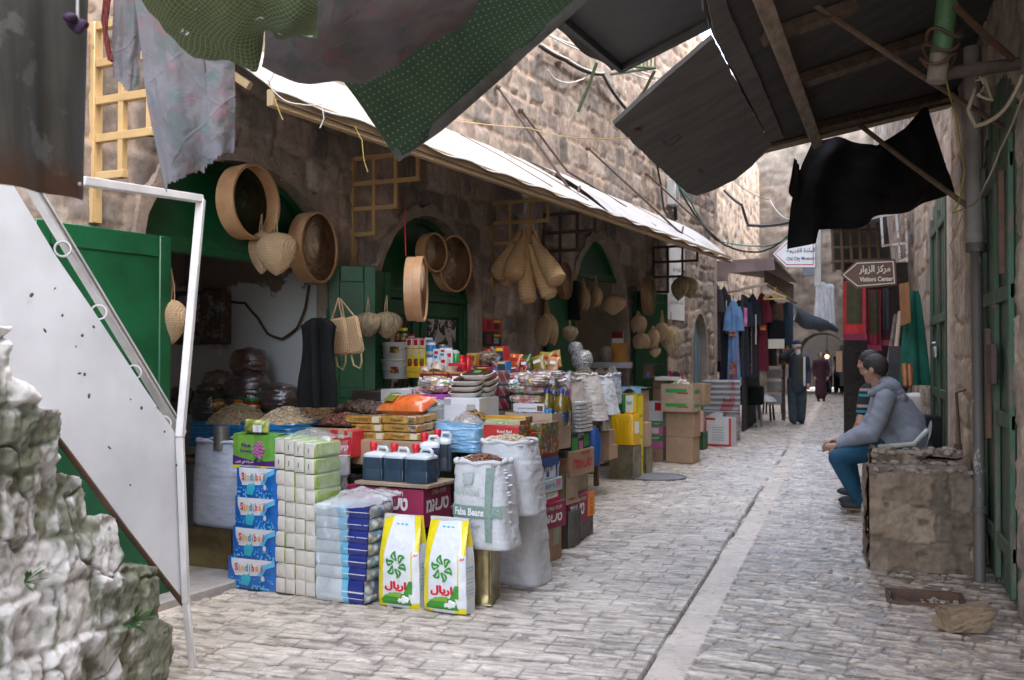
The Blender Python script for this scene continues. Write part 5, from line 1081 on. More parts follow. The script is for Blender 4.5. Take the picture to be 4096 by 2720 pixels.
# paper towel packs
NAVY = pm('pack_navy', (.015, .03, .22), .28, .15, 8, 30, .005, .4, coat=.5); CLR = pm('pack_clear_white', (.58, .63, .67), .25, .12, 6, 24, .006, .5, coat=.6); LBL = pm('pack_lightblue', (.16, .50, .70), .3, .1, 6, 30, .005, .3, coat=.5)
WAVE = cells('wave_end', [(.62, .65, .66), (.62, .65, .66), (.2, .45, .6), (.55, .55, .5), (.1, .2, .4)], 26, .4, .4, .3)
for k in range(8):
    vB = 603-12.3*k; off = 6*(1-math.exp(-(k/5)))*1.2 if k > 1 else 0
    c, w, h = spot(317, vB-11.9, 363.5+off, vB, sP-.02)
    t = thing('paper_towel_pack', 'navy and white paper towel pack in the pile beside the detergent bags', 'paper pack', c, RZ+rnd.uniform(-.015, .015), 'piled paper towel packs')
    w += 0; xs = [-w/2, -w/2+.58*w-.03*k*.3, -w/2+.70*w-.02*k*.3, w/2]
    for q_, (m_, nm) in enumerate(((CLR, 'clear_end'), (LBL, 'blue_band'), (NAVY, 'navy_end'))):
        b = MB(); x0, x1 = xs[q_], xs[q_+1]
        b.grid(lambda i, j: (x0+(x1-x0)*i, -.010*math.sin(pi*j)**.6+.003*float(fbm((x0+(x1-x0)*i)*20, j*2+k, 1, k, 2)), h*j), 10, 8); b.grid(lambda i, j: (x0+(x1-x0)*i, .26*j, h*.99+.004*math.sin(pi*j)), 4, 4)
        if q_ == 2: b.grid(lambda i, j: (x1, .26*i, h*j), 4, 4)
        if q_ == 0: b.grid(lambda i, j: (x0, .26*(1-i), h*j), 4, 4)
        b.build(nm, m_, t)
    b = MB(); b.grid(lambda i, j: (w/2+.001+.022*math.sin(pi*i)**.6*math.sin(pi*j)**.6, .005+.25*i, h*(.02+.96*j)), 12, 8); b.build('waved_end', WAVE, t)
    decal(t, .06*w, .5*w, h*.47, h*.53, PKW, off=.0115, name='seam')
a = spot(316, 500, 372, 507, sP)[0]; q = S(313, 507, sP-.05); r_ = S(374, 507, sP-.05)
wrap('cloudy crumpled plastic sheet over the paper towel pile', [q, r_, r_+WT*.32+Vector((0, 0, .05)), q+WT*.32+Vector((0, 0, .07))], FILM2, 4, rise=.05)
b = MB(); a0 = S(314, 505, sP-.05); b.grid(lambda i, j: a0.lerp(S(350, 505, sP-.05), i)-WT*(.012+.02*float(fbm(i*5, j*5, 1, 7, 3)))+Vector((0, 0, -(.34+.14*math.sin(i*5))*j)), 40, 36); tag(b.build('plastic_wrap', FILM), 'clear plastic film hanging over the front of the paper towel pile', 'plastic wrap')
# two detergent bags
DW = pm('bag_white', (.72, .75, .78), .28, .06, 4, 14, .012, .35, coat=.4); DY = pm('bag_yellow', (.80, .66, .01), .3, .1, 4, 14, .01, .3, coat=.4); DG = pm('bag_green', (.05, .30, .03), .3, .3, 6, 20, .005, .2, coat=.3); DGL = pm('bag_lime', (.22, .45, .05), .3, .2, bst=0); DRED = pm('bag_red', (.60, .01, .02), .35, .05, bst=0)
def detergent(label, base, rz, w=.262, h=.525, d=.15, lean=0, seed=1):
    t = thing('detergent_bag', label, 'detergent bag', base, RZ+rz, 'standing detergent bags', rx=lean)
    def surf(x, z):
        i = x/w+.5; j = z/h; q = (1-.3*abs(2*i-1)**5)*max(0, 1-max(0, (j-.55)/.45)**1.2)*min(1, .8+j*3)
        return -d*.5*max(q, .02)+.006*float(fbm(x*16+seed, z*16, 1, seed, 3))*(1-j*.3)+.012*max(0, j-.8)*5*math.sin(x*9+seed)
    wz = lambda j: 1.04-.10*j+.05*math.sin(pi*j)*(1-j)
    def front(i, j): x = (i-.5)*w; z = h*j; return (x*wz(j), surf(x, z), z)
    b = MB(); b.grid(front, 44, 60); b.grid(lambda i, j: (lambda x, z: (x*wz(j), -surf(x, z)*.9, z))((.5-i)*w, h*j), 16, 30)
    # gusset on the right
    b.grid(lambda i, j: (w/2*wz(j)-.03*max(0, j-.5)*math.sin(pi*i)*2, surf(w/2, h*j)*(1-1.95*i), h*j), 10, 30); b.grid(lambda i, j: (-w/2*wz(j), -surf(w/2, h*j)*(1-1.95*i), h*j), 8, 24); b.build('body', DW, t)
    yf = lambda x, z: surf(x, z)
    def strip(x0, x1, z0, z1, m_, off, name):
        b = MB(); b.grid(lambda i, j: (lambda x, z: (x*wz(z/h), surf(x, z)-off, z))((x0(j) if callable(x0) else x0)*w+((x1(j) if callable(x1) else x1)-(x0(j) if callable(x0) else x0))*w*i, (z0+(z1-z0)*j)*h), 14, 30); b.build(name, m_, t)
    strip(-.5, lambda j: -.36+.11*(j-.25)**2*(1 if j > .3 else 0)+.12*max(0, j-.55), .03, .999, DY, .0015, 'yellow_edge')
    strip(lambda j: .41-.10*max(0, j-.3)-.02*j, lambda j: .5, .62, .999, DY, .0015, 'yellow_edge'); strip(lambda j: .33, lambda j: .36, .15, .62, DY, .0015, 'yellow_line')
    strip(-.5, lambda j: -.2-.25*j, .0, .05, DY, .0016, 'yellow_foot'); strip(lambda j: .25+.1*j, .5, .0, .06, DY, .0016, 'yellow_foot')
    strip(lambda j: -.42+.25*j*j, lambda j: .36-.08*j, .035, .16, DG, .002, 'green_ground'); strip(lambda j: .16+.12*j, lambda j: .36, .16, .30, DG, .002, 'green_peak'); strip(lambda j: -.36+.3*j, lambda j: .1, .12, .17, DGL, .003, 'lime_glow')
    b = MB()
    for k in range(6):     # six green petals of the emblem
        a0 = pi/2+k*pi/3-.2; pts = []
        for q_ in range(9):
            f = q_/8; rr = .018+.045*f; aa = a0+.55*math.sin(f*pi)*.6+.25*f; pts.append((rr*math.cos(aa), rr*math.sin(aa), .0055*math.sin(pi*min(1, f*.9+.08))))
        for sg in (-1, 1):
            vs = []; 
            for (x, z, ww) in pts:
                nx, nz = -z, x; L_ = math.hypot(nx, nz)+1e-6; o_ = sg*ww*1.9; X = x+nx/L_*o_; Z = z+nz/L_*o_; X2 = x+nx/L_*(o_+.012); Z2 = z+nz/L_*(o_+.012)
                for (a_, c_) in ((X, Z), (X2, Z2)): xx, zz = -.03*w+a_*1.12, .47*h+c_*1.2; vs.append((xx, surf(xx, zz)-.0035, zz))
            b.add(vs, [(2*m_, 2*m_+1, 2*m_+3, 2*m_+2) for m_ in range(8)])
    b.build('emblem', DG, t)
    o = text(arab('اريال'), DRED, t, (-.03*w, 0, .235*h), width=.55*w, height=.11*h, bold=.05); bend(o, surf, .007)
    b = MB()
    for (dx, dz, rr) in ((.2, .10, .026), (.08, .085, .014)):
        for k in range(9): a_ = k*2.4; q_ = rr*.28*math.sqrt(k); xx, zz = dx*w+q_*math.cos(a_), dz*h+q_*math.sin(a_)*.8; b.ball((xx, surf(xx, zz)-.003, zz), (rr*.5, .003, rr*.42), 8, 5)
    b.build('white_flower', WPR, t)
    for k in range(3):
        x, z = (-.1+.11*k)*w, .9*h; b = MB(); b.ball((x, surf(x, z)-.001, z), (.011, .002, .006), 10, 6); b.build('handle_hole', DOTC, t)
    for k in range(9): z = (.16+.04*k)*h; b = MB(); b.grid(lambda i, j: (w/2*wz(z/h)+.003, -.05+.08*i, z+.004*j), 3, 2); b.build('small_print', CYAN if k % 3 else YELP, t)
    b = MB(); b.grid(lambda i, j: (w/2*wz(.7+.3*j)-.03*max(0, .2+.3*j)*math.sin(pi*i)*2+.002, surf(w/2, h*(.7+.3*j))*(1-1.95*i), h*(.7+.299*j)), 10, 12); b.build('yellow_edge', DY, t)
    xx = .43*w; o = text(arab('اريال'), DRED, t, (xx, 0, .585*h), width=.1*w, height=.03*h, bold=.05); bend(o, surf, .005)
    o = text(arab('كغم ٨'), DRED, t, (-.45*w, 0, .4*h), width=.13*w, bold=.03, rz=pi/2); bend(o, surf, .004)
    return t
detergent('white yellow and green detergent bag beside the navy paper towels', S(401, 606, 5.52)+WT*.03, .02, seed=3)
detergent('white yellow and green detergent bag nearest the lane', S(447, 611, 5.52)+WT*.03, .0, seed=8)
# ------------------------------------------------------------------ tins
def tin(label, box, dep, mat, jit=0, group=None, label_art=None):
    t, w, h = root('oil_tin', label, 'tin', box, jit, group); b = MB(); n = 12
    for (nx, ny, ox, oy, L_) in ((0, -1, -w/2, 0, w), (1, 0, w/2, 0, dep), (0, 1, w/2, dep, w), (-1, 0, -w/2, dep, dep)):
        tx, ty = -ny, nx
        def fn(i, j):
            e_ = max(abs(2*i-1), abs(2*j-1)); q = -.005*float(sst(.86, .78, e_)+0) if False else (-.006 if e_ < .8 else 0)
            q += .004*float(fbm(i*3+ox*9, j*3+h, 1, 4, 2)); return (ox+tx*L_*i+nx*q, oy+ty*L_*i+ny*q, h*j)
        b.grid(fn, 16, 16)
    b.add([(-w/2, 0, h-.004), (w/2, 0, h-.004), (w/2, dep, h-.004), (-w/2, dep, h-.004)], [(0, 1, 2, 3)]); b.build('body', mat, t, ang=25)
    b = MB()
    for z in (0, h-.006):
        pts = [(-w/2, 0, z+.003), (w/2, 0, z+.003), (w/2, dep, z+.003), (-w/2, dep, z+.003), (-w/2, 0, z+.003)]; b = MB(); b.tube(pts, .004, 5); b.build('rim', mat, t)
    b = MB(); b.lathe([(.02, 0), (.02, .012), (0, .013)], 12, Matrix.Translation((.2*w, dep*.3, h-.004))); b.build('cap', mat, t)
    if label_art: label_art(t, w, h)
    return t
tin('gold oil tin under the pale blue sack on the shop step', spot(189, 528, 231, 576, 5.62), .24, GOLD)
tin('dark gold oil tin on the paving behind the detergent bags', spot(470, 546, 490, 604, 5.72), .24, GOLD, .25)
for k, (uL, uR, s_) in enumerate(((380, 404, 5.95), (405, 425, 5.95), (425, 445, 6.2))):
    c, w, h = spot(uL, 521, uR, 560, s_); c.z = 0; tin('olive oil tin under the front magenta carton', (c, w, .33), .22, TIND, 0, 'tins under the front magenta carton')
# ------------------------------------------------------------------ sacks
BEANS = island('brown_beans', [(.16, .06, .03), (.22, .09, .04), (.11, .04, .025), (.26, .12, .06)], .5); OATS = island('pale_flakes', [(.52, .42, .28), (.44, .34, .22), (.60, .50, .35), (.36, .28, .18)], .8); WHEAT = island('wheat_grain', [(.42, .33, .19), (.50, .40, .24), (.35, .27, .16)], .7); NUTS = island('peanuts', [(.35, .21, .10), (.44, .29, .15), (.26, .15, .08)], .7); DKG = island('dark_grain', [(.10, .075, .05), (.15, .11, .075), (.07, .05, .035)], .75); GRYG = island('grey_grain', [(.22, .19, .14), (.30, .25, .19), (.17, .14, .11)], .8)
c, w, h = spot(187, 441, 238, 528, 5.62); sack('pale blue woven sack with a rolled rim on the gold oil tin', c+WT*.13, w*1.0, .27, h, WOVENB, 0, (0, 0), 0, True, DKG, .03, 120, .007, 3)
c = spot(213, 424, 230, 444, 5.66); t = thing('metal_can', 'dented grey metal can in front of the blue plastic', 'can', c[0], RZ); b = MB(); b.lathe([(.045, -.04), (.052, -.035), (.052, .118), (.049, .118), (.047, .0), (0, .0)], 24); b.build('can', pm('zinc', (.3, .29, .27), .4, .35, 9, 30, .004, .4, metal=.7), t)
c, w, h = spot(491, 508, 536, 588, 5.85); bs = sack('big white woven sack standing on the paving under the flaked one', G(512, 586)+WT*.16, w*1.02, .34, h, WOVEN, 0, (-.03, 0), .26, False, None, seed=5, closed=True)
c, w, h = spot(477, 442, 526, 516, 5.95); sack('white sack of pale dried flakes on the big sack', c+WT*.17, w*1.06, .32, h, WOVEN, 0, (-.03, 0), .16, True, OATS, .045, 320, .014, 7)
c, w, h = spot(448, 462, 502, 550, 5.62)
ft = sack('printed sack of brown beans with green lettering', c+WT*.15, w*1.0, .28, h, WOVEN, -.06, (-.035, .02), .2, True, BEANS, .05, 420, .0085, 9)
FG = pm('faded_green_print', (.24, .35, .30), .7, .35, 60, bst=0, lo=.3, hi=.6); FGL = pm('faded_grey_print', (.42, .48, .46), .7, .3, 60, bst=0)
def sfront(x, z):
    j = z/h; p = (.97+.10*math.sin(pi*min(1, j*.95+.06))**.8); q = min(.999, abs(x+.035*j*j)/(w/2*p*.93)); e = 3.2+2.5*(1-j)**3; return -.14*p*.93*(1-q**e)**(1/e)+.02*j*j-.012
poly(ft, [(-.44*w, .36*h), (.46*w, .36*h), (.46*w, .50*h), (-.46*w, .50*h)], FG, sfront, .004, 'green_band')
poly(ft, [(.22*w, .10*h), (.33*w, .10*h), (.31*w, .93*h), (.19*w, .93*h)], FG, sfront, .003, 'green_stripe')
bend(text('Faba Beans', WPR, ft, (-.08*w, 0, .43*h), width=.56*w, height=.085*h, bold=.03), sfront, .008)
bend(text('AlAwael', FGL, ft, (-.16*w, 0, .66*h), width=.5*w, height=.11*h, bold=.0), sfront, .006)
bend(text(arab('فول انجليزي حب'), FG, ft, (-.12*w, 0, .27*h), width=.5*w, bold=.0), sfront, .006)
poly(ft, [(-.22*w, .74*h), (-.05*w, .74*h), (-.02*w, .88*h), (-.25*w, .86*h)], FGL, sfront, .004, 'emblem')
b = MB(); 
for k in range(30): z = h*(.08+.84*k/30); b.ball((.42*w+.02*math.sin(k*1.7), -.02, z), (.016, .02, .008), 7, 5)
b.build('stitched_seam', WOVEN, ft)
# ================================================================== goods: middle rows
WOODT = pm('table_wood', (.16, .10, .06), .8, .3, 5, 60, .004, .5, stretch=(1, 5, 1))
def table(label, off0, off1, s0, s1, h):
    t = thing('trestle_table', label, 'table', WF((off0+off1)/2, (s0+s1)/2, 0), RZ); w, d = off1-off0, s1-s0
    b = MB(); b.box(-w/2, w/2, -d/2, d/2, h-.03, h, .004); b.build('table_top', WOODT, t)
    for sx in (-1, 1):
        for sy in (-1, 1): b = MB(); b.box(sx*(w/2-.05)-.025, sx*(w/2-.05)+.025, sy*(d/2-.05)-.025, sy*(d/2-.05)+.025, .0, h-.031, .003); b.build('leg', WOODT, t)
table('low wooden trestle table hidden under the grain bins', -.75, .72, 5.85, 6.75, .72); table('wooden trestle table behind the fig boxes', .35, 1.5, 6.85, 7.75, .78); table('wooden trestle table against the closed green doors', -.02, 1.2, 7.8, 9.0, .86)
# blue lined bins with heaps
BLUEPL = pm('blue_plastic', (.015, .17, .40), .3, .3, 5, 9, .02, .6, coat=.5); PBLUE = pm('pale_blue_plastic', (.20, .42, .64), .28, .3, 5, 8, .03, .8, coat=.6, c2=(.32, .52, .70))
def liner(t, w, d, h, mat, seed):
    b = MB()
    def fn(i, j):
        a = 2*pi*i; c, s_ = math.cos(a), math.sin(a); e = 8; k = (abs(c)**e+abs(s_)**e)**(-1/e); n_ = .012*float(fbm(c*3+seed, s_*3, j*3, seed, 3))
        return (w/2*c*k*(1+n_*3), d/2*s_*k*(1+n_*3), h*j+(.01*float(fbm(c*4, s_*4, 3, seed, 2)) if j > .9 else 0))
    b.grid(fn, 64, 24); b.build('plastic_liner', mat, t)
for k, (uL, uR, vT, vB, vh, s_, m_, lab) in enumerate(((184, 246, 424, 447, 405, 5.95, WHEAT, 'blue lined bin heaped with pale wheat in the first shop'), (236, 291, 424, 445, 408, 5.8, OATS, 'blue lined bin heaped with white grain behind the tissue packet'), (272, 322, 419, 440, 404, 6.3, NUTS, 'blue lined bin heaped with brown peanuts'))):
    c, w, h = spot(uL, vT, uR, vB, s_); t = thing('grain_bin', lab, 'bin', c+WT*.25, RZ, 'blue lined grain bins'); liner(t, w, .5, h, BLUEPL, k+2); zz = S((uL+uR)/2, vh, s_+.25).z-c.z-h
    contents(t, w*.93, .46, h*.95, zz+.02, 620, .0075, m_, k+5)
# sealed bags and jars at the back of the first shop
DATES = cells('dates_in_film', [(.07, .025, .015), (.11, .04, .02), (.05, .02, .012)], 26, .3, 1.0, .9, 9); REDP = cells('red_powder_bag', [(.16, .04, .015), (.2, .055, .02)], 8, .4, .9, .9, 8); TANB = cells('tan_bag', [(.30, .19, .10), (.24, .15, .08)], 40, .4, .7, .7, 8); DARKB = cells('dark_bag', [(.05, .045, .045), (.08, .07, .07)], 60, .35, .8, .8, 8)
def fatbag(label, uL, vT, uR, vB, s_, mat, tall=1, seed=1, knot=True, name='sealed_bag'):
    c, w, h = spot(uL, vT, uR, vB, s_); t = thing(name, label, 'bag', c+WT*w*.4, RZ); b = MB()
    def fn(i, j):
        a = 2*pi*i; r = (math.sin(pi*min(1, .12+j*.8))**.45)*(1 if j < .9 else (1-j)*9+.1); n_ = 1+.10*float(fbm(math.cos(a)*2+seed, math.sin(a)*2, j*4, seed, 3)); return (w/2*r*math.cos(a)*n_, w*.4*r*math.sin(a)*n_, h*j)
    b.grid(fn, 40, 26); b.build('filling', mat, t)
    b = MB(); b.grid(lambda i, j: (lambda p: (p[0]*1.04, p[1]*1.04, p[2]*1.02))(fn(i, j)), 30, 18); b.build('plastic', film('tight_film', op=.025, ws=16), t); return t
fatbag('clear bag of dark red powder standing on the date bags', 222, 347, 254, 377, 6.45, REDP, seed=2); fatbag('tall clear bag packed with dark dates, taller of the two date bags', 214, 371, 254, 412, 6.3, DATES, seed=3); fatbag('low clear bag packed with dark dates beside the white wall', 247, 383, 285, 413, 6.3, DATES, seed=4)
fatbag('tan grain bag in the dark back of the first shop', 195, 370, 222, 395, 6.45, TANB, seed=5); fatbag('black wrapped bag beside the white gate frame', 182, 392, 212, 425, 6.25, DARKB, seed=6); fatbag('dark date bag behind the white gate frame', 162, 385, 184, 415, 6.3, DATES, seed=7); fatbag('round tan bag of grain at the back of the first shop', 190, 384, 211, 396, 6.4, TANB, seed=8)
def jar(label, u0, u1, vT, vB, s_, mat, lid, group=None):
    c, w, h = spot(u0, vT, u1, vB, s_); t = thing('food_jar', label, 'jar', c, RZ, group); r = w/2; b = MB(); b.lathe([(r*.85, 0), (r, .01), (r, h*.72), (r*.8, h*.82), (r*.8, h*.84)], 20); b.build('glass', mat, t); b = MB(); b.lathe([(r*.86, h*.82), (r*.88, h*.83), (r*.88, h*.98), (r*.8, h), (0, h)], 20); b.build('lid', lid, t)
    b = MB(); b.lathe([(r*1.01, h*.18), (r*1.02, h*.19), (r*1.02, h*.6), (r*1.01, h*.61)], 20); b.build('label', cells('jar_label', [(.6, .4, .1), (.5, .06, .03), (.7, .65, .5), (.1, .3, .05)], 30, .4, .3, .1), t); return t
JARP = pm('pickle_orange', (.45, .16, .02), .15, .3, 20, bst=0, coat=.6); GRL = pm('lid_green', (.01, .2, .03), .4, .1, bst=0); REDL = pm('lid_red', (.5, .01, .015), .35, .1, bst=0)
jar('orange food jar standing left of the pair of jars', 212, 224, 396, 411, 6.35, JARP, DGR); jar('orange food jar with a dark lid, middle of the three jars', 235, 247, 396, 413, 6.35, JARP, DGR); jar('dark red food jar with a bright green lid', 246, 259, 398, 415, 6.3, pm('pickle_red', (.25, .02, .02), .15, .3, 20, bst=0, coat=.6), GRL)
# wall fittings in the first shop
p = S(206, 318, 6.88); t = thing('fuse_box', 'old rusty brown fuse box on the white inner wall', 'fuse box', p, RZ-pi/2); b = MB(); b.box(0, .12, -.28, .28, -.22, .22, .01); b.build('case', worn('fuse_rust', (.10, .06, .04), (.2, .2, .2), .7, 7, .55), t); b = MB(); b.box(.12, .13, -.22, .05, -.12, .18, .004); b.build('door', worn('fuse_door', (.12, .12, .12), (.3, .3, .3), .6, 9, .5), t)
p = S(217, 348, 6.89); t = thing('wall_socket', 'white wall socket on the inner wall of the first shop', 'socket', p, RZ-pi/2); b = MB(); b.box(0, .03, -.06, .06, -.06, .06, .006); b.build('plate', WCARD, t); b = MB(); [b.box(.0301, .032, y-.005, y+.005, z-.006, z+.006, 0) for y, z in ((-.02, 0), (.02, 0), (0, .02))]; b.build('holes', INK, t)
cable([S(u, v, 6.87) for u, v in ((225, 300), (245, 303), (258, 318), (268, 334), (282, 339), (297, 328), (305, 309), (309, 285))], .011, pm('brown_cable', (.09, .06, .04), .6), 'brown cable looping over the white inner wall', .03)
# cardboard, jugs and figs
t, w, h = carton('magenta printed carton under the syrup jugs, nearest the detergent bags', spot(345, 488, 423, 525, 5.78), .34, MAG, marks=(('t', 'טעמוצ.', WPR, .1, .6, .42, .34, .05), ('t', 'תות-שדה', CREAM, .1, .88, .3, .13), ('s', 'טעאמ', WPR, .5, .55, .8, .34, .04), ('s', 'תות-שדה', CREAM, .55, .9, .5, .12)))
BOARD = pm('pallet_board', (.36, .27, .19), .85, .3, 6, 60, .004, .6, stretch=(1, 6, 1))
c, w, h = spot(356, 481, 424, 487.5, 5.76); b = MB()
for k in range(4): b.box(-w/2-.02, w/2+.02, .01+.095*k, .095+.095*k, 0, .022, .003)
tag(at(b.build('wooden_board', BOARD), c+Vector((0, 0, .004)), RZ), 'thin wooden board between the magenta carton and the syrup jugs', 'board')
SYR = pm('syrup_jug', (.025, .05, .085), .22, .2, 8, 30, .002, .2, coat=.5); JUGC = pm('jug_clear', (.55, .60, .64), .3, .08, 8, 30, .002, .2, coat=.3); JRED = pm('cap_red', (.60, .015, .03), .35, .05, bst=0)
def jug(label, box, dep, rz=0):
    t, w, h = root('syrup_jug', label, 'jug', box, rz, 'syrup jugs on the board'); b = MB(); prof = [(.9, 0), (1, .03), (1, .34), (.985, .36), (1, .38), (1, .70)]; M = Matrix.Translation((0, dep/2, 0)) @ Matrix.Diagonal((w/2, dep/2, h, 1))
    b.lathe([(r, z) for r, z in prof], 40, M, e=7); b.build('syrup', SYR, t); b = MB(); b.lathe([(1.0, .70), (.99, .76), (.8, .82), (.3, .86), (.25, .86)], 40, M, e=6); b.build('shoulder', JUGC, t)
    b = MB(); M2 = Matrix.Translation((-w*.24, dep/2, h*.83)); b.lathe([(.021, 0), (.021, .03), (.024, .031), (.024, .055), (.02, .06), (0, .06)], 18, M2); b.build('cap', JRED, t)
    b = MB(); b.tube([(-w*.02, dep/2, h*.84), (w*.02, dep/2, h*.97), (w*.36, dep/2, h*.97), (w*.45, dep/2, h*.9), (w*.45, dep/2, h*.78)], .011, 8); b.build('handle', JUGC, t)
    for sx in (-1, 1): b = MB(); b.box(sx*w*.4-.006, sx*w*.4+.006, -.002, .003, h*.05, h*.66, .002); b.build('ridge', SYR, t)
    return t
for k, (a, c_, vT, vB, s_, lab) in enumerate(((361.5, 382, 447, 481, 5.82, 'dark syrup jug with a red cap, at the left end of the front row'), (382.5, 403, 448, 482.5, 5.82, 'dark syrup jug with a red cap, middle of the front row of three'), (403.5, 427, 449, 484, 5.8, 'dark syrup jug with a red cap, at the right end of the front row'), (420, 438, 436, 476, 6.0, 'dark syrup jug standing sideways just behind the front row'), (433.5, 450, 432.5, 472, 6.16, 'dark syrup jug farthest back by the blue plastic bin'))): jug(lab, spot(a, vT, c_, vB, s_), .15 if k < 3 else .13, 0 if k < 3 else .5)
carton('plain cardboard box supporting the packets of dried figs', spot(352, 441, 420, 466, 6.05), .3, CARD, .0); 
FIGW = cells('fig_tray', [(.26, .17, .11), (.35, .24, .16), (.2, .13, .09), (.42, .32, .24)], 45, .3, .9, .4); FGOLD = pm('fig_gold', (.50, .30, .06), .35, .4, 16, bst=0, coat=.4, c2=(.30, .13, .02))
def figbox(label, uL, vT, uR, vB, s_, words, grp='packets of dried figs'):
    t, w, h = root('fig_packet', label, 'packet', spot(uL, vT, uR, vB, s_), rnd.uniform(-.03, .03), grp); dep = .1; b = MB(); b.box(-w/2, w/2, 0, dep, 0, h*.93, .003); b.build('tray', FGOLD, t); b = MB(); b.box(-w/2+.004, w/2-.004, .004, dep-.004, h*.9, h, .004); b.build('figs', FIGW, t)
    if words: text(words, BRP, t, (-.05*w, -.002, h*.45), width=.4*w, height=h*.4, bold=.03)
    decal(t, .25*w, .45*w, .1*h, .85*h, CREAM if rnd.random() < .5 else FIGW); return t
for k in range(4):
    dv = 8.3*k; du = 2.2*k
    figbox('gold dried fig packet in the left file, layer %s' % ('at the top', 'second from the top', 'third from the top', 'at the bottom')[k], 345+du*.9+(4 if k else 0), 415.5+dv, 381+du*.7, 423+dv*.98, 6.08, 'DRIED FIGS'); figbox('gold dried fig packet in the front right file, layer %s' % ('at the top', 'second from the top', 'third from the top', 'at the bottom')[k], 382+du*.5, 416+dv, 416+du*.6, 423.5+dv*.98, 6.08, 'figgy')
    for q_ in range(2): figbox('gold fig packet end behind the right file, %s' % ('nearer, layer ', 'farther, layer ')[q_]+('at the top', 'second from the top', 'third from the top', 'at the bottom')[k], 416+du*.6+8*q_*.5-6, 415+dv-1.5*q_, 424+du*.6+6*q_, 422+dv*.98-2*q_, 6.2+.11*q_, None)
RCART = pm('red_carton', (.55, .02, .04), .5, .15, 6, bst=0); carton('small red carton with white fruit lettering beside the tissue stack', spot(330, 431, 352, 457, 5.95), .2, RCART, marks=(('t', 'קיוbo', WPR, .0, .35, .7, .25, .03), ('d', -.5, .5, .0, .06, GPR), ('d', .3, .5, .78, 1.0, CARD)))
t = thing('cup_stack', 'stack of white plastic cups below the red carton', 'cups', spot(337, 457, 350, 475, 5.9)[0]+Vector((0, 0, .0)), RZ); b = MB(); [b.lathe([(.036+.002*(k % 2), .014*k), (.044, .014*k+.012), (.044, .014*k+.014)], 18) for k in range(9)]; b.build('cups', PKW, t)
tin('dark empty crate holding up the cups', (spot(335, 476, 352, 520, 5.95)[0]*1, .13, spot(335, 476, 352, 520, 5.95)[2]), .2, BLACKC)
RAIS = island('raisins', [(.10, .03, .015), (.14, .045, .02), (.06, .02, .012)], .45); FIGS = island('dried_figs', [(.075, .045, .03), (.11, .07, .05), (.05, .03, .025), (.14, .095, .07)], .6)
def tray(label, uL, vT, uR, vB, vh, s_, dep, mat, n, r, cmat=CARD, seed=1, flat=.6):
    c, w, h = spot(uL, vT, uR, vB, s_); t = thing('produce_tray', label, 'tray', c, RZ); b = MB(); th = .008; b.box(-w/2, w/2, 0, th, 0, h, .002); b.box(-w/2, w/2, dep-th, dep, 0, h, .002); b.box(-w/2, -w/2+th, th+.001, dep-th-.001, 0, h, .002); b.box(w/2-th, w/2, th+.001, dep-th-.001, 0, h, .002); b.box(-w/2+th, w/2-th, th+.001, dep-th-.001, 0, th, 0); b.build('tray', cmat, t)
    contents(t, w*.97, dep*.97, h*.8, max(.02, S((uL+uR)/2, vh, s_+dep/2).z-c.z-h*.8), n, r, mat, seed, dep/2, flat); return t
tray('tray heaped with dark red raisins behind the tissue stack', 306, 428, 350, 440, 413, 6.0, .42, RAIS, 900, .011, CARD, 4); tray('tray of dark dried fig strings behind the raisins', 326, 414, 376, 424, 403, 6.5, .3, FIGS, 260, .026, CARD, 6, .9)
ORB = pm('orange_bag', (.62, .10, .02), .25, .35, 3, 10, .012, .5, coat=.6, c2=(.75, .30, .08))
o = packbag('groats_bag', 'glossy red orange plastic bag lying on the fig packets', 'bag', S(399, 412.5, 6.25)+Vector((0, 0, .01)), RZ, .36, .21, .12, ORB, 7, rx=-1.25, crump=.02)
b = MB(); b.grid(lambda i, j: (-.13+.08*i-.03*j, -.062+.002*math.sin(i*9), .02+.16*j), 8, 8); b.build('green_corner', pm('olive_print', (.16, .17, .02), .3, .1, bst=0, coat=.5), o); text('Couscous', WPR, o, (-.07, -.07, .12), width=.09, bold=.02)
c, w, h = spot(432, 425, 478, 452, 6.35); t = thing('produce_bin', 'pale blue plastic lined bin of dried fruit under clear film', 'bin', c+WT*.24, RZ); liner(t, w*1.02, .5, h+.02, PBLUE, 9); contents(t, w*.9, .44, h*.9, .1, 260, .016, island('dried_fruit', [(.28, .13, .03), (.36, .19, .05), (.2, .09, .02)], .5), 8)
q = S(426, 424, 6.35); wrap('shiny clear film spread over the pale blue bin', [q, S(485, 428, 6.35), S(485, 418, 6.85)+Vector((0, 0, .04)), S(432, 404, 6.85)+Vector((0, 0, .08))], film('bright_film', (.95, .97, 1), .2, 6), 7, rise=.07)
# white carton of dark pressed dates with Hebrew print
DATEC = pm('pressed_dates', (.075, .05, .04), .45, .3, 8, 40, .006, .5, coat=.3)
t, w, h = root('date_carton', 'long white carton of dark pressed dates with red Hebrew print', 'box', spot(329, 389, 415, 411, 6.85)); b = MB(); b.box(-w/2, w/2, 0, .42, 0, h*.45, .003); b.box(-w/2, -w/2+.12, 0, .42, h*.46, h, .003); b.box(w/2-.3, w/2, 0, .42, h*.46, h, .003); b.build('carton', WCARD, t); b = MB(); b.box(-w/2+.121, w/2-.301, .01, .6, h*.46, h*.93, .01); b.build('dates', DATEC, t)
for x in (-.33*w, .1*w, .33*w): text('חרמון', RED, t, (x, -.002, h*(.2 if x < .3*w else .6)), width=.09, bold=.02); b = MB(); b.tube([(x+.055*math.cos(a), -.002, h*(.2 if x < .3*w else .6)+.035*math.sin(a)) for a in np.linspace(.4, 2.7, 10)], .003, 5); b.build('emblem', GPR, t)
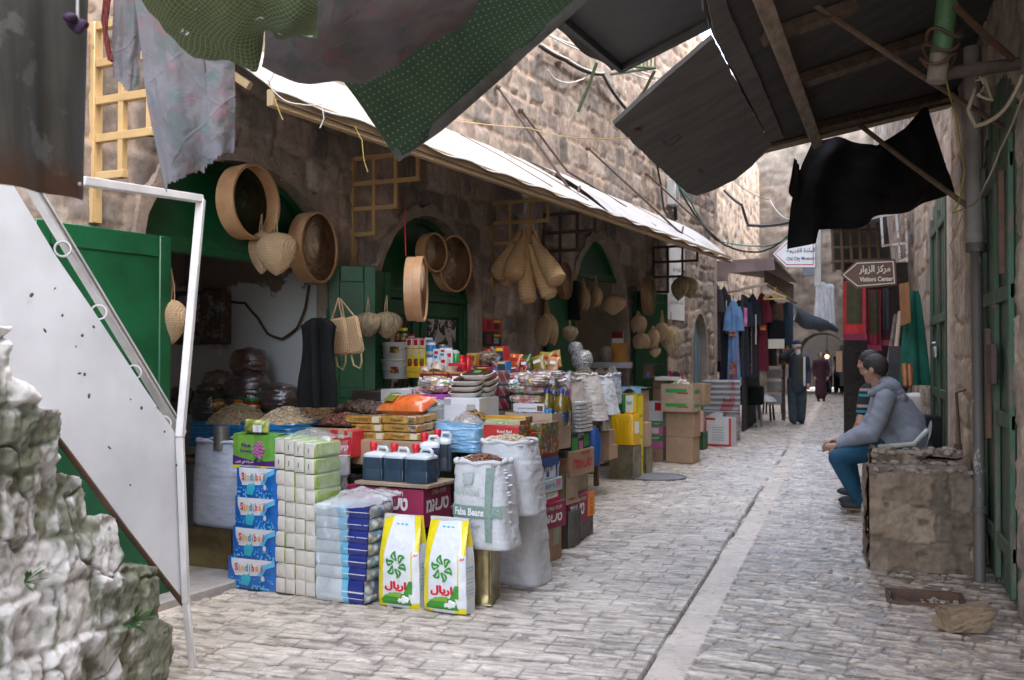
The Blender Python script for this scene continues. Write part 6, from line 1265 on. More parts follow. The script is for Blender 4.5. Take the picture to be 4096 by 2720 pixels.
def sbox(name, label, uL, vT, uR, vB, s_, dep, mat, bands=(), cat='box', group=None, words=None, side=None):
    t, w, h = root(name, label, cat, spot(uL, vT, uR, vB, s_), rnd.uniform(-.05, .05), group); b = MB(); b.box(-w/2, w/2, 0, dep, 0, h, .002); b.build('box', mat, t)
    for (x0, x1, z0, z1, m) in bands: decal(t, x0*w, x1*w, z0*h, z1*h, m)
    if words: text(words[0], words[1], t, (0, -.002, words[2]*h), width=words[3]*w, bold=.02)
    if side: decal(t, .1*dep, .9*dep, .12*h, .88*h, side, 'side', w=w)
    return t
TEA = pm('tea_green', (.12, .13, .03), .4, .2, bst=0); TEAR = pm('tea_red', (.4, .04, .02), .4, .2, bst=0)
for k, (a, c_, m1, lab) in enumerate(((328, 341, TEA, 'ginger tea box with a red top beside the black coats'), (342, 349, TEAR, 'narrow red tea box right of the ginger tea box'), (349.5, 359, TEA, 'olive green tea box with a flower picture below'))):
    sbox('tea_box', lab, a, 368-2*k, c_, 389-k, 7.0+.05*k, .1, m1, ((-.48, .48, .62, .98, TEAR if k < 2 else TEA), (-.3, .3, .05, .15, WPR), (-.45, .45, .16, .5, MARO if k < 2 else VEG)), words=(('GINGER', WPR, .8, .6) if k == 0 else None), side=MARO if k == 0 else None)
for k, lab in enumerate(('leaning brown picture frame with a blue painting, front one', 'brown picture frame leaning behind the blue painting', 'narrow carton edge leaning among the picture frames')):
    t = thing('framed_picture', lab, 'picture', S(366+3*k-4*(k == 2), 379-k, 7.35+.06*k), RZ+.35, None, -.3, 0); b = MB(); b.box(-.1, .1, 0, .012, 0, .19, .003); b.build('back', BRP if k != 2 else CARD, t); b = MB()
    for x0, x1, z0, z1 in ((-.1, .1, 0, .025), (-.1, .1, .165, .19), (-.1, -.075, .026, .164), (.075, .1, .026, .164)): b.box(x0, x1, -.012, -.001, z0, z1, .003)
    b.build('frame', pm('frame_wood', (.22, .12, .05), .5, .3, 9), t); decal(t, -.07, .07, .03, .16, cells('painting', [(.25, .45, .65), (.5, .5, .45), (.2, .25, .15), (.45, .3, .18)], 18, .4, .3, .1)); 
BUCK = pm('bucket_white', (.60, .62, .62), .4, .12, 5, 30, .002, .15)
def bucket(label, uL, vT, uR, vB, s_, mat=BUCK, lid=True, group='white plastic buckets', bail=True):
    c, w, h = spot(uL, vT, uR, vB, s_); r = w/2; t = thing('plastic_bucket', label, 'bucket', c+WT*r, RZ, group); b = MB(); b.lathe([(r*.82, 0), (r*.84, .004), (r*.95, h*.80), (r*1.0, h*.80), (r*1.0, h*.84), (r*.96, h*.85), (r*.97, h*.9)], 36); b.build('pail', mat, t)
    if lid: b = MB(); b.lathe([(r*1.0, h*.9), (r*1.03, h*.905), (r*1.03, h*.97), (r*.98, h), (r*.9, h*.985), (0, h*.985)], 36); b.build('lid', mat, t)
    if bail: b = MB(); b.tube([(r*1.0*math.cos(a), -r*.55*abs(math.sin(a))-r*.75*math.sin(a)*.5, h*.84-h*.38*math.sin(a)) for a in np.linspace(0, pi, 18)], .004, 6); b.build('handle', mat, t)
    return t
t = bucket('upper white bucket with a lid by the purple tubs', 375, 342, 400, 359, 7.35); decal(t, .02, .08, .05, .1, VEG, off=.115); t = bucket('lower white bucket carrying the upper bucket', 374, 359, 400.5, 379, 7.35); decal(t, .02, .08, .05, .1, VEG, off=.115)
bucket('lower tall white bucket in the column by the tea cartons', 540, 480, 555, 509, 6.95, bail=False); bucket('middle tall white bucket in the column by the tea cartons', 540, 462, 555.5, 482, 6.95, bail=False); bucket('upper white bucket right below the box of bottles', 540, 448, 554.5, 465, 6.95, bail=False)
PTUB = pm('tub_purple', (.09, .02, .16), .35, .15, bst=0, coat=.4)
for k in range(5):
    v0 = 344+7.2*k; c, w, h = spot(397.5, v0, 407, v0+7 if k < 4 else 378, 7.5); t = thing('spread_tub', 'purple tub of spread, number %s in the column beside the buckets' % ('one from the top', 'two from the top', 'three from the top', 'four from the top', 'five, the tall bottom one')[k], 'tub', c, RZ, 'purple tubs'); b = MB(); b.lathe([(w*.42, 0), (w*.5, h*.72)], 20); b.build('tub', PTUB if k in (4, 1, 2) else MARO, t); b = MB(); b.lathe([(w*.53, h*.72), (w*.53, h*.93), (0, h*.95)], 20); b.build('lid', PURP, t)
for k, (a, lab) in enumerate(((395, 'dark spice jar with a yellow label, left one above the tubs'), (401.5, 'dark spice jar with a yellow label, right one above the tubs'))): jar(lab, a, a+6, 328, 343, 7.5, BLACKC, YELP)
for k in range(3):
    sbox('cereal_box', 'white and red food box in the upper row, %s' % ('left one', 'middle one', 'right one')[k], 406+6.6*k, 337.5, 412+6.6*k, 348, 7.45, .12, WCARD, ((-.3, .3, .25, .8, REDL), (-.5, .5, .9, 1, REDL)))
    sbox('cereal_box', 'yellow food box with a red picture, %s of the row' % ('left one', 'middle one', 'right one')[k], 407+6*k, 348.5, 412.8+6*k, 367, 7.4, .12, YELP, ((-.35, .35, .55, .95, CREAM), (-.35, .35, .1, .45, VEG), (-.3, .3, .0, .1, REDL)))
for k in range(2): sbox('soap_box', '%s plain yellow box under the yellow food boxes' % ('upper', 'lower')[k], 406.5, 366.5+5.8*k, 418.5, 372+5.8*k, 7.3, .12, pm('mustard_card', (.58, .38, .02), .5, .15))
def canister(label, uL, vT, uR, vB, s_, mat, lid, band=None, name='canister'):
    c, w, h = spot(uL, vT, uR, vB, s_); t = thing(name, label, 'canister', c+WT*w/2, RZ); r = w/2; b = MB(); b.lathe([(r*.93, 0), (r, .004), (r, h*.8), (r*.9, h*.84)], 24); b.build('body', mat, t); b = MB(); b.lathe([(r*.96, h*.83), (r*.98, h*.84), (r*.98, h), (0, h)], 24); b.build('lid', lid, t)
    if band: b = MB(); b.lathe([(r*1.01, h*.18), (r*1.015, h*.2), (r*1.015, h*.62), (r*1.01, h*.64)], 24); b.build('label', band, t)
    return t
LBLU = pm('label_blue', (.03, .22, .55), .35, .2, bst=0, coat=.4)
canister('upper white canister with a blue lid and blue label', 424, 340, 432.6, 354, 7.4, PKW, LBLU, LBLU); canister('lower white canister with a blue lid', 424.4, 354.5, 432.4, 372, 7.4, PKW, LBLU); canister('wide tin can with a blue label and gold lid', 433.5, 344.5, 446, 354, 7.6, LBLU, GOLD, VEG, 'food_can'); canister('white bottle with a red cap above the white boxes', 405.5, 334, 412, 347, 7.65, PKW, JRED, None)
for k, (a, v0, v1) in enumerate(((433, 349, 360), (439.5, 348, 357), (446, 350, 366), (433.5, 360, 371), (440, 357, 370))): sbox('soap_powder_box', 'white box with red and blue print %s' % ('behind the hummus tubs, upper left', 'behind the hummus tubs, upper middle', 'behind the hummus tubs, upper right', 'behind the hummus tubs, lower left', 'behind the hummus tubs, lower middle')[k], a, v0, a+6.2, v1, 7.35-.05*(k > 2), .1, WCARD, ((-.3, .3, .55, .8, REDL), (-.35, .2, .15, .4, LBLU)))
canister('bright green bottle with a pale cap', 451.5, 351.5, 457.5, 363, 7.25, pm('bottle_green', (.02, .28, .06), .2, .1, bst=0, coat=.6), PKW, None, 'bottle')
REDB = pm('plastic_red', (.55, .01, .02), .3, .1, bst=0, coat=.4)
for k, (a, lab) in enumerate(((458, 'red plastic bottle beside the green bottle'), (464.5, 'red plastic bottle nearest the wrapped nuts'))): canister(lab, a, 355, a+5, 373, 7.2, REDB, REDB, None, 'bottle')
sbox('plastic_rack', 'red plastic rack in front of the red bottles', 448, 363, 464, 374, 7.15, .1, REDB, ((-.4, .4, .1, .7, MARO),))
for k, (a, c_, v0, v1) in enumerate(((420, 430, 362, 373), (430, 444, 361, 372), (444, 457, 365, 372))):
    c, w, h = spot(a, v0, c_, v1, 7.0); t = thing('hummus_tub', ('round clear tub lid leaning left in the hummus group', 'round tub with a white printed lid, in front of the white boxes', 'low round tub with a clear lid beside the red rack')[k], 'tub', c, RZ, 'round tubs', -.6 if k < 2 else 0); b = MB(); b.lathe([(w*.42, 0), (w*.46, w*.3), (w*.5, w*.3), (w*.5, w*.36), (0, w*.37)], 28); b.build('tub', pm('tub_beige', (.5, .42, .32), .3, .2, bst=0, coat=.5), t); b = MB(); b.lathe([(w*.35, w*.372), (0, w*.375)], 24); b.build('label', WCARD if k == 1 else CREAM, t)
for k in range(3): sbox('coffee_box', 'maroon and gold coffee box, %s of three behind the candy bags' % ('left one', 'middle one', 'right one')[k], 419.5+14.4*k, 372, 433+14.4*k, 383, 6.95, .14, MARO, ((-.2, .25, .4, .62, WPR), (-.5, .5, .86, 1, FGOLD), (.3, .48, .1, .6, FGOLD)))
# bags of sweets
CANDY = cells('candy_mix', [(.75, .7, .68), (.65, .12, .14), (.75, .45, .3), (.7, .66, .6), (.25, .5, .25), (.7, .55, .15), (.72, .35, .42)], 34, .25, 1.0, .7, 12); CANDB = cells('candy_blue', [(.6, .62, .66), (.1, .2, .5), (.1, .45, .25), (.65, .3, .3), (.7, .68, .6)], 26, .25, 1.0, .8, 10); PASTEL = cells('pastel_sweets', [(.70, .55, .55), (.5, .65, .52), (.72, .66, .42), (.62, .58, .68), (.75, .70, .66)], 48, .3, .9, .4, 10); PINKW = cells('pink_white_sweets', [(.66, .60, .62), (.6, .4, .5), (.7, .68, .68)], 70, .3, .9, .4, 10)
def candy(label, uL, vT, uR, vB, s_, mat, seed, grp='bags of wrapped sweets', flatlie=True):
    c, w, h = spot(uL, vT, uR, vB, s_); t = thing('sweet_bag', label, 'bag', c+WT*.1, RZ+rnd.uniform(-.15, .15), grp); b = MB()
    def fn(i, j):
        a = 2*pi*i; th = pi*j; x, y, z = math.cos(a)*math.sin(th), math.sin(a)*math.sin(th), -math.cos(th); e = 2.6; k = (abs(x)**e+abs(y)**e+abs(z)**e)**(-1/e); n_ = 1+.14*float(fbm(x*2.2+seed, y*2.2, z*2.2, seed, 4)); return (x*k*w/2*n_, y*k*.12*n_, h/2+z*k*h/2*n_)
    b.grid(fn, 44, 26); b.build('sweets', mat, t); b = MB()
    b.grid(lambda i, j: (w*.46+.05*i, .05*(j-.5)*(1-.3*i)+.01*math.sin(j*9), h*.5+.04*math.sin(j*7+seed)*i), 6, 10); b.build('crimped_end', FILM, t); b = MB(); b.grid(lambda i, j: (-w*.46-.05*i, .05*(j-.5)+.01*math.sin(j*9), h*.5+.04*math.sin(j*6+seed)*i), 6, 10); b.build('crimped_end', FILM, t); return t
for k, (a, v0, c_, v1, s_, m_, lab) in enumerate(((505, 393.5, 541, 405, 7.15, CANDY, 'lowest clear bag of red sweets on the paper boxes'), (507, 384, 543, 395, 7.15, CANDY, 'second clear bag of red and white sweets from the bottom of the pile'), (515, 374, 545, 387, 7.1, CANDY, 'upper front clear bag of red and white sweets'), (535, 376, 560, 392, 7.55, CANDY, 'clear bag of sweets on the right of the pile'), (528, 370, 559, 381, 7.35, CANDY, 'topmost clear bag of red sweets'), (503, 379, 517, 393, 7.2, CANDB, 'bag of blue and green sweets at the left of the pile'), (504, 372, 528, 384, 7.5, CANDY, 'red bag of sweets at the back of the pile'), (503, 391, 514, 404, 7.3, CANDB, 'lower bag of blue and green sweets'))): candy(lab, a, v0, c_, v1, s_, m_, k+3)
for k, (a, v0, c_, v1, lab) in enumerate(((408, 386, 428, 397, 'loose clear bag of yellow and red sweets on the purple box'), (424, 378, 447, 394, 'clear bag of mixed sweets against the maroon boxes'), (417, 376, 436, 389, 'small clear bag of pale sweets at the back'))): candy(lab, a, v0, c_, v1, 6.75-.0*k, CANDY, k+20)
sbox('sweet_box', 'purple and pink flat carton under the loose sweets', 407, 394.5, 444, 402, 6.7, .25, pm('pink_purple', (.38, .06, .30), .4, .2, bst=0), ((-.48, -.3, .3, .8, WPR), (-.1, .3, .55, .7, WPR)))
candy('bag of tiny multicoloured sweets behind the orange bag', 414, 400, 443, 408, 6.6, cells('tiny_sweets', [(.2, .45, .6), (.6, .2, .3), (.7, .68, .6), (.3, .55, .2)], 60, .3, .9, .4), 31)
# white box with trays of dates
t, w, h = carton('white carton below the foam trays of dates', spot(444, 398, 479, 423, 6.6), .3, WCARD, marks=(('d', .15, .4, .35, .75, GREYP), ('d', -.5, -.3, .7, .95, GREYP)), tape=False)
FOAM = pm('foam_white', (.68, .67, .63), .6, .06, bst=0); DATEP = pm('date_pack', (.10, .045, .03), .2, .4, 40, 60, .004, .5, coat=.8)
n_ = 0
for L_, (v0, xs) in enumerate(((395.5, (447, 468)), (389.5, (448, 470)), (383.5, (450, 470)), (377.5, (459,)))):
    for q_, a in enumerate(xs):
        c, w, h = spot(a, v0-5.5, a+(29 if q_ == 0 else 21), v0, 6.62+.13*q_); t = thing('date_tray', ('white foam tray of dates, layer %s of the left pile' if q_ == 0 else 'white foam tray of dates, layer %s of the right pile') % ('one from the bottom', 'two from the bottom', 'three from the bottom', 'four, on top')[L_], 'tray', c+WT*.07, RZ+rnd.uniform(-.1, .1), 'foam trays of dates', .22); b = MB(); b.lathe([(.8, 0), (.86, .003), (1, h*.8), (1.03, h*.82), (1.0, h*.86), (.9, h*.6), (0, h*.6)], 32, Matrix.Diagonal((w/2, .085, 1, 1)), e=4); b.build('tray', FOAM, t); b = MB(); b.lathe([(.94, h*.62), (.9, h*.95), (.5, h*1.08), (0, h*1.1)], 24, Matrix.Diagonal((w/2, .085, 1, 1)), e=4); b.build('dates', DATEP, t); b = MB(); b.lathe([(.03, h*1.1), (.028, h*1.16), (0, h*1.16)], 16); b.build('label', GPR if q_ == 0 else CREAM, t)
STRI = None
def stripes():
    m, nt, N, L, P = nodes('striped_card'); v = coords(nt); w = N.new('ShaderNodeTexWave'); w.bands_direction = 'DIAGONAL'; w.inputs['Scale'].default_value = 3.0; L.new(v, w.inputs[0])
    c = ramp(nt, w.outputs['Fac'], [(0, (.30, .01, .05)), (.42, (.6, .6, .58)), (.5, (.05, .25, .05)), (.6, (.55, .42, .03)), (.72, (.03, .10, .35)), (.85, (.25, .02, .05))], 'CONSTANT'); L.new(c, P.inputs['Base Color']); P.inputs['Roughness'].default_value = .3; P.inputs['Coat Weight'].default_value = .7; L.new(bump(nt, noise(nt, v, 14, 3), .4, .01), P.inputs['Coat Normal']); return m
STRI = stripes()
for k in range(3): sbox('charcoal_carton', 'shiny striped charcoal carton, %s of the stack beside the foam trays' % ('top one', 'middle one', 'bottom one')[k], 467, 371+13.3*k, 497, 384+13.3*k, 7.0, .22, BLACKC if k else STRI, ((.0, .5, 0, 1, STRI), (-.5, .0, .7, 1, STRI)), side=STRI)
for k, (a, v0, c_, v1, s_, lab) in enumerate(((484, 349, 491, 367, 7.95, 'striped red charcoal box leaning on the stone pier, left one'), (490.5, 346.5, 504, 368, 7.9, 'striped red charcoal box with a black picture on the stone pier'), (492, 361, 506, 374, 7.7, 'striped blue charcoal box lying in front of the red ones'), (471, 367, 488, 374, 7.6, 'striped red charcoal box lying flat by the red bottles'))): sbox('charcoal_box', lab, a, v0, c_, v1, s_, .1, REDP if k == 9 else (RCART if k != 2 else LBLU), ((-.5, -.1, .5, 1, STRI), (-.1, .45, .25, .75, BLACKC), (-.2, .4, .8, .92, YELP)))
for k, lab in enumerate(('red hookah charcoal packet hung on the stone wall', 'black hookah charcoal packet hung under the red one')):
    a = W(485, 318.5+14.3*k, .04); c_ = W(501, 332+14.3*k, .04); t = thing('wall_packet', lab, 'packet', Vector((a.x, a.y, c_.z)), RZ); L_ = (Vector((c_.x, c_.y, 0))-Vector((a.x, a.y, 0))).length; h = a.z-c_.z; b = MB(); b.box(-.02, .0, 0, L_, 0, h, .002); b.build('packet', RCART if k == 0 else BLACKC, t); b = MB(); b.box(.0005, .002, L_*.55, L_*.95, h*.75, h*.9, 0); b.build('print', YELP, t); b = MB(); b.box(.0005, .002, L_*.55, L_*.85, h*.2, h*.65, 0); b.build('print', BLACKC if k == 0 else GREYP, t); b = MB(); b.box(.0005, .002, L_*.1, L_*.35, h*.15, h*.85, 0); b.build('print', MARO, t)
candy('net of brown walnuts leaning on the stone pier', 474, 351, 490, 368, 7.7, cells('walnuts', [(.2, .12, .07), (.28, .17, .1), (.13, .08, .05)], 40, .5, .4, .5), 40)
for k in range(2): sbox('matchbox_strip', 'narrow gold packet %s of the walnuts' % ('just left', 'farther left')[k], 470-4.5*k+1, 353, 474-4.5*k+1, 366, 7.6, .08, FGOLD, ((-.4, .4, .4, .8, BRP),))
# packets leaning at the back of the middle stall
BK = [(507, 353, 520, 372, 8.4, pm('pack_orange', (.6, .14, .02), .3, .3, 10, coat=.6), 'orange soup packet leaning beside the striped boxes'), (519, 358, 528, 374, 8.3, VEG, 'orange packet with a vegetable picture leaning forward'), (520, 354, 532, 372, 8.6, pm('pack_dkgreen', (.02, .12, .03), .3, .3, 10, coat=.6), 'dark green packet leaning on the wall'), (533, 354, 547, 374, 8.7, pm('pack_olive', (.28, .20, .03), .3, .2, 10, coat=.6), 'front olive gold packet of the leaning row'), (537, 351, 550, 371, 8.9, pm('pack_olive2', (.34, .25, .05), .3, .2, 10, coat=.6), 'rear olive gold packet of the leaning row'), (546, 356, 557, 375, 8.8, pm('pack_peach', (.6, .28, .12), .3, .4, 10, coat=.6), 'peach and white packet leaning rightmost in the row'), (553, 349, 562, 368, 9.4, pm('pack_amber', (.42, .26, .06), .4, .3, 10), 'tall amber packet hanging by the green door leaf'), (508, 366, 520, 374, 8.0, MARO, 'maroon packet lying before the orange soup packet')]
for k, (a, v0, c_, v1, s_, m_, lab) in enumerate(BK):
    c, w, h = spot(a, v0, c_, v1, s_); o = packbag('food_packet', lab, 'packet', c, RZ+.1, w, h, .05, m_, k+3, rx=-.3, ry=rnd.uniform(-.3, .1), group='packets leaning at the back'); b = MB(); b.box(-w*.25, w*.25, -.030, -.027, h*.55, h*.72, 0); b.build('print', WPR if k % 2 else REDL, o)
tray('shallow box of dark kidney beans behind the sweets', 518, 376, 540, 382, 370, 8.2, .4, island('kidney_beans', [(.10, .03, .03), (.15, .05, .04)], .4), 300, .012, CARD2, 31); tray('shallow box of brown spice behind the sweets', 496, 375, 520, 381, 370, 8.0, .35, BEANS, 300, .010, CARD2, 32); tray('shallow box of purple beans beside the spice sack', 538, 376, 556, 381, 371, 8.4, .35, island('purple_beans', [(.08, .03, .05), (.13, .06, .07)], .4), 260, .012, CARD2, 33)
# cartons of tea and drink on the lane side
carton('flat white carton of Japanese sweets under the candy bags', spot(513, 404, 544, 412.5, 7.1), .25, WCARD, marks=(('t', 'JAPAN SWEETS', BRP, -.05, .45, .6, .22), ('d', .28, .46, .2, .8, BRP)), tape=False)
t, w, h = carton('open cardboard box of blue capped water bottles', spot(505, 413, 552, 450, 6.95), .34, CARD2, open_=True)
BOT = pm('water_plastic', (.45, .55, .62), .1, .05, bst=0, coat=.8, trans=.6); CAPB = pm('cap_blue', (.03, .28, .62), .35, .05, bst=0)
def bottle(label, loc, r, h, body, cap, lab=None, group=None, name='bottle', liquid=1):
    t = thing(name, label, 'bottle', loc, RZ, group); b = MB(); b.lathe([(r*.9, 0), (r, .008), (r, h*.3), (r*.93, h*.34), (r, h*.38), (r, h*.66), (r*.75, h*.77), (r*.36, h*.86), (r*.33, h*.91)], 22); b.build('bottle', body, t); b = MB(); b.lathe([(r*.40, h*.90), (r*.40, h*.985), (r*.34, h), (0, h)], 18); b.build('cap', cap, t)
    if lab: b = MB(); b.lathe([(r*1.015, h*.12), (r*1.02, h*.13), (r*1.02, h*.38), (r*1.015, h*.39)], 22); b.build('label', lab, t)
    return t
for k, (u, v, dy) in enumerate(((521, 411.5, .06), (529.5, 412.3, .05), (544, 412.6, .06), (547.5, 409.5, .1), (550.5, 408.5, .16), (555.5, 407.5, .2), (537, 413.3, .15))):
    p = S(u, v, 6.95+dy+.03); bottle('small water bottle with a blue cap, number %s in the cardboard box' % ('one from the left', 'two from the left', 'four, right end', 'five, taller', 'six, behind that', 'seven, corner', 'three, in the middle')[k], Vector((p.x, p.y, p.z-.215)), .03, .215, BOT, CAPB, None, 'water bottles in the box')
OIL = pm('olive_oil', (.20, .13, .006), .08, .15, bst=0, coat=.9, trans=.25); LAB2 = cells('oil_label', [(.02, .05, .12), (.03, .1, .25), (.3, .25, .1)], 30, .4, .2, .1)
for k, (a, c_, v0, v1, s_, lab) in enumerate(((538, 551, 389, 425, 7.14, 'big bottle of olive oil with a blue cap, left of the pair'), (551.5, 565.5, 389, 426, 7.12, 'big bottle of olive oil with a blue cap, right of the pair'), (560.5, 570, 391, 434, 7.55, 'tall bottle of olive oil standing at the lane edge'), (548.5, 557, 391.5, 426, 7.3, 'bottle of olive oil half hidden behind the pair'))):
    c, w, h = spot(a, v0, c_, v1, s_); t = bottle(lab, c+WT*w/2, w/2, h, OIL, pm('cap_dkblue', (.01, .06, .35), .35, .05, bst=0), LAB2, 'olive oil bottles'); 
    if k < 2: text('2', WPR, t, (-.02, -w/2*1.05, h*.33), height=.02, bold=.03)
t = thing('egg_tray_stack', 'stack of grey white moulded egg trays at the lane edge', 'egg trays', spot(569, 401, 580, 432, 7.75)[0]+WT*.08, RZ); h = spot(569, 401, 580, 432, 7.75)[2]
for k in range(8):
    b = MB(); b.grid(lambda i, j: (-.055+.11*i, -.09+.26*j, h*k/8+.012+.011*math.sin(i*pi*4)*math.sin(j*pi*8)), 20, 30); b.grid(lambda i, j: (.055+.006*math.sin(i*30), -.09+.26*i, h*k/8+(h/8*.75)*j), 30, 3); b.grid(lambda i, j: (-.055+.11*i, -.09+.004*math.sin(i*18), h*k/8+(h/8*.75)*j), 12, 3); b.build('egg_tray', pm('moulded_pulp', (.58, .57, .53), .8, .12, 20, 60, .004, .5), t)
for k, (a, v0, c_, v1, s_, m_, lab, wd) in enumerate(((483, 426, 519, 441, 6.28, pm('tea_crimson', (.50, .03, .03), .35, .2, bst=0, coat=.3), 'red tea carton at the front of the slanting row', 'Royal Red'), (485, 420.5, 520, 432, 6.45, pm('tea_leaf', (.30, .42, .12), .4, .4, 5, bst=0, coat=.3, c2=(.55, .52, .40)), 'green and white tea carton, middle of the slanting row', 'Tylos'), (484, 416.5, 526, 426, 6.6, pm('tea_orange', (.62, .30, .02), .4, .2, bst=0, coat=.3), 'orange tea carton at the back of the slanting row', None))):
    c, w, h = spot(a, v0, c_, v1+14, s_); t, w, h = carton(lab, (c, w, h), .1, m_, tape=False, marks=(() if not wd else (('t', wd, WPR, .1, .8, .4),)))
    decal(t, 0, .1, .0, h, VEG, 'side', w=w)
t = thing('vegetable_cartons', 'column of cartons printed with vegetable photos behind the flaked sack', 'box', spot(522, 423, 541, 468, 6.62)[0], RZ); _, w, h = spot(522, 423, 541, 468, 6.62)
for k in range(5): b = MB(); b.box(-w/2+.004*(k % 2), w/2-.004*(k % 2), .002*k, .3, h*k/5+.0005, h*(k+1)/5-.0005, .003); b.build('carton', (pm('pack_mixed%d' % (k % 3), ((.02, .08, .25), (.25, .02, .03), (.03, .2, .05))[k % 3], .4, .2, bst=0)) if k < 2 else VEG, t)
b = MB(); b.box(w/2-.001, w/2+.002, .01, .29, h*.3, h*.98, 0); b.build('print', VEG, t)
t, w, h = carton('white carton with dark blue print low on the lane side', spot(524, 468, 539, 481, 6.6), .3, WCARD, tape=False, marks=(('s', 'תרבות', INK, .5, .8, .5), ('e', .0, .08, 0, 1, BLUEP), ('e', .92, 1, 0, 1, BLUEP), ('e', .4, .55, .15, .55, BLUEP)))
t, w, h = carton('white and turquoise pomegranate carton low on the lane side', spot(526, 482, 541, 495, 6.6), .36, pm('aqua_card', (.45, .55, .52), .6, .15), tape=False, marks=(('s', 'רימון', LBLU, .35, .45, .5, .4, .03), ('e', .7, .9, .4, .9, PINKP)))
t, w, h = carton('maroon and white pomegranate carton under the turquoise one', spot(527, 495, 541, 507, 6.62), .32, RCART, tape=False, marks=(('s', 'רימון מוס', GPR, .45, .72, .7, .3), ('e', 0, .85, .5, .95, WPR)))
t, w, h = carton('lower magenta carton tilted on a stool beside the big sack', spot(518, 507, 536, 533, 6.55), .42, MAG, -.1, tape=False, marks=(('s', 'טעאמלי', WPR, .45, .45, .8, .4, .04), ('s', 'תות-שדה', CREAM, .6, .8, .5, .14)))
b = MB(); b.tube([S(537, 528, 6.75), S(541, 563, 6.75)], .014, 8); b.tube([S(527, 530, 6.6), S(529, 586, 6.5)], .012, 8); tag(b.build('stool_legs', pm('dark_leg', (.04, .035, .03), .5, .2)), 'dark thin stool legs under the magenta carton', 'stool')
t, w, h = carton('brown printed carton on the paving with an oval field picture', spot(527, 511, 549, 561, 6.98), .22, CARD, .0, tape=False, marks=(('e', .3, .8, .3, .8, pm('field_print', (.32, .38, .28), .6, .3, 8, bst=0)), ('d', -.4, .4, .25, .8, BRP)))
c, w, h = spot(556, 452, 570, 478, 7.55); t, w, h = carton('brown carton with red lettering on the oil tins', (c, w, h), .5, CARD, tape=False, marks=(('s', 'טעאמלי', RED, .5, .5, .75, .45, .04), ('s', 'תות-שדה', RED, .6, .85, .4, .12), ('t', 'עט', RED, .0, .6, .5)))
for k, (a, c_, s_, lab) in enumerate(((554, 566, 7.5, 'upper pale oil tin under the brown carton, nearer one'), (563, 577, 7.85, 'upper pale oil tin under the brown carton, farther one'))): tin(lab, spot(a, 474-3*k, c_, 505-5*k, s_), .24, pm('pale_tin', (.45, .36, .22), .45, .3, 5, 40, .003, .3, metal=.5))
t, w, h = carton('magenta carton with an orange price card at the lane edge', spot(555, 499, 568, 527, 7.55), .52, MAG, tape=False, marks=(('s', 'טעאמ', WPR, .35, .5, .55, .42, .04), ('s', 'תות-שדה', CREAM, .5, .85, .4, .12), ('t', 'צ.', WPR, .0, .6, .5)))
decal(t, .40, .54, h*.12, h*1.0, pm('orange_card', (.85, .25, .01), .5, .05, bst=0), 'side', .004, 'price_card', w=w)
for k, z in enumerate((.75, .6, .4, .25)): text(('00 מחיר', '50', '18', '2015')[k], INK, t, (w/2+.0055, .47, h*z), width=.07 if k in (0, 3) else .03, face='side')
for k, (a, c_, s_, v0, v1, lab) in enumerate(((556, 568, 7.5, 522, 551, 'lower dark oil tin on the paving under the magenta carton, nearer one'), (565, 581, 7.9, 514, 540, 'lower dark oil tin on the paving under the magenta carton, farther one'))): c, w, h = spot(a, v0, c_, v1, s_); c.z = 0; tin(lab, (c, w, .27), .26, TIND)
t, w, h = carton('black fruit crate with green print at the lane edge', spot(557, 434, 571, 455, 7.6), .4, BLACKC, tape=False, marks=(('e', .05, .35, .1, .8, GPR), ('e', .65, .9, .3, .9, GPR), ('s', 'פירות', WPR, .5, .85, .3), ('e', .4, .6, .2, .6, PINKP)))
t, w, h = carton('low dark crate between the fruit crate and the brown carton', spot(553, 452, 565, 458, 7.5), .4, BLACKC, tape=False)
# far sacks and things below them
for k, (a, v0, c_, v1, s_, m_, g_, lab, ln) in enumerate(((556, 378, 575, 452, 9.3, WOVENW, GRYG, 'grain sack with a red stripe behind the oil bottles', (-.02, 0)), (577, 374, 597, 421, 9.7, WOVENW, GRYG, 'white grain sack with a drooping corner, second of the four', (-.09, 0)), (591, 376, 609, 415, 10.1, WOVEN, DKG, 'white grain sack with ribbed sides, third of the four', (-.06, 0)), (601, 374, 613, 405, 10.6, WOVENB, GRYG, 'blue grey grain sack farthest back of the four', (0, 0)))):
    c, w, h = spot(a, v0, c_, v1, s_); t = sack(lab, c+WT*.16, w*1.05, .36, h, m_, 0, ln, .35 if k in (1, 2) else 0, True, g_, .09, 300, .007, 21+k, 'open grain sacks in a row', e=2.6)
    if k == 0: b = MB(); b.grid(lambda i, j: (w*.12+.05*i, -.185-.02*math.sin(pi*j), h*j*.95), 4, 14); b.build('red_stripe', pm('faded_red', (.5, .14, .14), .7, .2), t)
table('plank table carrying the far grain sacks', -.02, .62, 9.45, 11.0, .66)
c, w, h = spot(585, 428, 595, 467, 9.6); t = thing('plastic_drum', 'dark blue plastic drum under the grain sacks', 'drum', c+WT*w, RZ); b = MB(); b.lathe([(w*.45, 0), (w*.62, .04), (w*.7, h*.35), (w*.66, h*.7), (w*.4, h*.98), (0, h)], 26); b.build('drum', pm('drum_blue', (.01, .07, .25), .4, .2, bst=0), t)
rock('loose_stone', 'white lump of stone on the paving below the blue drum', G(590, 473), (.09, .07, .07), 14, pm('white_stone', (.5, .5, .48), .9, .3, 8), .2)
carton('upper grey cardboard box under the far grain sacks', spot(596, 431, 609, 446, 10.3), .3, CARD, .15, tape=False); carton('lower grey cardboard box under the far grain sacks', spot(595, 446, 609, 460, 10.3), .3, CARD, .05, tape=False)
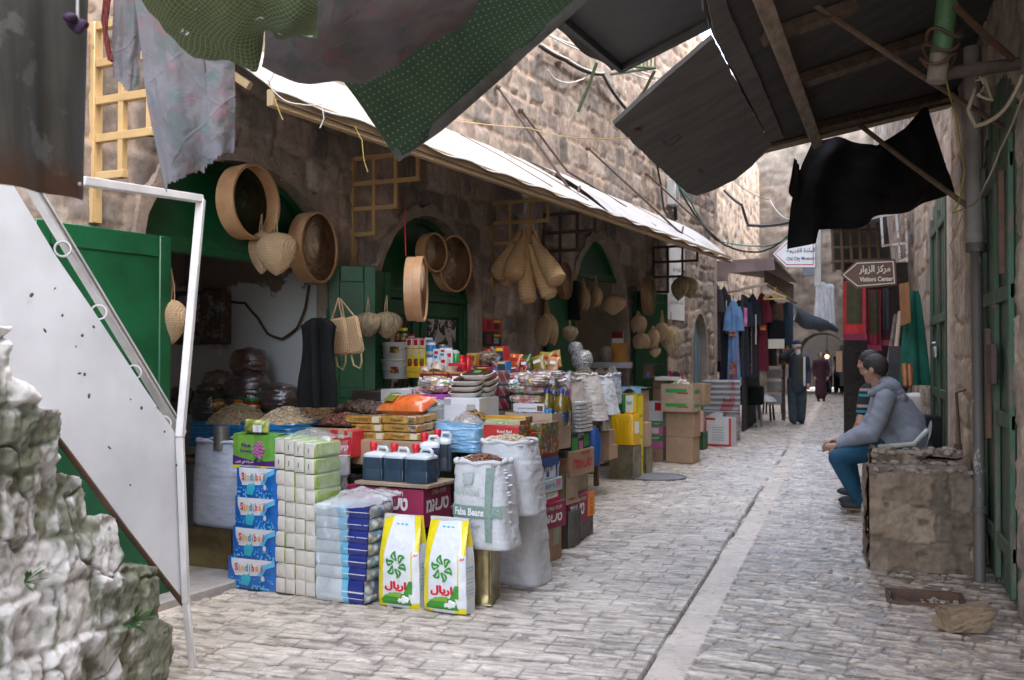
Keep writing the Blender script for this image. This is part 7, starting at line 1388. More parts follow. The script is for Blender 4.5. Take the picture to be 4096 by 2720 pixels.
c, w, h = spot(593, 412, 606, 431, 10.2); t = thing('steel_pot', 'shiny steel pot lying under the far grain sacks', 'pot', c+WT*.1, RZ); b = MB(); b.lathe([(w*.4, 0), (w*.5, .02), (w*.5, h*.9), (w*.54, h*.92), (w*.5, h), (w*.47, h*.1), (0, h*.1)], 28); b.build('pot', pm('steel', (.4, .38, .33), .25, .3, 6, bst=0, metal=.9), t)
# yellow jerrycan group
tin('dull green oil tin under the yellow jerrycan', spot(609.5, 446, 633, 478, 11.6), .3, TIN)
YJ = pm('jerrycan_yellow', (.75, .42, .005), .35, .12, 4, 30, .002, .15, coat=.2)
t, w, h = root('jerrycan', 'yellow plastic jerrycan with a black cap on a dull tin', 'jerrycan', spot(610, 411, 633.5, 446, 11.62)); M = Matrix.Translation((0, .14, 0)) @ Matrix.Diagonal((w/2, .14, h, 1)); b = MB(); b.lathe([(.9, 0), (1, .03), (1, .82), (.9, .9), (.8, .91)], 40, M, e=8); b.build('body', YJ, t); b = MB(); b.box(w*.22, w*.34, .05, .25, h*.9, h*.97, .01); b.box(w*.08, w*.2, .05, .07, h*.9, h*.97, .004); b.build('handle', YJ, t); b = MB(); b.lathe([(.045, h*.9), (.045, h*.98), (0, h*.98)], 18, Matrix.Translation((-w*.15, .08, 0))); b.build('cap', BLACKC, t); decal(t, .05, .2, h*.35, h*.7, WPR, 'side', w=w)
for x in (-.25, .1): b = MB(); b.box(x*w-.01, x*w+.02, -.004, .002, h*.1, h*.75, .002); b.build('ridge', YJ, t)
def safi(t, w, h):
    decal(t, -.45*w, -.2*w, .03*h, .97*h, DGR); decal(t, -.2*w, -.05*w, .03*h, .97*h, GPR); decal(t, .32*w, .48*w, .03*h, .97*h, YELP); decal(t, -.05*w, .32*w, .1*h, .95*h, WPR, off=.002)
    if h > .2: text('Safi', GPR, t, (.12*w, -.004, .6*h), width=.25*w, bold=.02)
    decal(t, .02, .22, .05*h, .9*h, YELP, 'side', w=w)
SAF = pm('tin_yellow', (.55, .45, .08), .35, .2, metal=.3)
for k, (v0, v1, lab) in enumerate(((394, 416, 'green and yellow oil tin at the top of its stack behind the jerrycan'), (416, 437, 'green and yellow oil tin second in the stack behind the jerrycan'), (437, 457, 'green and yellow oil tin third in the stack behind the jerrycan'), (457, 477, 'green and yellow oil tin at the foot of the stack'))): tin(lab, spot(616.5, v0, 637, v1, 11.95), .24, SAF, 0, 'stacked green and yellow oil tins', safi)
for k, (v0, v1) in enumerate(((391, 403), (403, 418), (418, 436))): carton('plain cardboard box under the blue plastic sheet, %s' % ('upper one', 'middle one', 'lower one')[k], spot(608, v0, 640, v1, 12.3), .35, CARD, tape=False)
a, c_ = S(606, 387, 12.2), S(641, 388, 12.2); b = MB(); b.grid(lambda i, j: (a.lerp(c_, i)+WT*(.45*max(0, .75-j)*1.3)+Vector((0, 0, -.14*max(0, j-.75)*4*(.6+.5*math.sin(i*7))+.02*float(fbm(i*5, j*5, 1, 3, 3)))))-WT*.03*max(0, j-.75), 30, 20); tag(b.build('plastic_sheet', PBLUE), 'pale blue plastic sheet over the cardboard boxes', 'plastic sheet')
tin('small grey tin on the paving right of the jerrycan stack', (lambda q: (Vector((q[0].x, q[0].y, 0)), q[1], q[2]))(spot(635, 448, 646, 473, 12.2)), .25, TIN); carton('crumpled pale carton on the small grey tin', spot(634, 423, 647, 447, 12.25), .25, CARD2, .1, tape=False)
# long row of cartons at the end
for k, (a, c_, s_, lab) in enumerate(((613, 642, 13.8, 'cardboard tray of sweets, left one of the far row'), (642, 673, 14.1, 'cardboard tray of sweets with a white label, far row'), (672, 684, 14.2, 'cardboard tray of sweets, right end of the far row'))):
    c, w, h = spot(a, 379.5, c_, 401, s_); t, w, h = carton(lab, (c, w, h), .4, CARD, open_=True, marks=((('d', .12, .38, .35, .75, WPR), ('t', 'מתוק מיובא', BRP, -.15, .6, .5)) if k == 1 else ())); contents(t, w*.95, .36, h*.82, .09, 90, .03, island('wrapped_candy', [(.5, .05, .04), (.6, .55, .5), (.55, .25, .05), (.7, .7, .68), (.25, .04, .05)], .25, .8), 50+k, .2)
b = MB(); b.ball(S(652, 379, 14.2), (.085, .085, .06), 18, 12); tag(b.build('red_bowl', REDB), 'red plastic bowl upside down among the sweets', 'bowl')
sbox('picture_stack', 'small stack of dark picture frames by the green door leaf', 643, 366, 651, 378, 13.5, .12, BRP, ((-.1, .3, .1, .5, LBLU),), 'picture'); sbox('charcoal_box', 'striped charcoal box at the far right end of the row', 668, 371, 680, 380, 14.0, .15, STRI, ((-.1, .5, .1, .8, BLACKC),)); sbox('foam_box', 'white foam lid on the far row of cartons', 655, 377, 676, 380.5, 13.7, .3, FOAM)
for k, (v0, v1) in enumerate(((384, 399), (399.2, 412))):
    t, w, h = carton('cardboard tray with a green banana print, %s' % ('upper one, full of sweets', 'lower one')[k], spot(661, v0, 693, v1, 13.5), .38, CARD2, open_=(k == 0), tape=False, marks=(('d', -.36, .30, .42, .68, GPR), ('d', .0, .35, .34, .44, REDL), ('e', .2, .8, .35, .6, GPR)))
    if k == 0: contents(t, w*.95, .34, h*.84, .07, 80, .03, island('shiny_candy', [(.75, .74, .7), (.5, .05, .05), (.6, .55, .3), (.2, .4, .1), (.8, .8, .8)], .15, 1), 61, .19)
carton('upper plain tall carton under the banana trays', spot(666, 412.3, 694, 437, 13.6), .33, CARD, tape=True); carton('lower plain tall carton on the paving under the banana trays', spot(666, 437.2, 693, 462, 13.6), .33, CARD, tape=True)
for k, (v0, v1, m_, lab, mk) in enumerate(((402, 411, WCARD, 'red and white flat carton at the top of the fruit carton stack', (('d', .1, .48, .05, .95, REDL), ('d', -.45, -.2, .1, .9, GPR))), (411, 426, WCARD, 'white and green fruit carton with a leaf print', (('d', -.5, .5, .0, .35, GPR), ('d', -.45, -.25, .4, .9, GPR), ('t', 'פלמה זית', WPR, .1, .17, .7, .14))), (426, 435, PINKP, 'pink and white fruit carton, third in the stack', (('d', -.4, .3, .2, .8, WPR),)), (435, 448, PINKP, 'pink fruit carton with a green band, fourth in the stack', (('d', -.5, .5, .55, 1, GPR), ('t', 'פלמה זית', WPR, .0, .78, .7, .2), ('d', -.35, -.1, .2, .35, INK))), (448.2, 461, CARD, 'brown fruit carton at the foot of the stack', (('t', 'טעמולי', RED, -.1, .6, .5, .25), ('d', -.4, -.15, .25, .4, INK))))):
    t, w, h = carton(lab, spot(642.5, v0, 663, v1, 13.7), .4, m_, rnd.uniform(-.04, .04), tape=False, marks=mk)
carton('narrow cardboard box with round holes beside the corrugated sheet', spot(694, 384, 705, 405, 14.0), .3, CARD, tape=False, marks=(('d', -.1, .1, .2, .3, INK), ('d', -.1, .1, .6, .7, INK))); carton('torn printed carton standing beside the plain tall cartons', spot(694, 411, 703, 432, 13.9), .28, CARD2, .2, tape=False, marks=(('d', -.3, .3, .2, .7, PINKP),)); tin('dark green tin under the torn carton', spot(694, 432, 703, 450, 14.0), .25, DGR)
# corrugated sheet and white box beyond
t = thing('corrugated_sheet', 'grey and red painted corrugated metal sheet standing at the clothes stall', 'metal sheet', G(722, 441), RZ); w = .62; h = 1.03
COR = worn('corrugated_paint', (.38, .38, .39), (.30, .09, .09), .55, 4, .53, .2, (1, 1, .5)); b = MB(); b.grid(lambda i, j: (-w/2+w*i, .012*math.sin(j*70)*(1 if j > .5 or j < .12 else .25), h*j), 12, 120); b.build('sheet', COR, t)
for z in (.12, .48): b = MB(); b.tube([(-w/2, -.012, h*z), (w/2, -.012, h*z)], .012, 8); b.build('bead', pm('sheet_grey', (.4, .4, .41), .5), t)
t, w, h = carton('open white carton with a red border beside the corrugated sheet', spot(705, 418, 731, 441, 16.3), .35, WCARD, open_=True, marks=(('d', -.5, .5, 0, .07, RED), ('d', .42, .5, .07, 1, RED), ('d', -.5, -.44, .07, .9, RED), ('d', -.5, -.1, .92, 1, RED)))
for k in range(6): decal(t, -.22*w, .22*w, h*(.2+.09*k), h*(.23+.09*k), GREYP, name='printed_line')
b = MB(); b.grid(lambda i, j: (-w/2+w*.7*i, -.0-.02*j, h+.1*j*math.sin(i*2)), 6, 4); b.build('flap', WCARD, t)
# ================================================================== hanging goods
RIMW = pm('sieve_wood', (.50, .30, .16), .5, .25, 5, 50, .002, .3, c2=(.40, .20, .085), stretch=(1, 1, .3)); RIMD = pm('sieve_wood_dark', (.30, .15, .07), .5, .3, 5, 50, .002, .3)
MESHG = weave('sieve_mesh_green', (.10, .13, .09), (.05, .08, .05), 900, .6, .2, dist=.001); MESHB = weave('sieve_mesh_brown', (.62, .45, .29), (.38, .25, .15), 160, .8, .6, dist=.002); MESHP = weave('sieve_mesh_pale', (.52, .43, .27), (.36, .28, .16), 500, .8, .4, dist=.002)
def sieve(label, c, R, dep, mesh, yaw=0, tilt=0, rim=RIMW):
    mz = dep*.3 if mesh == MESHG else dep*.9
    t = thing('round_sieve', label, 'sieve', c, 0, 'round sieves'); t.rotation_euler = (0, pi/2+tilt, RZ+yaw); b = MB(); b.lathe([(R-.012, 0), (R, 0), (R, dep), (R-.012, dep), (R-.012, 0)], 56); b.build('rim', rim, t); b = MB(); b.lathe([(R+.003, dep*.55), (R+.006, dep*.56), (R+.006, dep), (R+.003, dep+.001), (R+.003, dep*.55)], 56); b.build('hoop', rim, t); b = MB(); b.lathe([(R-.011, mz), (R*.5, mz-.006), (0, mz-.008)], 56); b.build('mesh', mesh, t, ang=180); return t
sieve('largest pale wooden sieve with a fine green mesh on the first arch', W(240, 203, .06), .245, .14, MESHG, .05); sieve('wooden sieve with a brown woven mesh beside the rope pads on the first arch', W(306, 248, .05), .255, .12, MESHB, .12)
sieve('deep pale wooden sieve hanging in front of the closed green doors', D(408, 289, 7.3), .235, .12, MESHB, .42); sieve('small wooden sieve up in the second arch', W(427, 253, .06), .17, .1, MESHB, -.1); sieve('brown wooden sieve on the right half of the second arch', W(447, 264, .07), .255, .1, MESHB, -.1); sieve('dark old sieve half hidden behind the loofahs', W(561, 281, .12), .205, .08, MESHB, .1, 0, RIMD); sieve('pale sieve on the right green leaf of the far shop', W(645, 296, .22), .26, .1, MESHP, .1, 0, RIMD)
cable([W(405, 188, .25), D(405, 230, 7.35), D(406, 256, 7.3)], .004, JRED, 'red cord holding the deep pale sieve', 0, 'cord')
JUTE = weave('jute_knit', (.66, .47, .29), (.44, .29, .16), 190, .95, 1.0, (.8, 1, 1), .2, .006); LOOF = weave('loofah_skin', (.60, .40, .22), (.46, .29, .15), 60, .95, .5, (1.5, 1, 1), .25, .004); FIB = pm('fibre_net', (.52, .40, .25), .95, .4, 8, 90, .01, 1, c2=(.26, .18, .10), stretch=(6, 6, 1))
def pads(label, u, vT, vB, wd, d, n, spread, rz=0, string=.45, mat=None, seed=1, name='scrubber_pads', grp='bunches of jute scrubber pads'):
    """a bunch of drop shaped knitted pads hung by their strings"""
    a, c = D(u, vT, d), D(u, vB, d); h = a.z-c.z; w = wd*d/F; t = thing(name, label, 'scrubber', a, RZ+rz, grp); q = random.Random(seed)
    for k in range(n):
        f = (k-(n-1)/2)/max(1, n-1); x0 = f*spread*w; dy = q.uniform(-.02, .02)+.03*abs(f); zt = -h*string*q.uniform(.9, 1.08); zb = -h*q.uniform(.93, 1.0); pw = w*(.55 if n < 3 else .50); th = .95*w*spread/max(1, n)+.03
        def fn(i, j):
            a_ = 2*pi*i; r = math.sin(pi*j**.72)**.75+.03
            if n == 1: rb = 1+.05*math.sin(9*a_+3*math.sin(j*3))+.02*math.sin(j*60); return (w*.5*math.cos(a_)*r*rb, w*.34*math.sin(a_)*r*rb, zt+(zb-zt)*j)
            xx = math.cos(a_)*r*th*.9; yy = math.sin(a_)*r*pw*1.05; z = zt+(zb-zt)*j; return (x0*(.25+.75*j)+xx*(1)+yy*.72, dy-yy*.72, z)
        b = MB(); b.grid(fn, 24, 20); b.build('pad', mat or JUTE, t)
        b = MB(); [b.tube([(x0*.05, 0, 0), (x0*.2+sg*.008, dy, zt*.6), (x0*.27+sg*.012, dy, zt-.02)], .004, 5) for sg in (-1, 1)]; b.build('string', JUTE, t)
    return t
pads('thick bunch of jute pads hanging behind the white gate frame', 171, 268, 351, 38, 5.95, 1, .5, seed=2, string=.35); pads('bunch of jute pads between the two big sieves, front one', 277, 208, 279, 46, 6.55, 1, .45, seed=3, string=.34); pads('darker bunch of jute pads half behind the front bunch', 262, 214, 277, 30, 6.7, 1, .4, seed=4, string=.3)
pads('ribbed jute pads on the left green leaf of the far shop', 546, 300, 347, 25, 10.6, 5, .7, seed=5, string=.3); pads('left bunch of jute pads hanging in the far shop opening', 583, 277, 312, 14, 12.0, 5, .6, seed=6, string=.3); pads('middle bunch of jute pads hanging in the far shop opening', 596, 275, 309, 13, 12.2, 3, .5, seed=7, string=.35); pads('round bunch of jute pads on the right in the far shop opening', 613, 283, 317, 27, 12.6, 1, .6, seed=8, string=.35)
pads('tied jute pads upper left on the right green leaf', 638, 311, 334, 17, 13.0, 3, .5, seed=9, string=.2); pads('ribbed jute pads lower left on the right green leaf', 641, 332, 349, 16, 13.0, 7, .8, seed=10, string=.05); pads('tied jute pads in the middle of the right green leaf', 653, 326, 349, 13, 13.1, 3, .5, seed=11, string=.1); pads('jute pads with long strings on the right green leaf', 662, 310, 344, 22, 13.2, 3, .4, seed=12, string=.4); pads('long shaggy jute bunch at the right edge of the green leaf', 671, 312, 356, 22, 13.3, 1, .5, seed=13, string=.3, mat=FIB); pads('brown round jute pad low on the right green leaf', 655, 345, 358, 12, 13.2, 1, .2, seed=14, string=.1)
pads('two grey fibre pouches tied to the last brown bracket', 684, 270, 301, 24, 14.4, 2, .55, seed=15, string=.2, mat=FIB, name='fibre_pouch'); pads('pale garlic like net bag by the left green leaf', 570, 320, 343, 17, 10.9, 1, .1, seed=16, string=.25, mat=FIB, name='fibre_pouch'); pads('big fibre pouch left of the deep sieve', 368, 297, 338, 30, 7.4, 1, .1, seed=17, string=.35, mat=FIB, name='fibre_pouch'); pads('big fibre pouch just right of the other, tied with a blue cord', 387, 295, 341, 32, 7.45, 1, .1, seed=18, string=.35, mat=FIB, name='fibre_pouch')
def loofah(label, top, tip, r, seed):
    a, c = top, tip; b = MB(); n = 18; pts = []; rs = []
    for k in range(n+1): f = k/n; pts.append(a.lerp(c, f)+Vector((.02*math.sin(f*3+seed), .02*math.cos(f*2+seed), -.05*math.sin(pi*f)*.3))); rs.append(r*(.22+.95*math.sin(min(1, f*1.05)*1.75)**1.2)*(1 if f < .97 else .6)+.004*math.sin(k*2.1+seed))
    b.tube(pts, rs, 14); tag(b.build('loofah', LOOF), label, 'loofah', 'long loofahs hanging in a bunch')
tp = D(527, 229, 9.9)
for k, (u, v, r, dd, lab) in enumerate(((495, 278, .085, 9.95, 'leftmost long loofah of the hanging bunch'), (505, 284, .07, 10.1, 'loofah behind the left ones in the bunch'), (515, 279, .09, 9.75, 'front loofah with a blunt end in the middle of the bunch'), (529, 303, .075, 9.8, 'longest loofah hanging lowest in the bunch'), (549, 298, .075, 9.85, 'second lowest loofah right of the longest one'), (556, 283, .085, 9.7, 'rightmost long loofah of the hanging bunch'), (511, 256, .06, 10.15, 'loofah at the back left of the bunch'), (541, 288, .07, 10.0, 'loofah at the back right of the bunch'))): loofah(lab, tp+Vector((.02*(k-4), .02*(k % 3), -.01)), D(u, v, dd), r, k)
for k, (u0, v0, u1, v1, lab) in enumerate(((337, 318, 345, 354, 'left knitted jute back scrubber with long handles'), (349, 317, 359, 353, 'right knitted jute back scrubber with long handles'))):
    a, c = D(u0, v0, 6.95), D(u1, v1, 6.9); t = thing('back_scrubber', lab, 'scrubber', a, RZ+.1, 'knitted back scrubbers', 0, -.12-.1*k); h = (a-c).length; b = MB(); b.box(-.07, .07, -.02, .02, -h, 0, .018); b.build('pad', JUTE, t); b = MB(); tpp = Vector(((.03 if k == 0 else -.04), 0, .14)); [b.tube([(sx*.04, 0, 0), (sx*.015+tpp.x*.5, 0, .08), tpp], .006, 6) for sx in (-1, 1)]; b.build('handle', JUTE, t); b = MB(); b.tube([(-.04, 0, -h), (-.03, -.01, -h-.07), (.0, .01, -h-.1), (.03, 0, -h-.06), (.04, 0, -h)], .007, 6); b.build('handle', JUTE, t)
# black coats
BK1 = pm('black_coat', (.007, .0075, .008), .85, .3, 6, 30, .01, .6, spec=.2)
def drape(name, label, cat, uL, vT, uR, vB, d, mat, folds=4, amp=.03, flare=.1, seed=1, group=None, thick=.12, rz=0, parts=(), kf=None):
    a, c, m = D(uL, vB, d), D(uR, vB, d), D((uL+uR)/2, vT, d); w = (c-a).length; h = m.z-a.z; t = thing(name, label, cat, (a+c)/2, rz, group); b = MB()
    def fn(i, j): A = 2*pi*i; k = kf(j) if kf else (.86+flare*(1-j)+.05*math.sin(7*j+seed))*(1 if j < .955 else 1-(j-.955)*8); r = 1+amp/w*2*math.sin(folds*A+seed+1.5*j); return (w/2*k*math.cos(A)*r, thick*math.sin(A)*(.35+.65*k)*r, h*j)
    b.grid(fn, 60, 24); b.build('cloth', mat, t)
    for p in parts: p(t, w, h)
    return t
drape('black_coat', 'long black coats hanging in a bundle at the first shop door', 'coat', 303, 318, 335, 407, 6.75, BK1, 5, .05, .05, 2, None, .09, 0, (), lambda j: .84+.12*math.sin(6*j+.6) if j < .93 else .8-(j-.93)*7); drape('black_bag', 'black hanging bag at the left of the far shop opening', 'bag', 568, 281, 581, 320, 11.6, BK1, 3, .01, .1, 3, None, .1)
# inside of the far shop
b = MB(); b.box(-.2, .2, -.01, .0, -.14, .14, .002); o = tag(at(b.build('poster', BLACKC), W(594, 326, -1.66), RZ+pi/2), 'black and white poster of a coffee cup inside the far shop', 'poster'); b = MB(); b.lathe([(.07, -.08), (.09, .06), (.1, .07), (0, .075)], 24, Matrix.Translation((0, -.012, 0)) @ Matrix.Diagonal((1, .08, 1, 1))); b.build('print', GREYP, o)
sbox('calendar', 'wall calendar with a maroon top inside the far shop', 612, 332, 623, 346, 13.3, .02, WCARD, ((-.5, .5, .55, 1, MARO),)); fatbag('paper bag in the far shop', 596, 345, 610, 364, 12.6, pm('paper_bag', (.35, .24, .15), .8, .3), seed=12); sbox('shelf_box', 'orange tub standing in the far shop', 611, 343, 623, 364, 12.9, .2, pm('tub_orange', (.45, .2, .03), .5, .2)); fatbag('clear bag of pastel sweets, larger one by the green leaf', 568, 349, 589, 369, 10.4, PASTEL, seed=13); fatbag('small clear bag of pink sweets above the larger one', 566, 341, 580, 355, 10.5, PINKW, seed=14); sbox('grey_board', 'pale shelf board across the far shop', 590, 362.5, 625, 368, 12.4, .3, GREYP)
# ================================================================== people
def fused(name, b, mat, par, vox=.009, it=5, ang=180):
    o = b.build('t', mat); m = o.modifiers.new('r', 'REMESH'); m.mode = 'VOXEL'; m.voxel_size = vox; m.use_smooth_shade = True; s_ = o.modifiers.new('s', 'SMOOTH'); s_.iterations = it; s_.factor = .5
    bpy.context.view_layer.update(); me = bpy.data.meshes.new_from_object(o.evaluated_get(bpy.context.evaluated_depsgraph_get())); me.name = name; old = o.data; bpy.data.objects.remove(o); bpy.data.meshes.remove(old)
    o = bpy.data.objects.new(name, me); COL.objects.link(o); me.polygons.foreach_set('use_smooth', [True]*len(me.polygons)); o.parent = par; return o
def limb(b, pts, rs):
    P = [Vector(p) for p in pts]; out = []; R = []
    for k in range(len(P)-1):
        for q in range(6): out.append(P[k].lerp(P[k+1], q/6)); R.append(rs[k]+(rs[k+1]-rs[k])*q/6)
    out.append(P[-1]); R.append(rs[-1]); b.tube(out, R, 14)
    for p, r in zip(P, rs): b.ball(p, r, 14, 10)
def head(b, c, yaw, pitch=0, s=1.0):
    """c centre of the skull, face towards local -y turned by yaw"""
    R = (Matrix.Rotation(yaw, 3, 'Z') @ Matrix.Rotation(pitch, 3, 'X')); q = lambda x, y, z: c+R @ (Vector((x, y, z))*s)
    E = lambda p, r: b.ball(q(*p), tuple(k*s for k in r), 14, 10, R=R)
    E((0, .01, .02), (.076, .098, .098)); E((0, -.03, -.035), (.062, .068, .075)); E((0, -.05, -.085), (.04, .045, .032)); E((0, -.098, -.018), (.013, .02, .02)); E((0, -.092, .008), (.011, .014, .03)); E((0, -.078, .03), (.055, .022, .013)); E((0, -.089, -.058), (.024, .012, .007)); E((0, -.086, -.072), (.02, .012, .008))
    for sx in (-1, 1): E((sx*.08, .012, -.012), (.011, .024, .033)); E((sx*.032, -.077, .008), (.014, .011, .009)); E((sx*.045, -.055, -.028), (.024, .028, .024))
    return q, R
def hand(b, w, d, up, s=1.0, curl=.7):
    """palm from the wrist along d, back of the hand towards up, five bent fingers"""
    d = d.normalized(); sd = d.cross(up).normalized(); up = sd.cross(d); limb(b, [w, w+d*.045*s, w+d*.085*s], [.026*s, .033*s, .034*s])
    for k, (o_, L_) in enumerate(((-.028, .062), (-.010, .075), (.010, .070), (.027, .056))):
        p = w+d*.085*s+sd*o_*s; a = p+(d*.5*L_-up*.25*L_*curl)*s; e = a+(d*.3-up*.5*curl)*L_*s; limb(b, [p, a, e], [.0105*s, .0098*s, .0085*s])
    p = w+d*.03*s-sd*.026*s; limb(b, [p, p+(-sd*.03+d*.025-up*.01)*s, p+(-sd*.03+d*.055-up*.025)*s], [.013*s, .0115*s, .010*s])
SKIN = pm('skin', (.42, .23, .16), .5, .15, 12, 90, .001, .3); HAIR = pm('dark_hair', (.022, .016, .013), .6, .4, 60, 160, .004, .8, stretch=(1, 1, 3)); HOOD = pm('grey_hoodie', (.235, .25, .295), .95, .14, 8, 90, .003, .6); JEAN = pm('blue_jeans', (.012, .085, .16), .85, .3, 7, 120, .003, .5); SHOE = pm('dark_shoe', (.03, .035, .04), .7, .3, 12); SOLE = pm('tan_sole', (.3, .2, .13), .8)
def shortcap(name, q, R, par, s=1.0, low=-.03, back=.11, mat=None):
    b = MB()
    def fn(i, j): a = 2*pi*i; th = j*(1.22+1.38*((1+math.sin(a))/2)**.8); x, y, z = math.cos(a)*math.sin(th), math.sin(a)*math.sin(th), math.cos(th); lim = .03+max(0, -y)*.1; k = 1.04+.035*float(fbm(a*5, j*9, 1, 7, 2)); return q(x*.082*k, .012+y*.104*k, z*.104*k+.02)
    b.grid(fn, 40, 22); return b.build(name, mat or HAIR, par)
# the man in the grey hoodie, seated, his left side to us
t = thing('person', 'seated man in a grey hoodie and blue jeans with clasped hands beside the masonry block', 'person', G(868, 512)); O = t.location.copy(); L = lambda u, v, d: D(u, v, d)-O
hip1, hip2 = L(905, 443, 9.28), L(902, 440, 9.58); kn1, kn2 = L(838, 458, 9.18), L(838, 452, 9.62); an1, an2 = L(860, 503, 9.25), L(857, 498, 9.55); sh1, sh2 = L(885, 400, 9.2), L(881, 396, 9.66); el1, el2 = L(872, 434, 9.1), L(868, 430, 9.72); wr1, wr2 = L(839, 445, 9.25), L(839, 442, 9.42); nk = L(879, 388, 9.42); hd = L(874.5, 369, 9.42); pel = (hip1+hip2)/2; che = L(893, 412, 9.42); fw = (kn1-hip1).normalized()
b = MB(); limb(b, [pel, (pel+che)/2+Vector((.03, 0, 0)), che, nk], [.15, .16, .165, .065]); limb(b, [nk, hd+Vector((.01, 0, -.06))], [.06, .056]); q, R = head(b, hd, math.radians(-118), .12, 1.12)
for s1, e1, w1 in ((sh1, el1, wr1), (sh2, el2, wr2)): limb(b, [s1, e1, w1], [.065, .05, .03])
for h1, k1, a1 in ((hip1, kn1, an1), (hip2, kn2, an2)): limb(b, [h1, k1, a1], [.09, .06, .04])
hand(b, wr1+Vector((-.02, 0, -.01)), Vector((-1, .25, -.15)), Vector((.1, -.75, .6))); hand(b, wr2+Vector((-.03, 0, .01)), Vector((-1, -.3, -.25)), Vector((0, .5, .8)))
fused('body', b, SKIN, t, .0075, 3); shortcap('hair', q, R, t, low=-.035)
b = MB(); limb(b, [pel+Vector((-.12, 0, -.04)), pel+Vector((.02, 0, -.06)), (pel+che)/2+Vector((.045, 0, 0)), che+Vector((.015, 0, 0)), nk+Vector((.02, 0, -.045))], [.18, .235, .21, .2, .10]); b.ball((sh1+sh2)/2+Vector((.03, 0, -.01)), (.13, .25, .10), 18, 12)
for s1, e1, w1 in ((sh1, el1, wr1), (sh2, el2, wr2)): limb(b, [s1, s1.lerp(e1, .5)+Vector((.01, 0, 0)), e1, e1.lerp(w1, .5), w1.lerp(e1, .05)], [.098, .085, .083, .066, .047])
b.ball(hip1+Vector((.03, 0, .03)), .145, 14, 10); b.ball(hip1.lerp(kn1, .24)+Vector((0, 0, .015)), .128, 14, 10); b.ball(hip2.lerp(kn2, .24)+Vector((0, 0, .015)), .125, 14, 10); b.ball(hip2+Vector((.03, 0, .03)), .14, 14, 10); b.ball(nk+Vector((.095, .0, .02)), (.125, .16, .08), 18, 12, R=Matrix.Rotation(.6, 3, 'Y')); b.ball(nk+Vector((.20, 0, -.085)), (.08, .14, .055), 14, 10, R=Matrix.Rotation(.9, 3, 'Y'))
hoodie = fused('hoodie', b, HOOD, t, .011, 5); me = hoodie.data; n = len(me.vertices); co = np.empty(n*3, np.float32); me.vertices.foreach_get('co', co); co = co.reshape(-1, 3); nr = np.empty(n*3, np.float32); me.vertices.foreach_get('normal', nr); nr = nr.reshape(-1, 3)
w_ = .008*fbm(co[:, 0]*3+co[:, 2]*5, co[:, 2]*9-co[:, 0]*4, 1, 3, 2)+.006*fbm((co[:, 0]+co[:, 2])*22, (co[:, 2]-co[:, 0])*5+co[:, 1]*4, 2, 4, 2)+.003*np.sin(co[:, 2]*60+co[:, 0]*60+3*fbm(co[:, 0]*4, co[:, 2]*4, 2, 5, 2))*np.clip(.6+fbm(co[:, 0]*5, co[:, 2]*5, 3, 8, 2), 0, 1); co = co+nr*w_[:, None]; me.vertices.foreach_set('co', co.ravel()); me.update()
b = MB(); H_ = [nk+Vector(q_) for q_ in ((-.075, -.10, -.055), (-.01, -.135, -.01), (.075, -.10, .03), (.115, 0, .045), (.075, .10, .03), (-.01, .135, -.01), (-.075, .10, -.055))]; limb(b, H_, [.03, .04, .048, .052, .048, .04, .03]); b.ball(nk+Vector((.165, 0, -.03)), (.085, .135, .05), 18, 12, R=Matrix.Rotation(.75, 3, 'Y')); fused('hood', b, HOOD, t, .009, 4)
b = MB()
for h1, k1, a1 in ((hip1, kn1, an1), (hip2, kn2, an2)): limb(b, [h1, h1.lerp(k1, .6), k1, k1.lerp(a1, .55), a1+Vector((0, 0, .02))], [.112, .098, .088, .072, .055])
b.ball(pel+Vector((-.05, 0, -.03)), (.13, .17, .10), 16, 10); fused('jeans', b, JEAN, t, .011, 4)
for a1 in (an1, an2): b = MB(); c = a1+Vector((-.05, 0, -a1.z+.052)); b.ball(c, (.125, .048, .045), 16, 10); b.ball(c+Vector((.06, 0, .03)), (.05, .042, .05), 12, 8); b.build('shoe', SHOE, t); b = MB(); b.ball(c+Vector((0, 0, -.035)), (.13, .05, .016), 16, 8); b.build('sole', SOLE, t)
# white plastic chair
PCH = pm('plastic_chair', (.52, .52, .46), .4, .15, 6, 40, .002, .2); t = thing('plastic_chair', 'white plastic armchair carrying the man in the hoodie', 'chair', O+pel+Vector((-.09, -.06, -pel.z))); b = MB(); b.grid(lambda i, j: (-.24+.48*i, -.25+.5*j, .42+.02*(2*i-1)**2), 10, 10); b.build('seat', PCH, t)
def back(i, j): a = -1.5+3*i; return (.2+.08*j+.05*math.cos(a), .29*math.sin(a), .44+(.40-.16*abs(math.sin(a))**2)*j)
b = MB(); b.grid(back, 24, 10); b.build('backrest', PCH, t)
for sy in (-1, 1):
    b = MB(); b.tube([(-.26, sy*.29, .60), (-.05, sy*.31, .615), (.16, sy*.30, .64), (.28, sy*.2, .76)], .022, 8); b.build('armrest', PCH, t)
    for sx in (-1, 1): b = MB(); b.tube([(sx*.24, sy*.27, .6 if sx < 0 else .43), (sx*.28, sy*.29, 0)], .02, 8); b.build('leg', PCH, t)
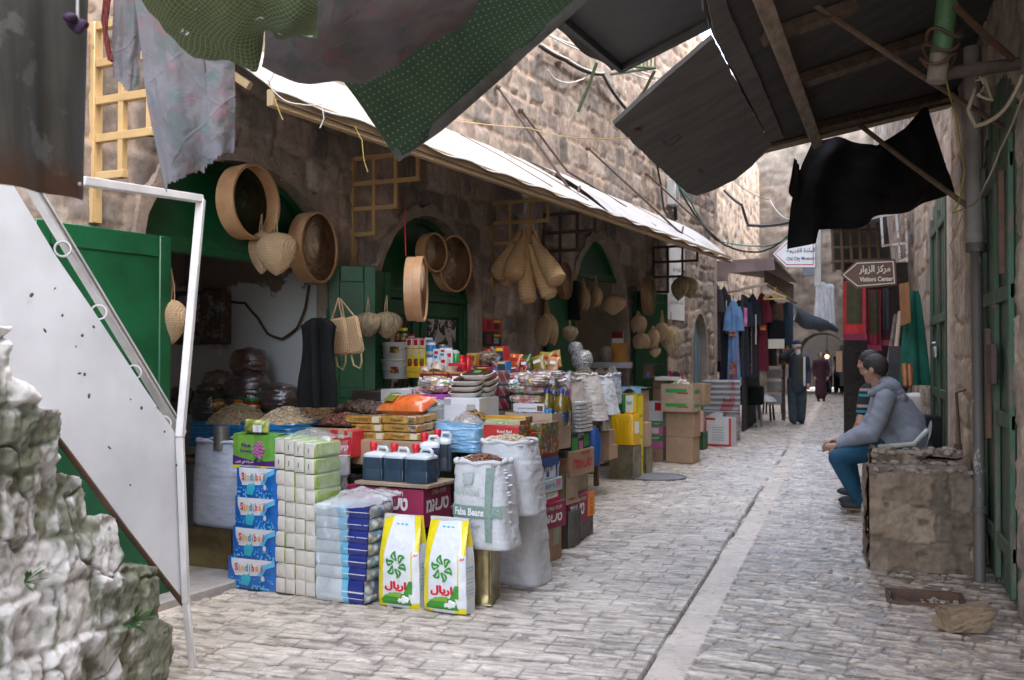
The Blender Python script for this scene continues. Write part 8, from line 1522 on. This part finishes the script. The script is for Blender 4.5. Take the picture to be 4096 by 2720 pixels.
# the man behind him
t = thing('person', 'seated man in a striped short sleeved shirt behind the man in the hoodie', 'person', G(880, 492)); O = t.location.copy(); hd = L(869.5, 363, 10.3); nk = L(874, 381, 10.3); sh1 = L(869, 393, 10.1); el1 = L(860, 424, 10.0); wr1 = L(850, 442, 10.15); sh2 = L(875, 390, 10.65); che = L(882, 405, 10.4); pel = L(894, 440, 10.4); kn = L(845, 447, 10.2); an = L(856, 490, 10.2)
b = MB(); limb(b, [pel, che, nk, hd+Vector((0, 0, -.06))], [.15, .16, .062, .055]); q, R = head(b, hd, math.radians(-100), .1, 1.08); limb(b, [sh1, el1, wr1], [.07, .048, .032]); limb(b, [pel, kn, an], [.1, .07, .045]); hand(b, wr1, Vector((-1, 0, -.4)), Vector((0, -.6, .8))); fused('body', b, SKIN, t, .0085, 3); shortcap('hair', q, R, t, low=-.02)
def strp():
    m, nt, N, L_, P = nodes('striped_shirt'); v = coords(nt); sp = N.new('ShaderNodeSeparateXYZ'); tc = [n for n in N if n.type == 'TEX_COORD'][0]; L_.new(tc.outputs['Object'], sp.inputs[0]); mm = N.new('ShaderNodeMath'); mm.operation = 'MULTIPLY'; mm.inputs[1].default_value = 6.2; L_.new(sp.outputs['Z'], mm.inputs[0]); fr = N.new('ShaderNodeMath'); fr.operation = 'FRACT'; L_.new(mm.outputs[0], fr.inputs[0])
    L_.new(ramp(nt, fr.outputs[0], [(0, (.012, .012, .013)), (.4, (.02, .22, .24)), (.55, (.012, .012, .013)), (.72, (.25, .22, .2)), (.9, (.012, .012, .013))], 'CONSTANT'), P.inputs['Base Color']); P.inputs['Roughness'].default_value = .9; return m
b = MB(); limb(b, [pel, che, nk+Vector((.01, 0, -.05))], [.18, .19, .09]); limb(b, [sh1, sh1.lerp(el1, .62)], [.1, .075]); limb(b, [(sh1+sh2)/2, sh1], [.11, .1]); fused('shirt', b, strp(), t, .012, 4); b = MB(); limb(b, [pel, kn, an], [.14, .095, .06]); fused('trousers', b, JEAN, t, .014, 3); b = MB(); b.ball(Vector((an.x-.06, an.y, .05-0)), (.13, .05, .045), 12, 8); b.build('shoe', SHOE, t)
# standing old man
def standing(label, foot, H, yaw, top, legs, shoe, raise_=False, skirt=False, hat=None, beard=False, bag=False, scarf=None, skin=SKIN, step=.06):
    t = thing('person', label, 'person', foot, yaw); k = H/1.75; P = lambda x, y, z: Vector((x*k, y*k, z*k)); b = MB(); limb(b, [P(0, 0, .95), P(0, 0, 1.2), P(0, 0, 1.4), P(0, -.01, 1.5)], [.13*k, .13*k, .13*k, .055*k]); q, R = head(b, P(0, -.02, 1.63), 0, 0, k)
    A = [(P(sx*.19, 0, 1.4), P(sx*.26, .03, 1.12), P(sx*.22, -.08, .88)) for sx in (-1, 1)]
    if raise_: A[0] = (P(-.19, 0, 1.42), P(-.34, -.12, 1.42), P(-.12, -.17, 1.60))
    for a in A: limb(b, a, [.055*k, .045*k, .03*k])
    for n_, a in enumerate(A): hand(b, a[2], (a[2]-a[1]), Vector((0, -1, .2)), k)
    Lg = [(P(sx*.09, 0, .93), P(sx*.10, -.02, .5), P(sx*.10, sx*step, .08)) for sx in (-1, 1)]
    for a in Lg: limb(b, a, [.09*k, .06*k, .04*k])
    fused('body', b, skin, t, .012, 2)
    b = MB(); limb(b, [P(0, 0, .78 if not skirt else .3), P(0, 0, 1.1), P(0, 0, 1.36), P(0, 0, 1.47)], [(.19 if not skirt else .21)*k, .17*k, .17*k, .075*k]); b.ball(P(0, 0, 1.38), (.22*k, .12*k, .1*k), 14, 10)
    for a in A: limb(b, [a[0], a[1], a[1].lerp(a[2], .93)], [.078*k, .066*k, .05*k])
    fused('coat' if skirt else 'jacket', b, top, t, .016, 4); b = MB()
    for a in Lg: limb(b, [a[0], a[1], a[2]+Vector((0, 0, .03))], [.12*k, .105*k, .095*k] if not skirt else [.1*k, .08*k, .06*k])
    fused('trousers', b, legs, t, .016, 3)
    for a in Lg: b = MB(); b.ball(Vector((a[2].x, a[2].y-.06*k, .045*k)), (.05*k, .13*k, .045*k), 12, 8); b.build('shoe', shoe, t)
    if hat: b = MB(); b.lathe([(.09*k, 0), (.097*k, .02*k), (.09*k, .08*k), (.05*k, .12*k), (0, .125*k)], 20, Matrix.Translation(P(0, -.01, 1.67))); b.build('knit_cap', hat, t); b = MB(); b.lathe([(.097*k, 0), (.103*k, .01*k), (.1*k, .04*k), (.092*k, .045*k)], 20, Matrix.Translation(P(0, -.012, 1.655))); b.build('cap_band', PKW, t)
    if beard: b = MB(); b.ball(P(0, -.095, 1.535), (.06*k, .045*k, .075*k), 14, 10); b.ball(P(0, -.085, 1.48), (.035*k, .03*k, .05*k), 10, 8); b.build('beard', pm('white_beard', (.62, .60, .57), .9, .2, 40, 120, .004, .8), t)
    if scarf == 'white': b = MB(); b.grid(lambda i, j: P(.09+.05*i, -.155-.02*math.sin(i*3), 1.44-.62*j), 5, 12); b.build('scarf', PKW, t); b = MB(); b.grid(lambda i, j: P(-.03+.11*i, -.178, 1.40-.5*j), 5, 10); b.build('vest', pm('olive_vest', (.06, .055, .025), .9, .3), t)
    if scarf == 'hijab': b = MB(); b.ball(P(0, .015, 1.645), (.1*k, .115*k, .12*k), 16, 10); b.ball(P(0, -.02, 1.47), (.13*k, .11*k, .09*k), 14, 9); b.build('headscarf', pm('grey_scarf', (.07, .06, .06), .9, .3), t); b = MB(); b.ball(P(0, -.082, 1.63), (.055*k, .045*k, .07*k), 12, 8); b.build('face', skin, t)
    if bag: b = MB(); b.box(.28*k, .34*k, -.1*k, .1*k, .42*k, .72*k, .02); b.build('shopping_bag', BLACKC, t); b = MB(); b.tube([P(.31, -.07, .72), P(.25, -.06, .88), P(.31, .05, .72)], .008, 6); b.build('bag_handle', BLACKC, t)
    return t
standing('standing old man with white beard and blue cap, hand raised to his brow', G(797, 424), 1.72, .35, pm('dark_jacket', (.035, .04, .05), .85, .3), pm('teal_trousers', (.035, .06, .07), .85, .3), SHOE, True, False, pm('navy_cap', (.02, .035, .09), .9, .3), True, scarf='white')
standing('woman in a long maroon coat and grey headscarf walking with a black bag', G(821, 401.5), 1.55, .1, pm('maroon_coat', (.05, .014, .025), .9, .3), BK1, SHOE, False, True, None, False, True, 'hijab', step=.1)
standing('small distant person in a pale top inside the tunnel, left one', G(827, 394), 1.65, .2, pm('pale_top', (.35, .34, .33), .9), BK1, SHOE); standing('small distant person in dark clothes inside the tunnel, right one', G(839, 393), 1.65, -.2, pm('blue_top', (.05, .07, .12), .9), BK1, SHOE)
# ================================================================== clothes stall
t = thing('stall_roof', 'brown sheet metal stall roof with a slatted wooden side', 'stall roof', (0, 0, 0)); MAR = pm('roof_sheet', (.22, .15, .14), .6, .3, 4, 30, .004, .4)
a, c = YP(710, 263, 19.3), YP(774, 259, 19.3); e = YP(797, 283, 24); f = YP(722, 272, 24)
slab('sheet', [a, c, e, f], MAR, .03, t, Vector((0, 0, 1)), False); slab('fascia', [a, c, YP(775, 270, 19.3), YP(728, 273, 19.3), YP(727, 281, 19.3), YP(711, 282, 19.3)], MAR, .02, t, Vector((0, 1, 0)), False)
b = MB(); p0, p1 = YP(765, 270, 19.5), YP(794, 285, 23.6); q0, q1 = YP(765, 284, 19.5), YP(794, 303, 23.6)
for k in range(14): f0, f1 = k/14, (k+.82)/14; v_ = [p0.lerp(p1, f0), p0.lerp(p1, f1), q0.lerp(q1, f1), q0.lerp(q1, f0)]; b.add(v_+[x+Vector((-.02, 0, 0)) for x in v_], [(0, 1, 2, 3), (7, 6, 5, 4), (0, 4, 5, 1), (1, 5, 6, 2), (2, 6, 7, 3), (3, 7, 4, 0)])
b.build('slatted_side', WOOD, t); b = MB(); b.tube([YP(724, 293, 19.4), YP(766, 284, 19.4), YP(796, 303, 23.6)], .03, 8); b.build('rail', WOODL, t); b = MB(); b.box(-1.9, -1.86, 19.3, 23, 0, 2.6, .0); b.build('back_cloth', pm('dark_backing', (.03, .025, .022), .9, .3), t)
b = MB(); p = YP(783, 303, 22.9); b.box(p.x-.04, p.x+.04, p.y, p.y+.08, 0, p.z, .004); b.build('post', WOOD, t)
def dress(label, uL, uR, vT, vB, Y, c, trims=(), seed=1):
    w0 = YP(uL, vB, Y); d = (w0-CAM).length*.985; t = drape('dress', label, 'dress', uL, vT, uR, vB, (ray((uL+uR)/2, vB).y and Y/ray((uL+uR)/2, vB).y), pm('dress_%d' % seed, c, .9, .3, 5, 40, .004, .4), 5, .02, .35, seed, 'dresses at the clothes stall', .07, 0, (), lambda j: .62+.38*(1-j)**1.3 if j < .8 else (.62+.1*(j-.8)/.1 if j < .9 else .72*(1-((j-.9)/.1)**2*.75)))
    w = (YP(uR, vB, Y)-YP(uL, vB, Y)).length; h = YP(uL, vT, Y).z-YP(uL, vB, Y).z
    for (x, z0, z1, ww, m) in trims: b = MB(); b.grid(lambda i, j: (w*(x-ww/2+ww*i), -.085-.01*math.sin(j*9), h*(z0+(z1-z0)*j)), 4, 12); b.build('embroidery', m, t)
    for sg in (-1, 1): b = MB(); b.tube([(sg*w*.28, 0, h*.91), (sg*w*.44, -.01, h*.8), (sg*w*.5, -.03, h*.62)], [.07, .075, .09], 10, M=Matrix.Diagonal((1, .6, 1, 1))); b.build('sleeve', MATS['dress_%d' % seed], t)
    b = MB(); b.tube([(-w*.3, 0, h*.9), (0, 0, h*.97), (w*.3, 0, h*.9)], .012, 6); b.tube([(0, 0, h*.97), (0, 0, h*1.05)], .006, 5); b.build('hanger', IRON, t)
EMB = cells('embroidery', [(.4, .05, .05), (.5, .3, .1), (.1, .2, .1), (.4, .1, .25)], 50, .8, 0, .1)
for k, a in enumerate(((712, 720, 283, 361, 19.0, (.03, .025, .035), ((.1, .05, .3, .3, EMB),), 'leftmost dark dress with embroidery at the clothes stall'), (720, 729, 287, 380, 19.4, (.012, .014, .022), ((.3, .5, .85, .08, CREAM),), 'black dress with pale trim, second from the left'), (728, 740, 300, 382, 19.2, (.12, .24, .42), ((.0, .05, .25, .6, EMB), (.2, .05, .6, .05, REDL), (-.1, .55, .62, .5, EMB)), 'light blue dress with red embroidery'), (739, 750, 296, 377, 19.5, (.012, .018, .028), ((.15, .62, .85, .3, PINKP), (-.25, .05, .5, .08, EMB)), 'dark dress with a pink panel'), (748, 758, 294, 378, 19.8, (.014, .02, .028), ((-.1, .05, .6, .12, EMB), (.35, .4, .75, .12, CREAM)), 'dark dress with a flowered front stripe'), (756, 768, 293, 371, 20.1, (.13, .008, .022), ((.1, .52, .57, .5, ORP),), 'burgundy dress with an orange cuff'), (766, 776, 296, 366, 21.2, (.02, .015, .02), (), 'plain black dress behind the yellow hanger'), (715, 724, 290, 372, 20.2, (.02, .012, .016), ((.1, .3, .7, .1, MARO),), 'dark dress with a maroon stripe, farther back on the left'), (734, 744, 300, 372, 20.6, (.015, .018, .03), (), 'plain navy dress behind the light blue one'))): dress(a[7], a[0], a[1], a[2], a[3], a[4], a[5], a[6], k+1)
drape('shawl', 'black cloth with a wide cream band hanging beside the burgundy dress', 'shawl', 768, 320, 785, 348, 19.6, BK1, 3, .01, .2, 2, None, .04, 0, (lambda t, w, h: [b_.build('cream_band', CREAM, t) for b_ in [MB().grid(lambda i, j: (-w*.46+w*.92*i, -.06, h*(-.02+.34*j)), 8, 4)]],)); drape('shawl', 'dark blue checked shawl at the corner of the clothes stall', 'shawl', 784, 302, 794, 350, 21.5, pm('blue_shawl', (.03, .055, .085), .9, .4, 20), 3, .02, .1, 4, None, .05); drape('shawl', 'brown and purple shawl under the yellow hanger', 'shawl', 770, 303, 784, 325, 20.3, pm('brown_shawl', (.10, .045, .03), .9, .4, 15), 3, .01, .1, 5, None, .04); drape('shawl', 'blue patterned cloth hanging low by the old man', 'shawl', 779, 346, 789, 364, 21.0, EMB, 3, .02, .1, 6, None, .05)
p = YP(775, 299, 19.6); t = thing('coat_hanger', 'empty yellow coat hanger on the stall rail', 'hanger', p); b = MB(); b.tube([(-.21, 0, 0), (-.2, 0, .03), (0, 0, .12), (.2, 0, .03), (.21, 0, 0), (-.21, 0, 0)], .016, 8); b.tube([(0, 0, .12), (0, 0, .2), (.03, 0, .22)], .01, 6); b.build('hanger', pm('hanger_yellow', (.6, .4, .08), .4, .2), t)
def stool(label, u, v, w, h, top, leg, cat='table'):
    p = G(u, v); t = thing('low_stool', label, cat, p, RZ); b = MB(); b.box(-w/2, w/2, -.2, .2, h-.035, h, .006); b.build('seat', top, t); b = MB()
    for sx in (-1, 1):
        for sy in (-1, 1): b = MB(); b.tube([(sx*w*.4, sy*.15, h-.036), (sx*w*.46, sy*.18, 0)], .024, 8); b.build('leg', leg, t)
    return t
stool('wooden topped low table with grey legs at the clothes stall', 744, 427, .7, .5, WOODL, pm('leg_grey', (.3, .31, .31), .6, .3)); stool('dark low table behind the wooden topped one', 760, 420, .6, .5, WOODT, BLACKC); stool('small dark stool carrying a white cloth', 774, 414, .5, .5, WOODT, BLACKC)
p = YP(764, 395, 20.6); b = MB(); heap(b, .5, .35, .16, 0, .01, seed=3); tag(at(b.build('folded_clothes', pm('silver_cloth', (.5, .5, .52), .3, .3, 8, 9, .03, .8)), p+Vector((0, 0, -.12))), 'pile of folded shiny white clothes on the low table', 'clothes'); b = MB(); b.box(-.3, .3, -.2, .2, -.25, .12, .03); tag(at(b.build('clothes_box', BK1), YP(748, 392, 20.3)), 'dark heap of cloth on the wooden topped table', 'clothes')
t = thing('stone_steps', 'narrow stone steps behind the dresses', 'steps', (0, 0, 0))
for k in range(6): a, c = YP(767, 395-13*k, 21.5+.28*k), YP(781, 395-13*k, 21.5+.28*k); b = MB(); b.box(a.x, c.x, a.y, a.y+.45, max(0, a.z-.2), a.z, .01); b.build('step', STEP, t)
TARP = pm('blue_tarp', (.045, .09, .135), .5, .35, 4, 12, .02, .8, c2=(.02, .045, .07)); r0 = [YP(791, 303, 22.5), YP(800, 309, 23.5), YP(836, 325, 27)]; r1 = [YP(793, 322, 22.5), YP(812, 331, 24.5), YP(836, 331.5, 27)]
b = MB(); A, B_ = [resample(r, 24) for r in (r0, r1)]; b.grid(lambda i, j: A[int(i*23+.5)].lerp(B_[int(i*23+.5)], j)+Vector((.06*math.sin(j*pi)+.03*math.sin(i*11+j*3), 0, .03*math.sin(i*17)*j)), 24, 8); tag(b.build('tarp', TARP), 'dark blue tarp stretched from the clothes stall towards the tunnel', 'tarp')
PLW = pm('white_wrapping', (.6, .61, .64), .5, .2, 8, 9, .03, .8)
for k, (a, v0, c, v1, lab) in enumerate(((816, 282, 825, 322, 'tall white wrapped bundle hanging on the far wall'), (825, 284, 833, 330, 'smaller white wrapped bundle hanging on the far wall'))): drape('white_bundle', lab, 'bundle', a, v0, c, v1, 29, PLW, 5, .05, .25, k, None, .15)
b = MB(); p = YP(812, 267, 30); b.box(-.25, .25, 0, .1, -.25, .2, .01); tag(at(b.build('wall_box', pm('box_blue_grey', (.16, .19, .22), .6)), p), 'blue grey box on the far house wall below the museum sign', 'box')
LAMP = bpy.data.materials.new('lamp_glow'); LAMP.use_nodes = True; pb = LAMP.node_tree.nodes['Principled BSDF']; pb.inputs['Emission Color'].default_value = (1, .6, .22, 1); pb.inputs['Emission Strength'].default_value = 3
t = thing('bulb', 'glowing light bulb hanging in the tunnel', 'lamp', YP(827, 356.5, 36)); b = MB(); b.ball((0, 0, 0), .07, 12, 8); b.build('globe', LAMP, t); b = MB(); b.tube([(0, 0, .07), (0, 0, .8)], .015, 6); b.build('flex', INK, t)
for k, (a, v0, c, v1, m_, lab) in enumerate(((836, 351, 843, 372, CARD, 'brown hanging box at the right side of the tunnel'), (840, 345, 848, 386, BLACKC, 'dark cupboard at the right side of the tunnel'))): sbox('cupboard', lab, a, v0, c, v1, 37, .3, m_)
# ================================================================== signs
def sign(label, corners, Y, mat, edge, letters, rail):
    P = [YP(u, v, Y) for u, v in corners]; c0 = sum(P, Vector())/len(P); t = thing('direction_sign', label, 'sign', c0); b = MB(); o = [(p.x-c0.x, p.z-c0.z) for p in P]; b.prism(o, 0, .03); b.build('board', mat, t, False)
    cx, cz = sum(q[0] for q in o)/len(o), sum(q[1] for q in o)/len(o); i = [(cx+(x-cx)*.93, cz+(z-cz)*.86) for x, z in o]; j = [(cx+(x-cx)*.89, cz+(z-cz)*.79) for x, z in o]; n = len(o); b = MB(); b.add([(x, -.003, z) for x, z in i]+[(x, -.003, z) for x, z in j], [(k, (k+1) % n, (k+1) % n+n, k+n) for k in range(n)]); b.build('border', edge, t, False); w = max(q[0] for q in o)-min(q[0] for q in o); h = max(q[1] for q in o)-min(q[1] for q in o)
    for s_, m, x, z, ww, hh, bo in letters: text(s_, m, t, (x*w, -.004, z*h), width=ww*w, height=hh*h, bold=bo)
    return t
sign('white arrow sign with a red border reading Old City Museum', ((773, 254), (787, 240), (815, 240), (815, 267), (786, 267)), 15.2, PKW, RED, ((arab('البلدة القديمة'), INK, .13, .1, .66, .2, .02), ('Old City Museum', INK, .13, -.2, .66, .17, .015)), None)
sign('brown arrow sign with a pale border reading Visitors Center', ((841, 275), (856, 261), (895.5, 259), (897, 285), (856.5, 288.5)), 12.6, pm('sign_brown', (.10, .035, .015), .4, .2, 8, bst=0), CREAM, ((arab('مركز الزوار'), CREAM, .1, .14, .56, .32, .03), ('Visitors Center', CREAM, .13, -.19, .6, .17, .03)), None)
b = MB(); b.box(-.05, .05, 0, .1, -.5, .6, .005); tag(at(b.build('sign_post', pm('post_grey', (.5, .48, .44), .6)), YP(817.5, 252, 15.3)), 'pale grey post at the right end of the museum sign', 'post')
# ================================================================== right side beyond the block
RUST = worn('rusty_white', (.55, .50, .46), (.32, .16, .09), .7, 9, .52, .3)
t = thing('stepped_bracket', 'rusty white lattice bracket above the visitors sign', 'bracket', (0, 0, 0), 0, 'stepped lattice brackets on the walls'); Yb = 12.0
for a, c in (((905, 190), (907, 262)), ((881, 214), (883, 247)), ((896, 212), (900, 261)), ((881, 216), (906, 212)), ((882, 246), (907, 243)), ((899, 261), (907, 259)), ((869, 219), (882, 216))): b = MB(); b.tube([YP(*a, Yb), YP(*c, Yb)], .018, 4); b.build('bar', RUST, t)
t = thing('rug_shop_canopy', 'dark slatted shop canopy high on the right beyond the black cloth', 'canopy', (0, 0, 0)); slab('roof', [YP(824, 224, 17.5), YP(888, 214, 17.5), YP(892, 204, 14.5), YP(832, 206, 17.9)], PLYD, .03, t, Vector((0, 0, 1)), False); slab('back_board', [YP(829, 221, 18), YP(886, 212, 18), YP(892, 264, 18), YP(836, 270, 18)], PLYD, .03, t, Vector((0, 1, 0)), False)
for k in range(6): a = YP(832+9*k, 222, 17.5); c = YP(834+9*k, 262 if k > 1 else 272, 17.5); b = MB(); b.tube([a, c], .03, 5); b.build('bar', WOODT, t)
for z in (232, 248, 262): b = MB(); b.tube([YP(831, z, 17.5), YP(884, z-3, 17.5)], .025, 5); b.build('bar', WOODT, t)
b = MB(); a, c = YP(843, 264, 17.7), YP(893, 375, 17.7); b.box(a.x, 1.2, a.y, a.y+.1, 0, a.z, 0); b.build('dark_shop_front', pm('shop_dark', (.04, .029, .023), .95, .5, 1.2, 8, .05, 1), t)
RUGR = pm('rug_red', (.45, .03, .035), .9, .25, 9, 90, .004, .5); RUGG = pm('rug_olive', (.06, .05, .02), .9, .3, 9, 90, .004, .5)
def rug(label, uL, vT, uR, vB, Y, m1, m2):
    a, c = YP(uL, vB, Y), YP(uR, vB, Y); h = YP(uL, vT, Y).z-a.z; w = (c-a).length; t = thing('rug', label, 'rug', (a+c)/2, 0, 'hanging rugs'); b = MB(); b.grid(lambda i, j: ((i-.5)*w, .02*math.sin(i*8), h*j), 20, 12); b.build('rug', m1, t); b = MB(); b.grid(lambda i, j: ((i-.5)*w*.7, .02*math.sin((.5+(i-.5)*.7)*8)-.006, h*(.2+.78*j)), 16, 10); b.build('field', m2, t); b = MB(); [b.tube([(w*(k/12-.5), 0, 0), (w*(k/12-.5)+.01, 0, -.09)], .012, 5) for k in range(13)]; b.build('fringe', MAG, t)
rug('hanging rug with a red border and olive field beside the visitors sign', 843, 281, 866, 334, 15.6, RUGR, RUGG); rug('dark red rug hanging in the shadow of the rug shop', 868, 290, 881, 345, 16.5, MARO, RUGG); rug('dark rug hanging deepest in the rug shop', 881, 288, 893, 340, 16.8, pm('rug_dark', (.05, .012, .02), .9), BLACKC)
p = XP(906, 302, .75); slab_ = slab('wooden_board', [YP(899, 284, 11.6), YP(909, 282, 11.4), YP(911, 322, 11.4), YP(901, 326, 11.6)], pm('board_orange', (.32, .15, .06), .7, .3, 6, stretch=(4, 1, 1)), .03, None, Vector((0, 1, 0)), False); tag(slab_, 'orange brown wooden board on the wall below the white bracket', 'board')
drape('green_jacket', 'green cloth jacket hanging by the far green door', 'jacket', 901, 291, 928, 385, 10.9, pm('green_jacket', (.008, .115, .075), .9, .3, 6, 60, .004, .6), 5, .035, .25, 3, None, .08, 0, (), lambda j: .3+.65*(1-j)**.7)
for k in range(2): a, c = D(904.5+4.5*k, 364+k, 10.6), D(905.5+5*k, 386, 10.5); b = MB(); b.tube([a, a.lerp(c, .12), a.lerp(c, .15), c], [.035, .03, .042, .024], 10); tag(b.build('turned_leg', pm('turned_wood', (.42, .15, .04), .35, .3, 8, coat=.4)), '%s turned orange wooden leg leaning before the green jacket' % ('left', 'right')[k], 'wood leg', 'turned wooden legs')
t = sack('white sack with a red striped top behind the hooded man', G(918, 470)+Vector((.05, .4, .35)), .5, .34, .62, WOVENW, .3, (0, 0), 0, False, None, seed=33, closed=True); b = MB(); p = Vector((-.02, -.1, .55)); [b.ball(p+Vector((.05*k, 0, .02*k)), (.06, .06, .035), 10, 7) for k in range(4)]; b.build('red_cloth', pm('faded_red_cloth', (.5, .13, .17), .9, .3), t)
t = thing('dark_chair', 'black office chair back behind the hooded man', 'chair', D(922, 470, 10)-Vector((0, 0, D(922, 470, 10).z)), .3); b = MB(); b.box(-.2, .2, -.03, .03, .45, .85, .03); b.build('backrest', BLACKC, t); b = MB(); b.box(-.22, .22, -.45, .0, .4, .45, .02); b.build('seat', BLACKC, t); b = MB(); b.tube([(0, -.2, .4), (0, -.2, 0)], .03, 8); b.build('leg', BLACKC, t)
for k, (a, c, lab) in enumerate((((896, 315, 12), (886, 376, 11.6), 'brown wooden stick leaning on the right wall, left one'), ((900, 312, 12), (892, 385, 11.4), 'pale wooden stick leaning on the right wall, right one'))): pole(D(*a), D(*c), .025, WOOD if k == 0 else WOODL, lab, 'stick')
sbox('dark_cabinet', 'dark grey cabinet standing by the green jacket', 889, 346, 903, 420, 12.3, .4, pm('cabinet', (.04, .038, .038), .7, .3))
b = MB(); b.ball(G(838, 407), (.09, .05, .012), 10, 6); tag(b.build('blue_scrap', LBLU), 'scrap of blue plastic lying on the far paving', 'litter')
for k in range(14):
    x = rnd.uniform(-.2, .8); y = rnd.uniform(5, 8) if k % 2 else rnd.uniform(6.6, 7.1); r = rnd.uniform(.008, .018); b = MB(); b.ball((x, y, .006), (r*1.4, r, r*.6), 6, 4); tag(b.build('pebble', STEP), 'small loose pebble on the paving near the masonry block', 'pebble', 'loose pebbles')
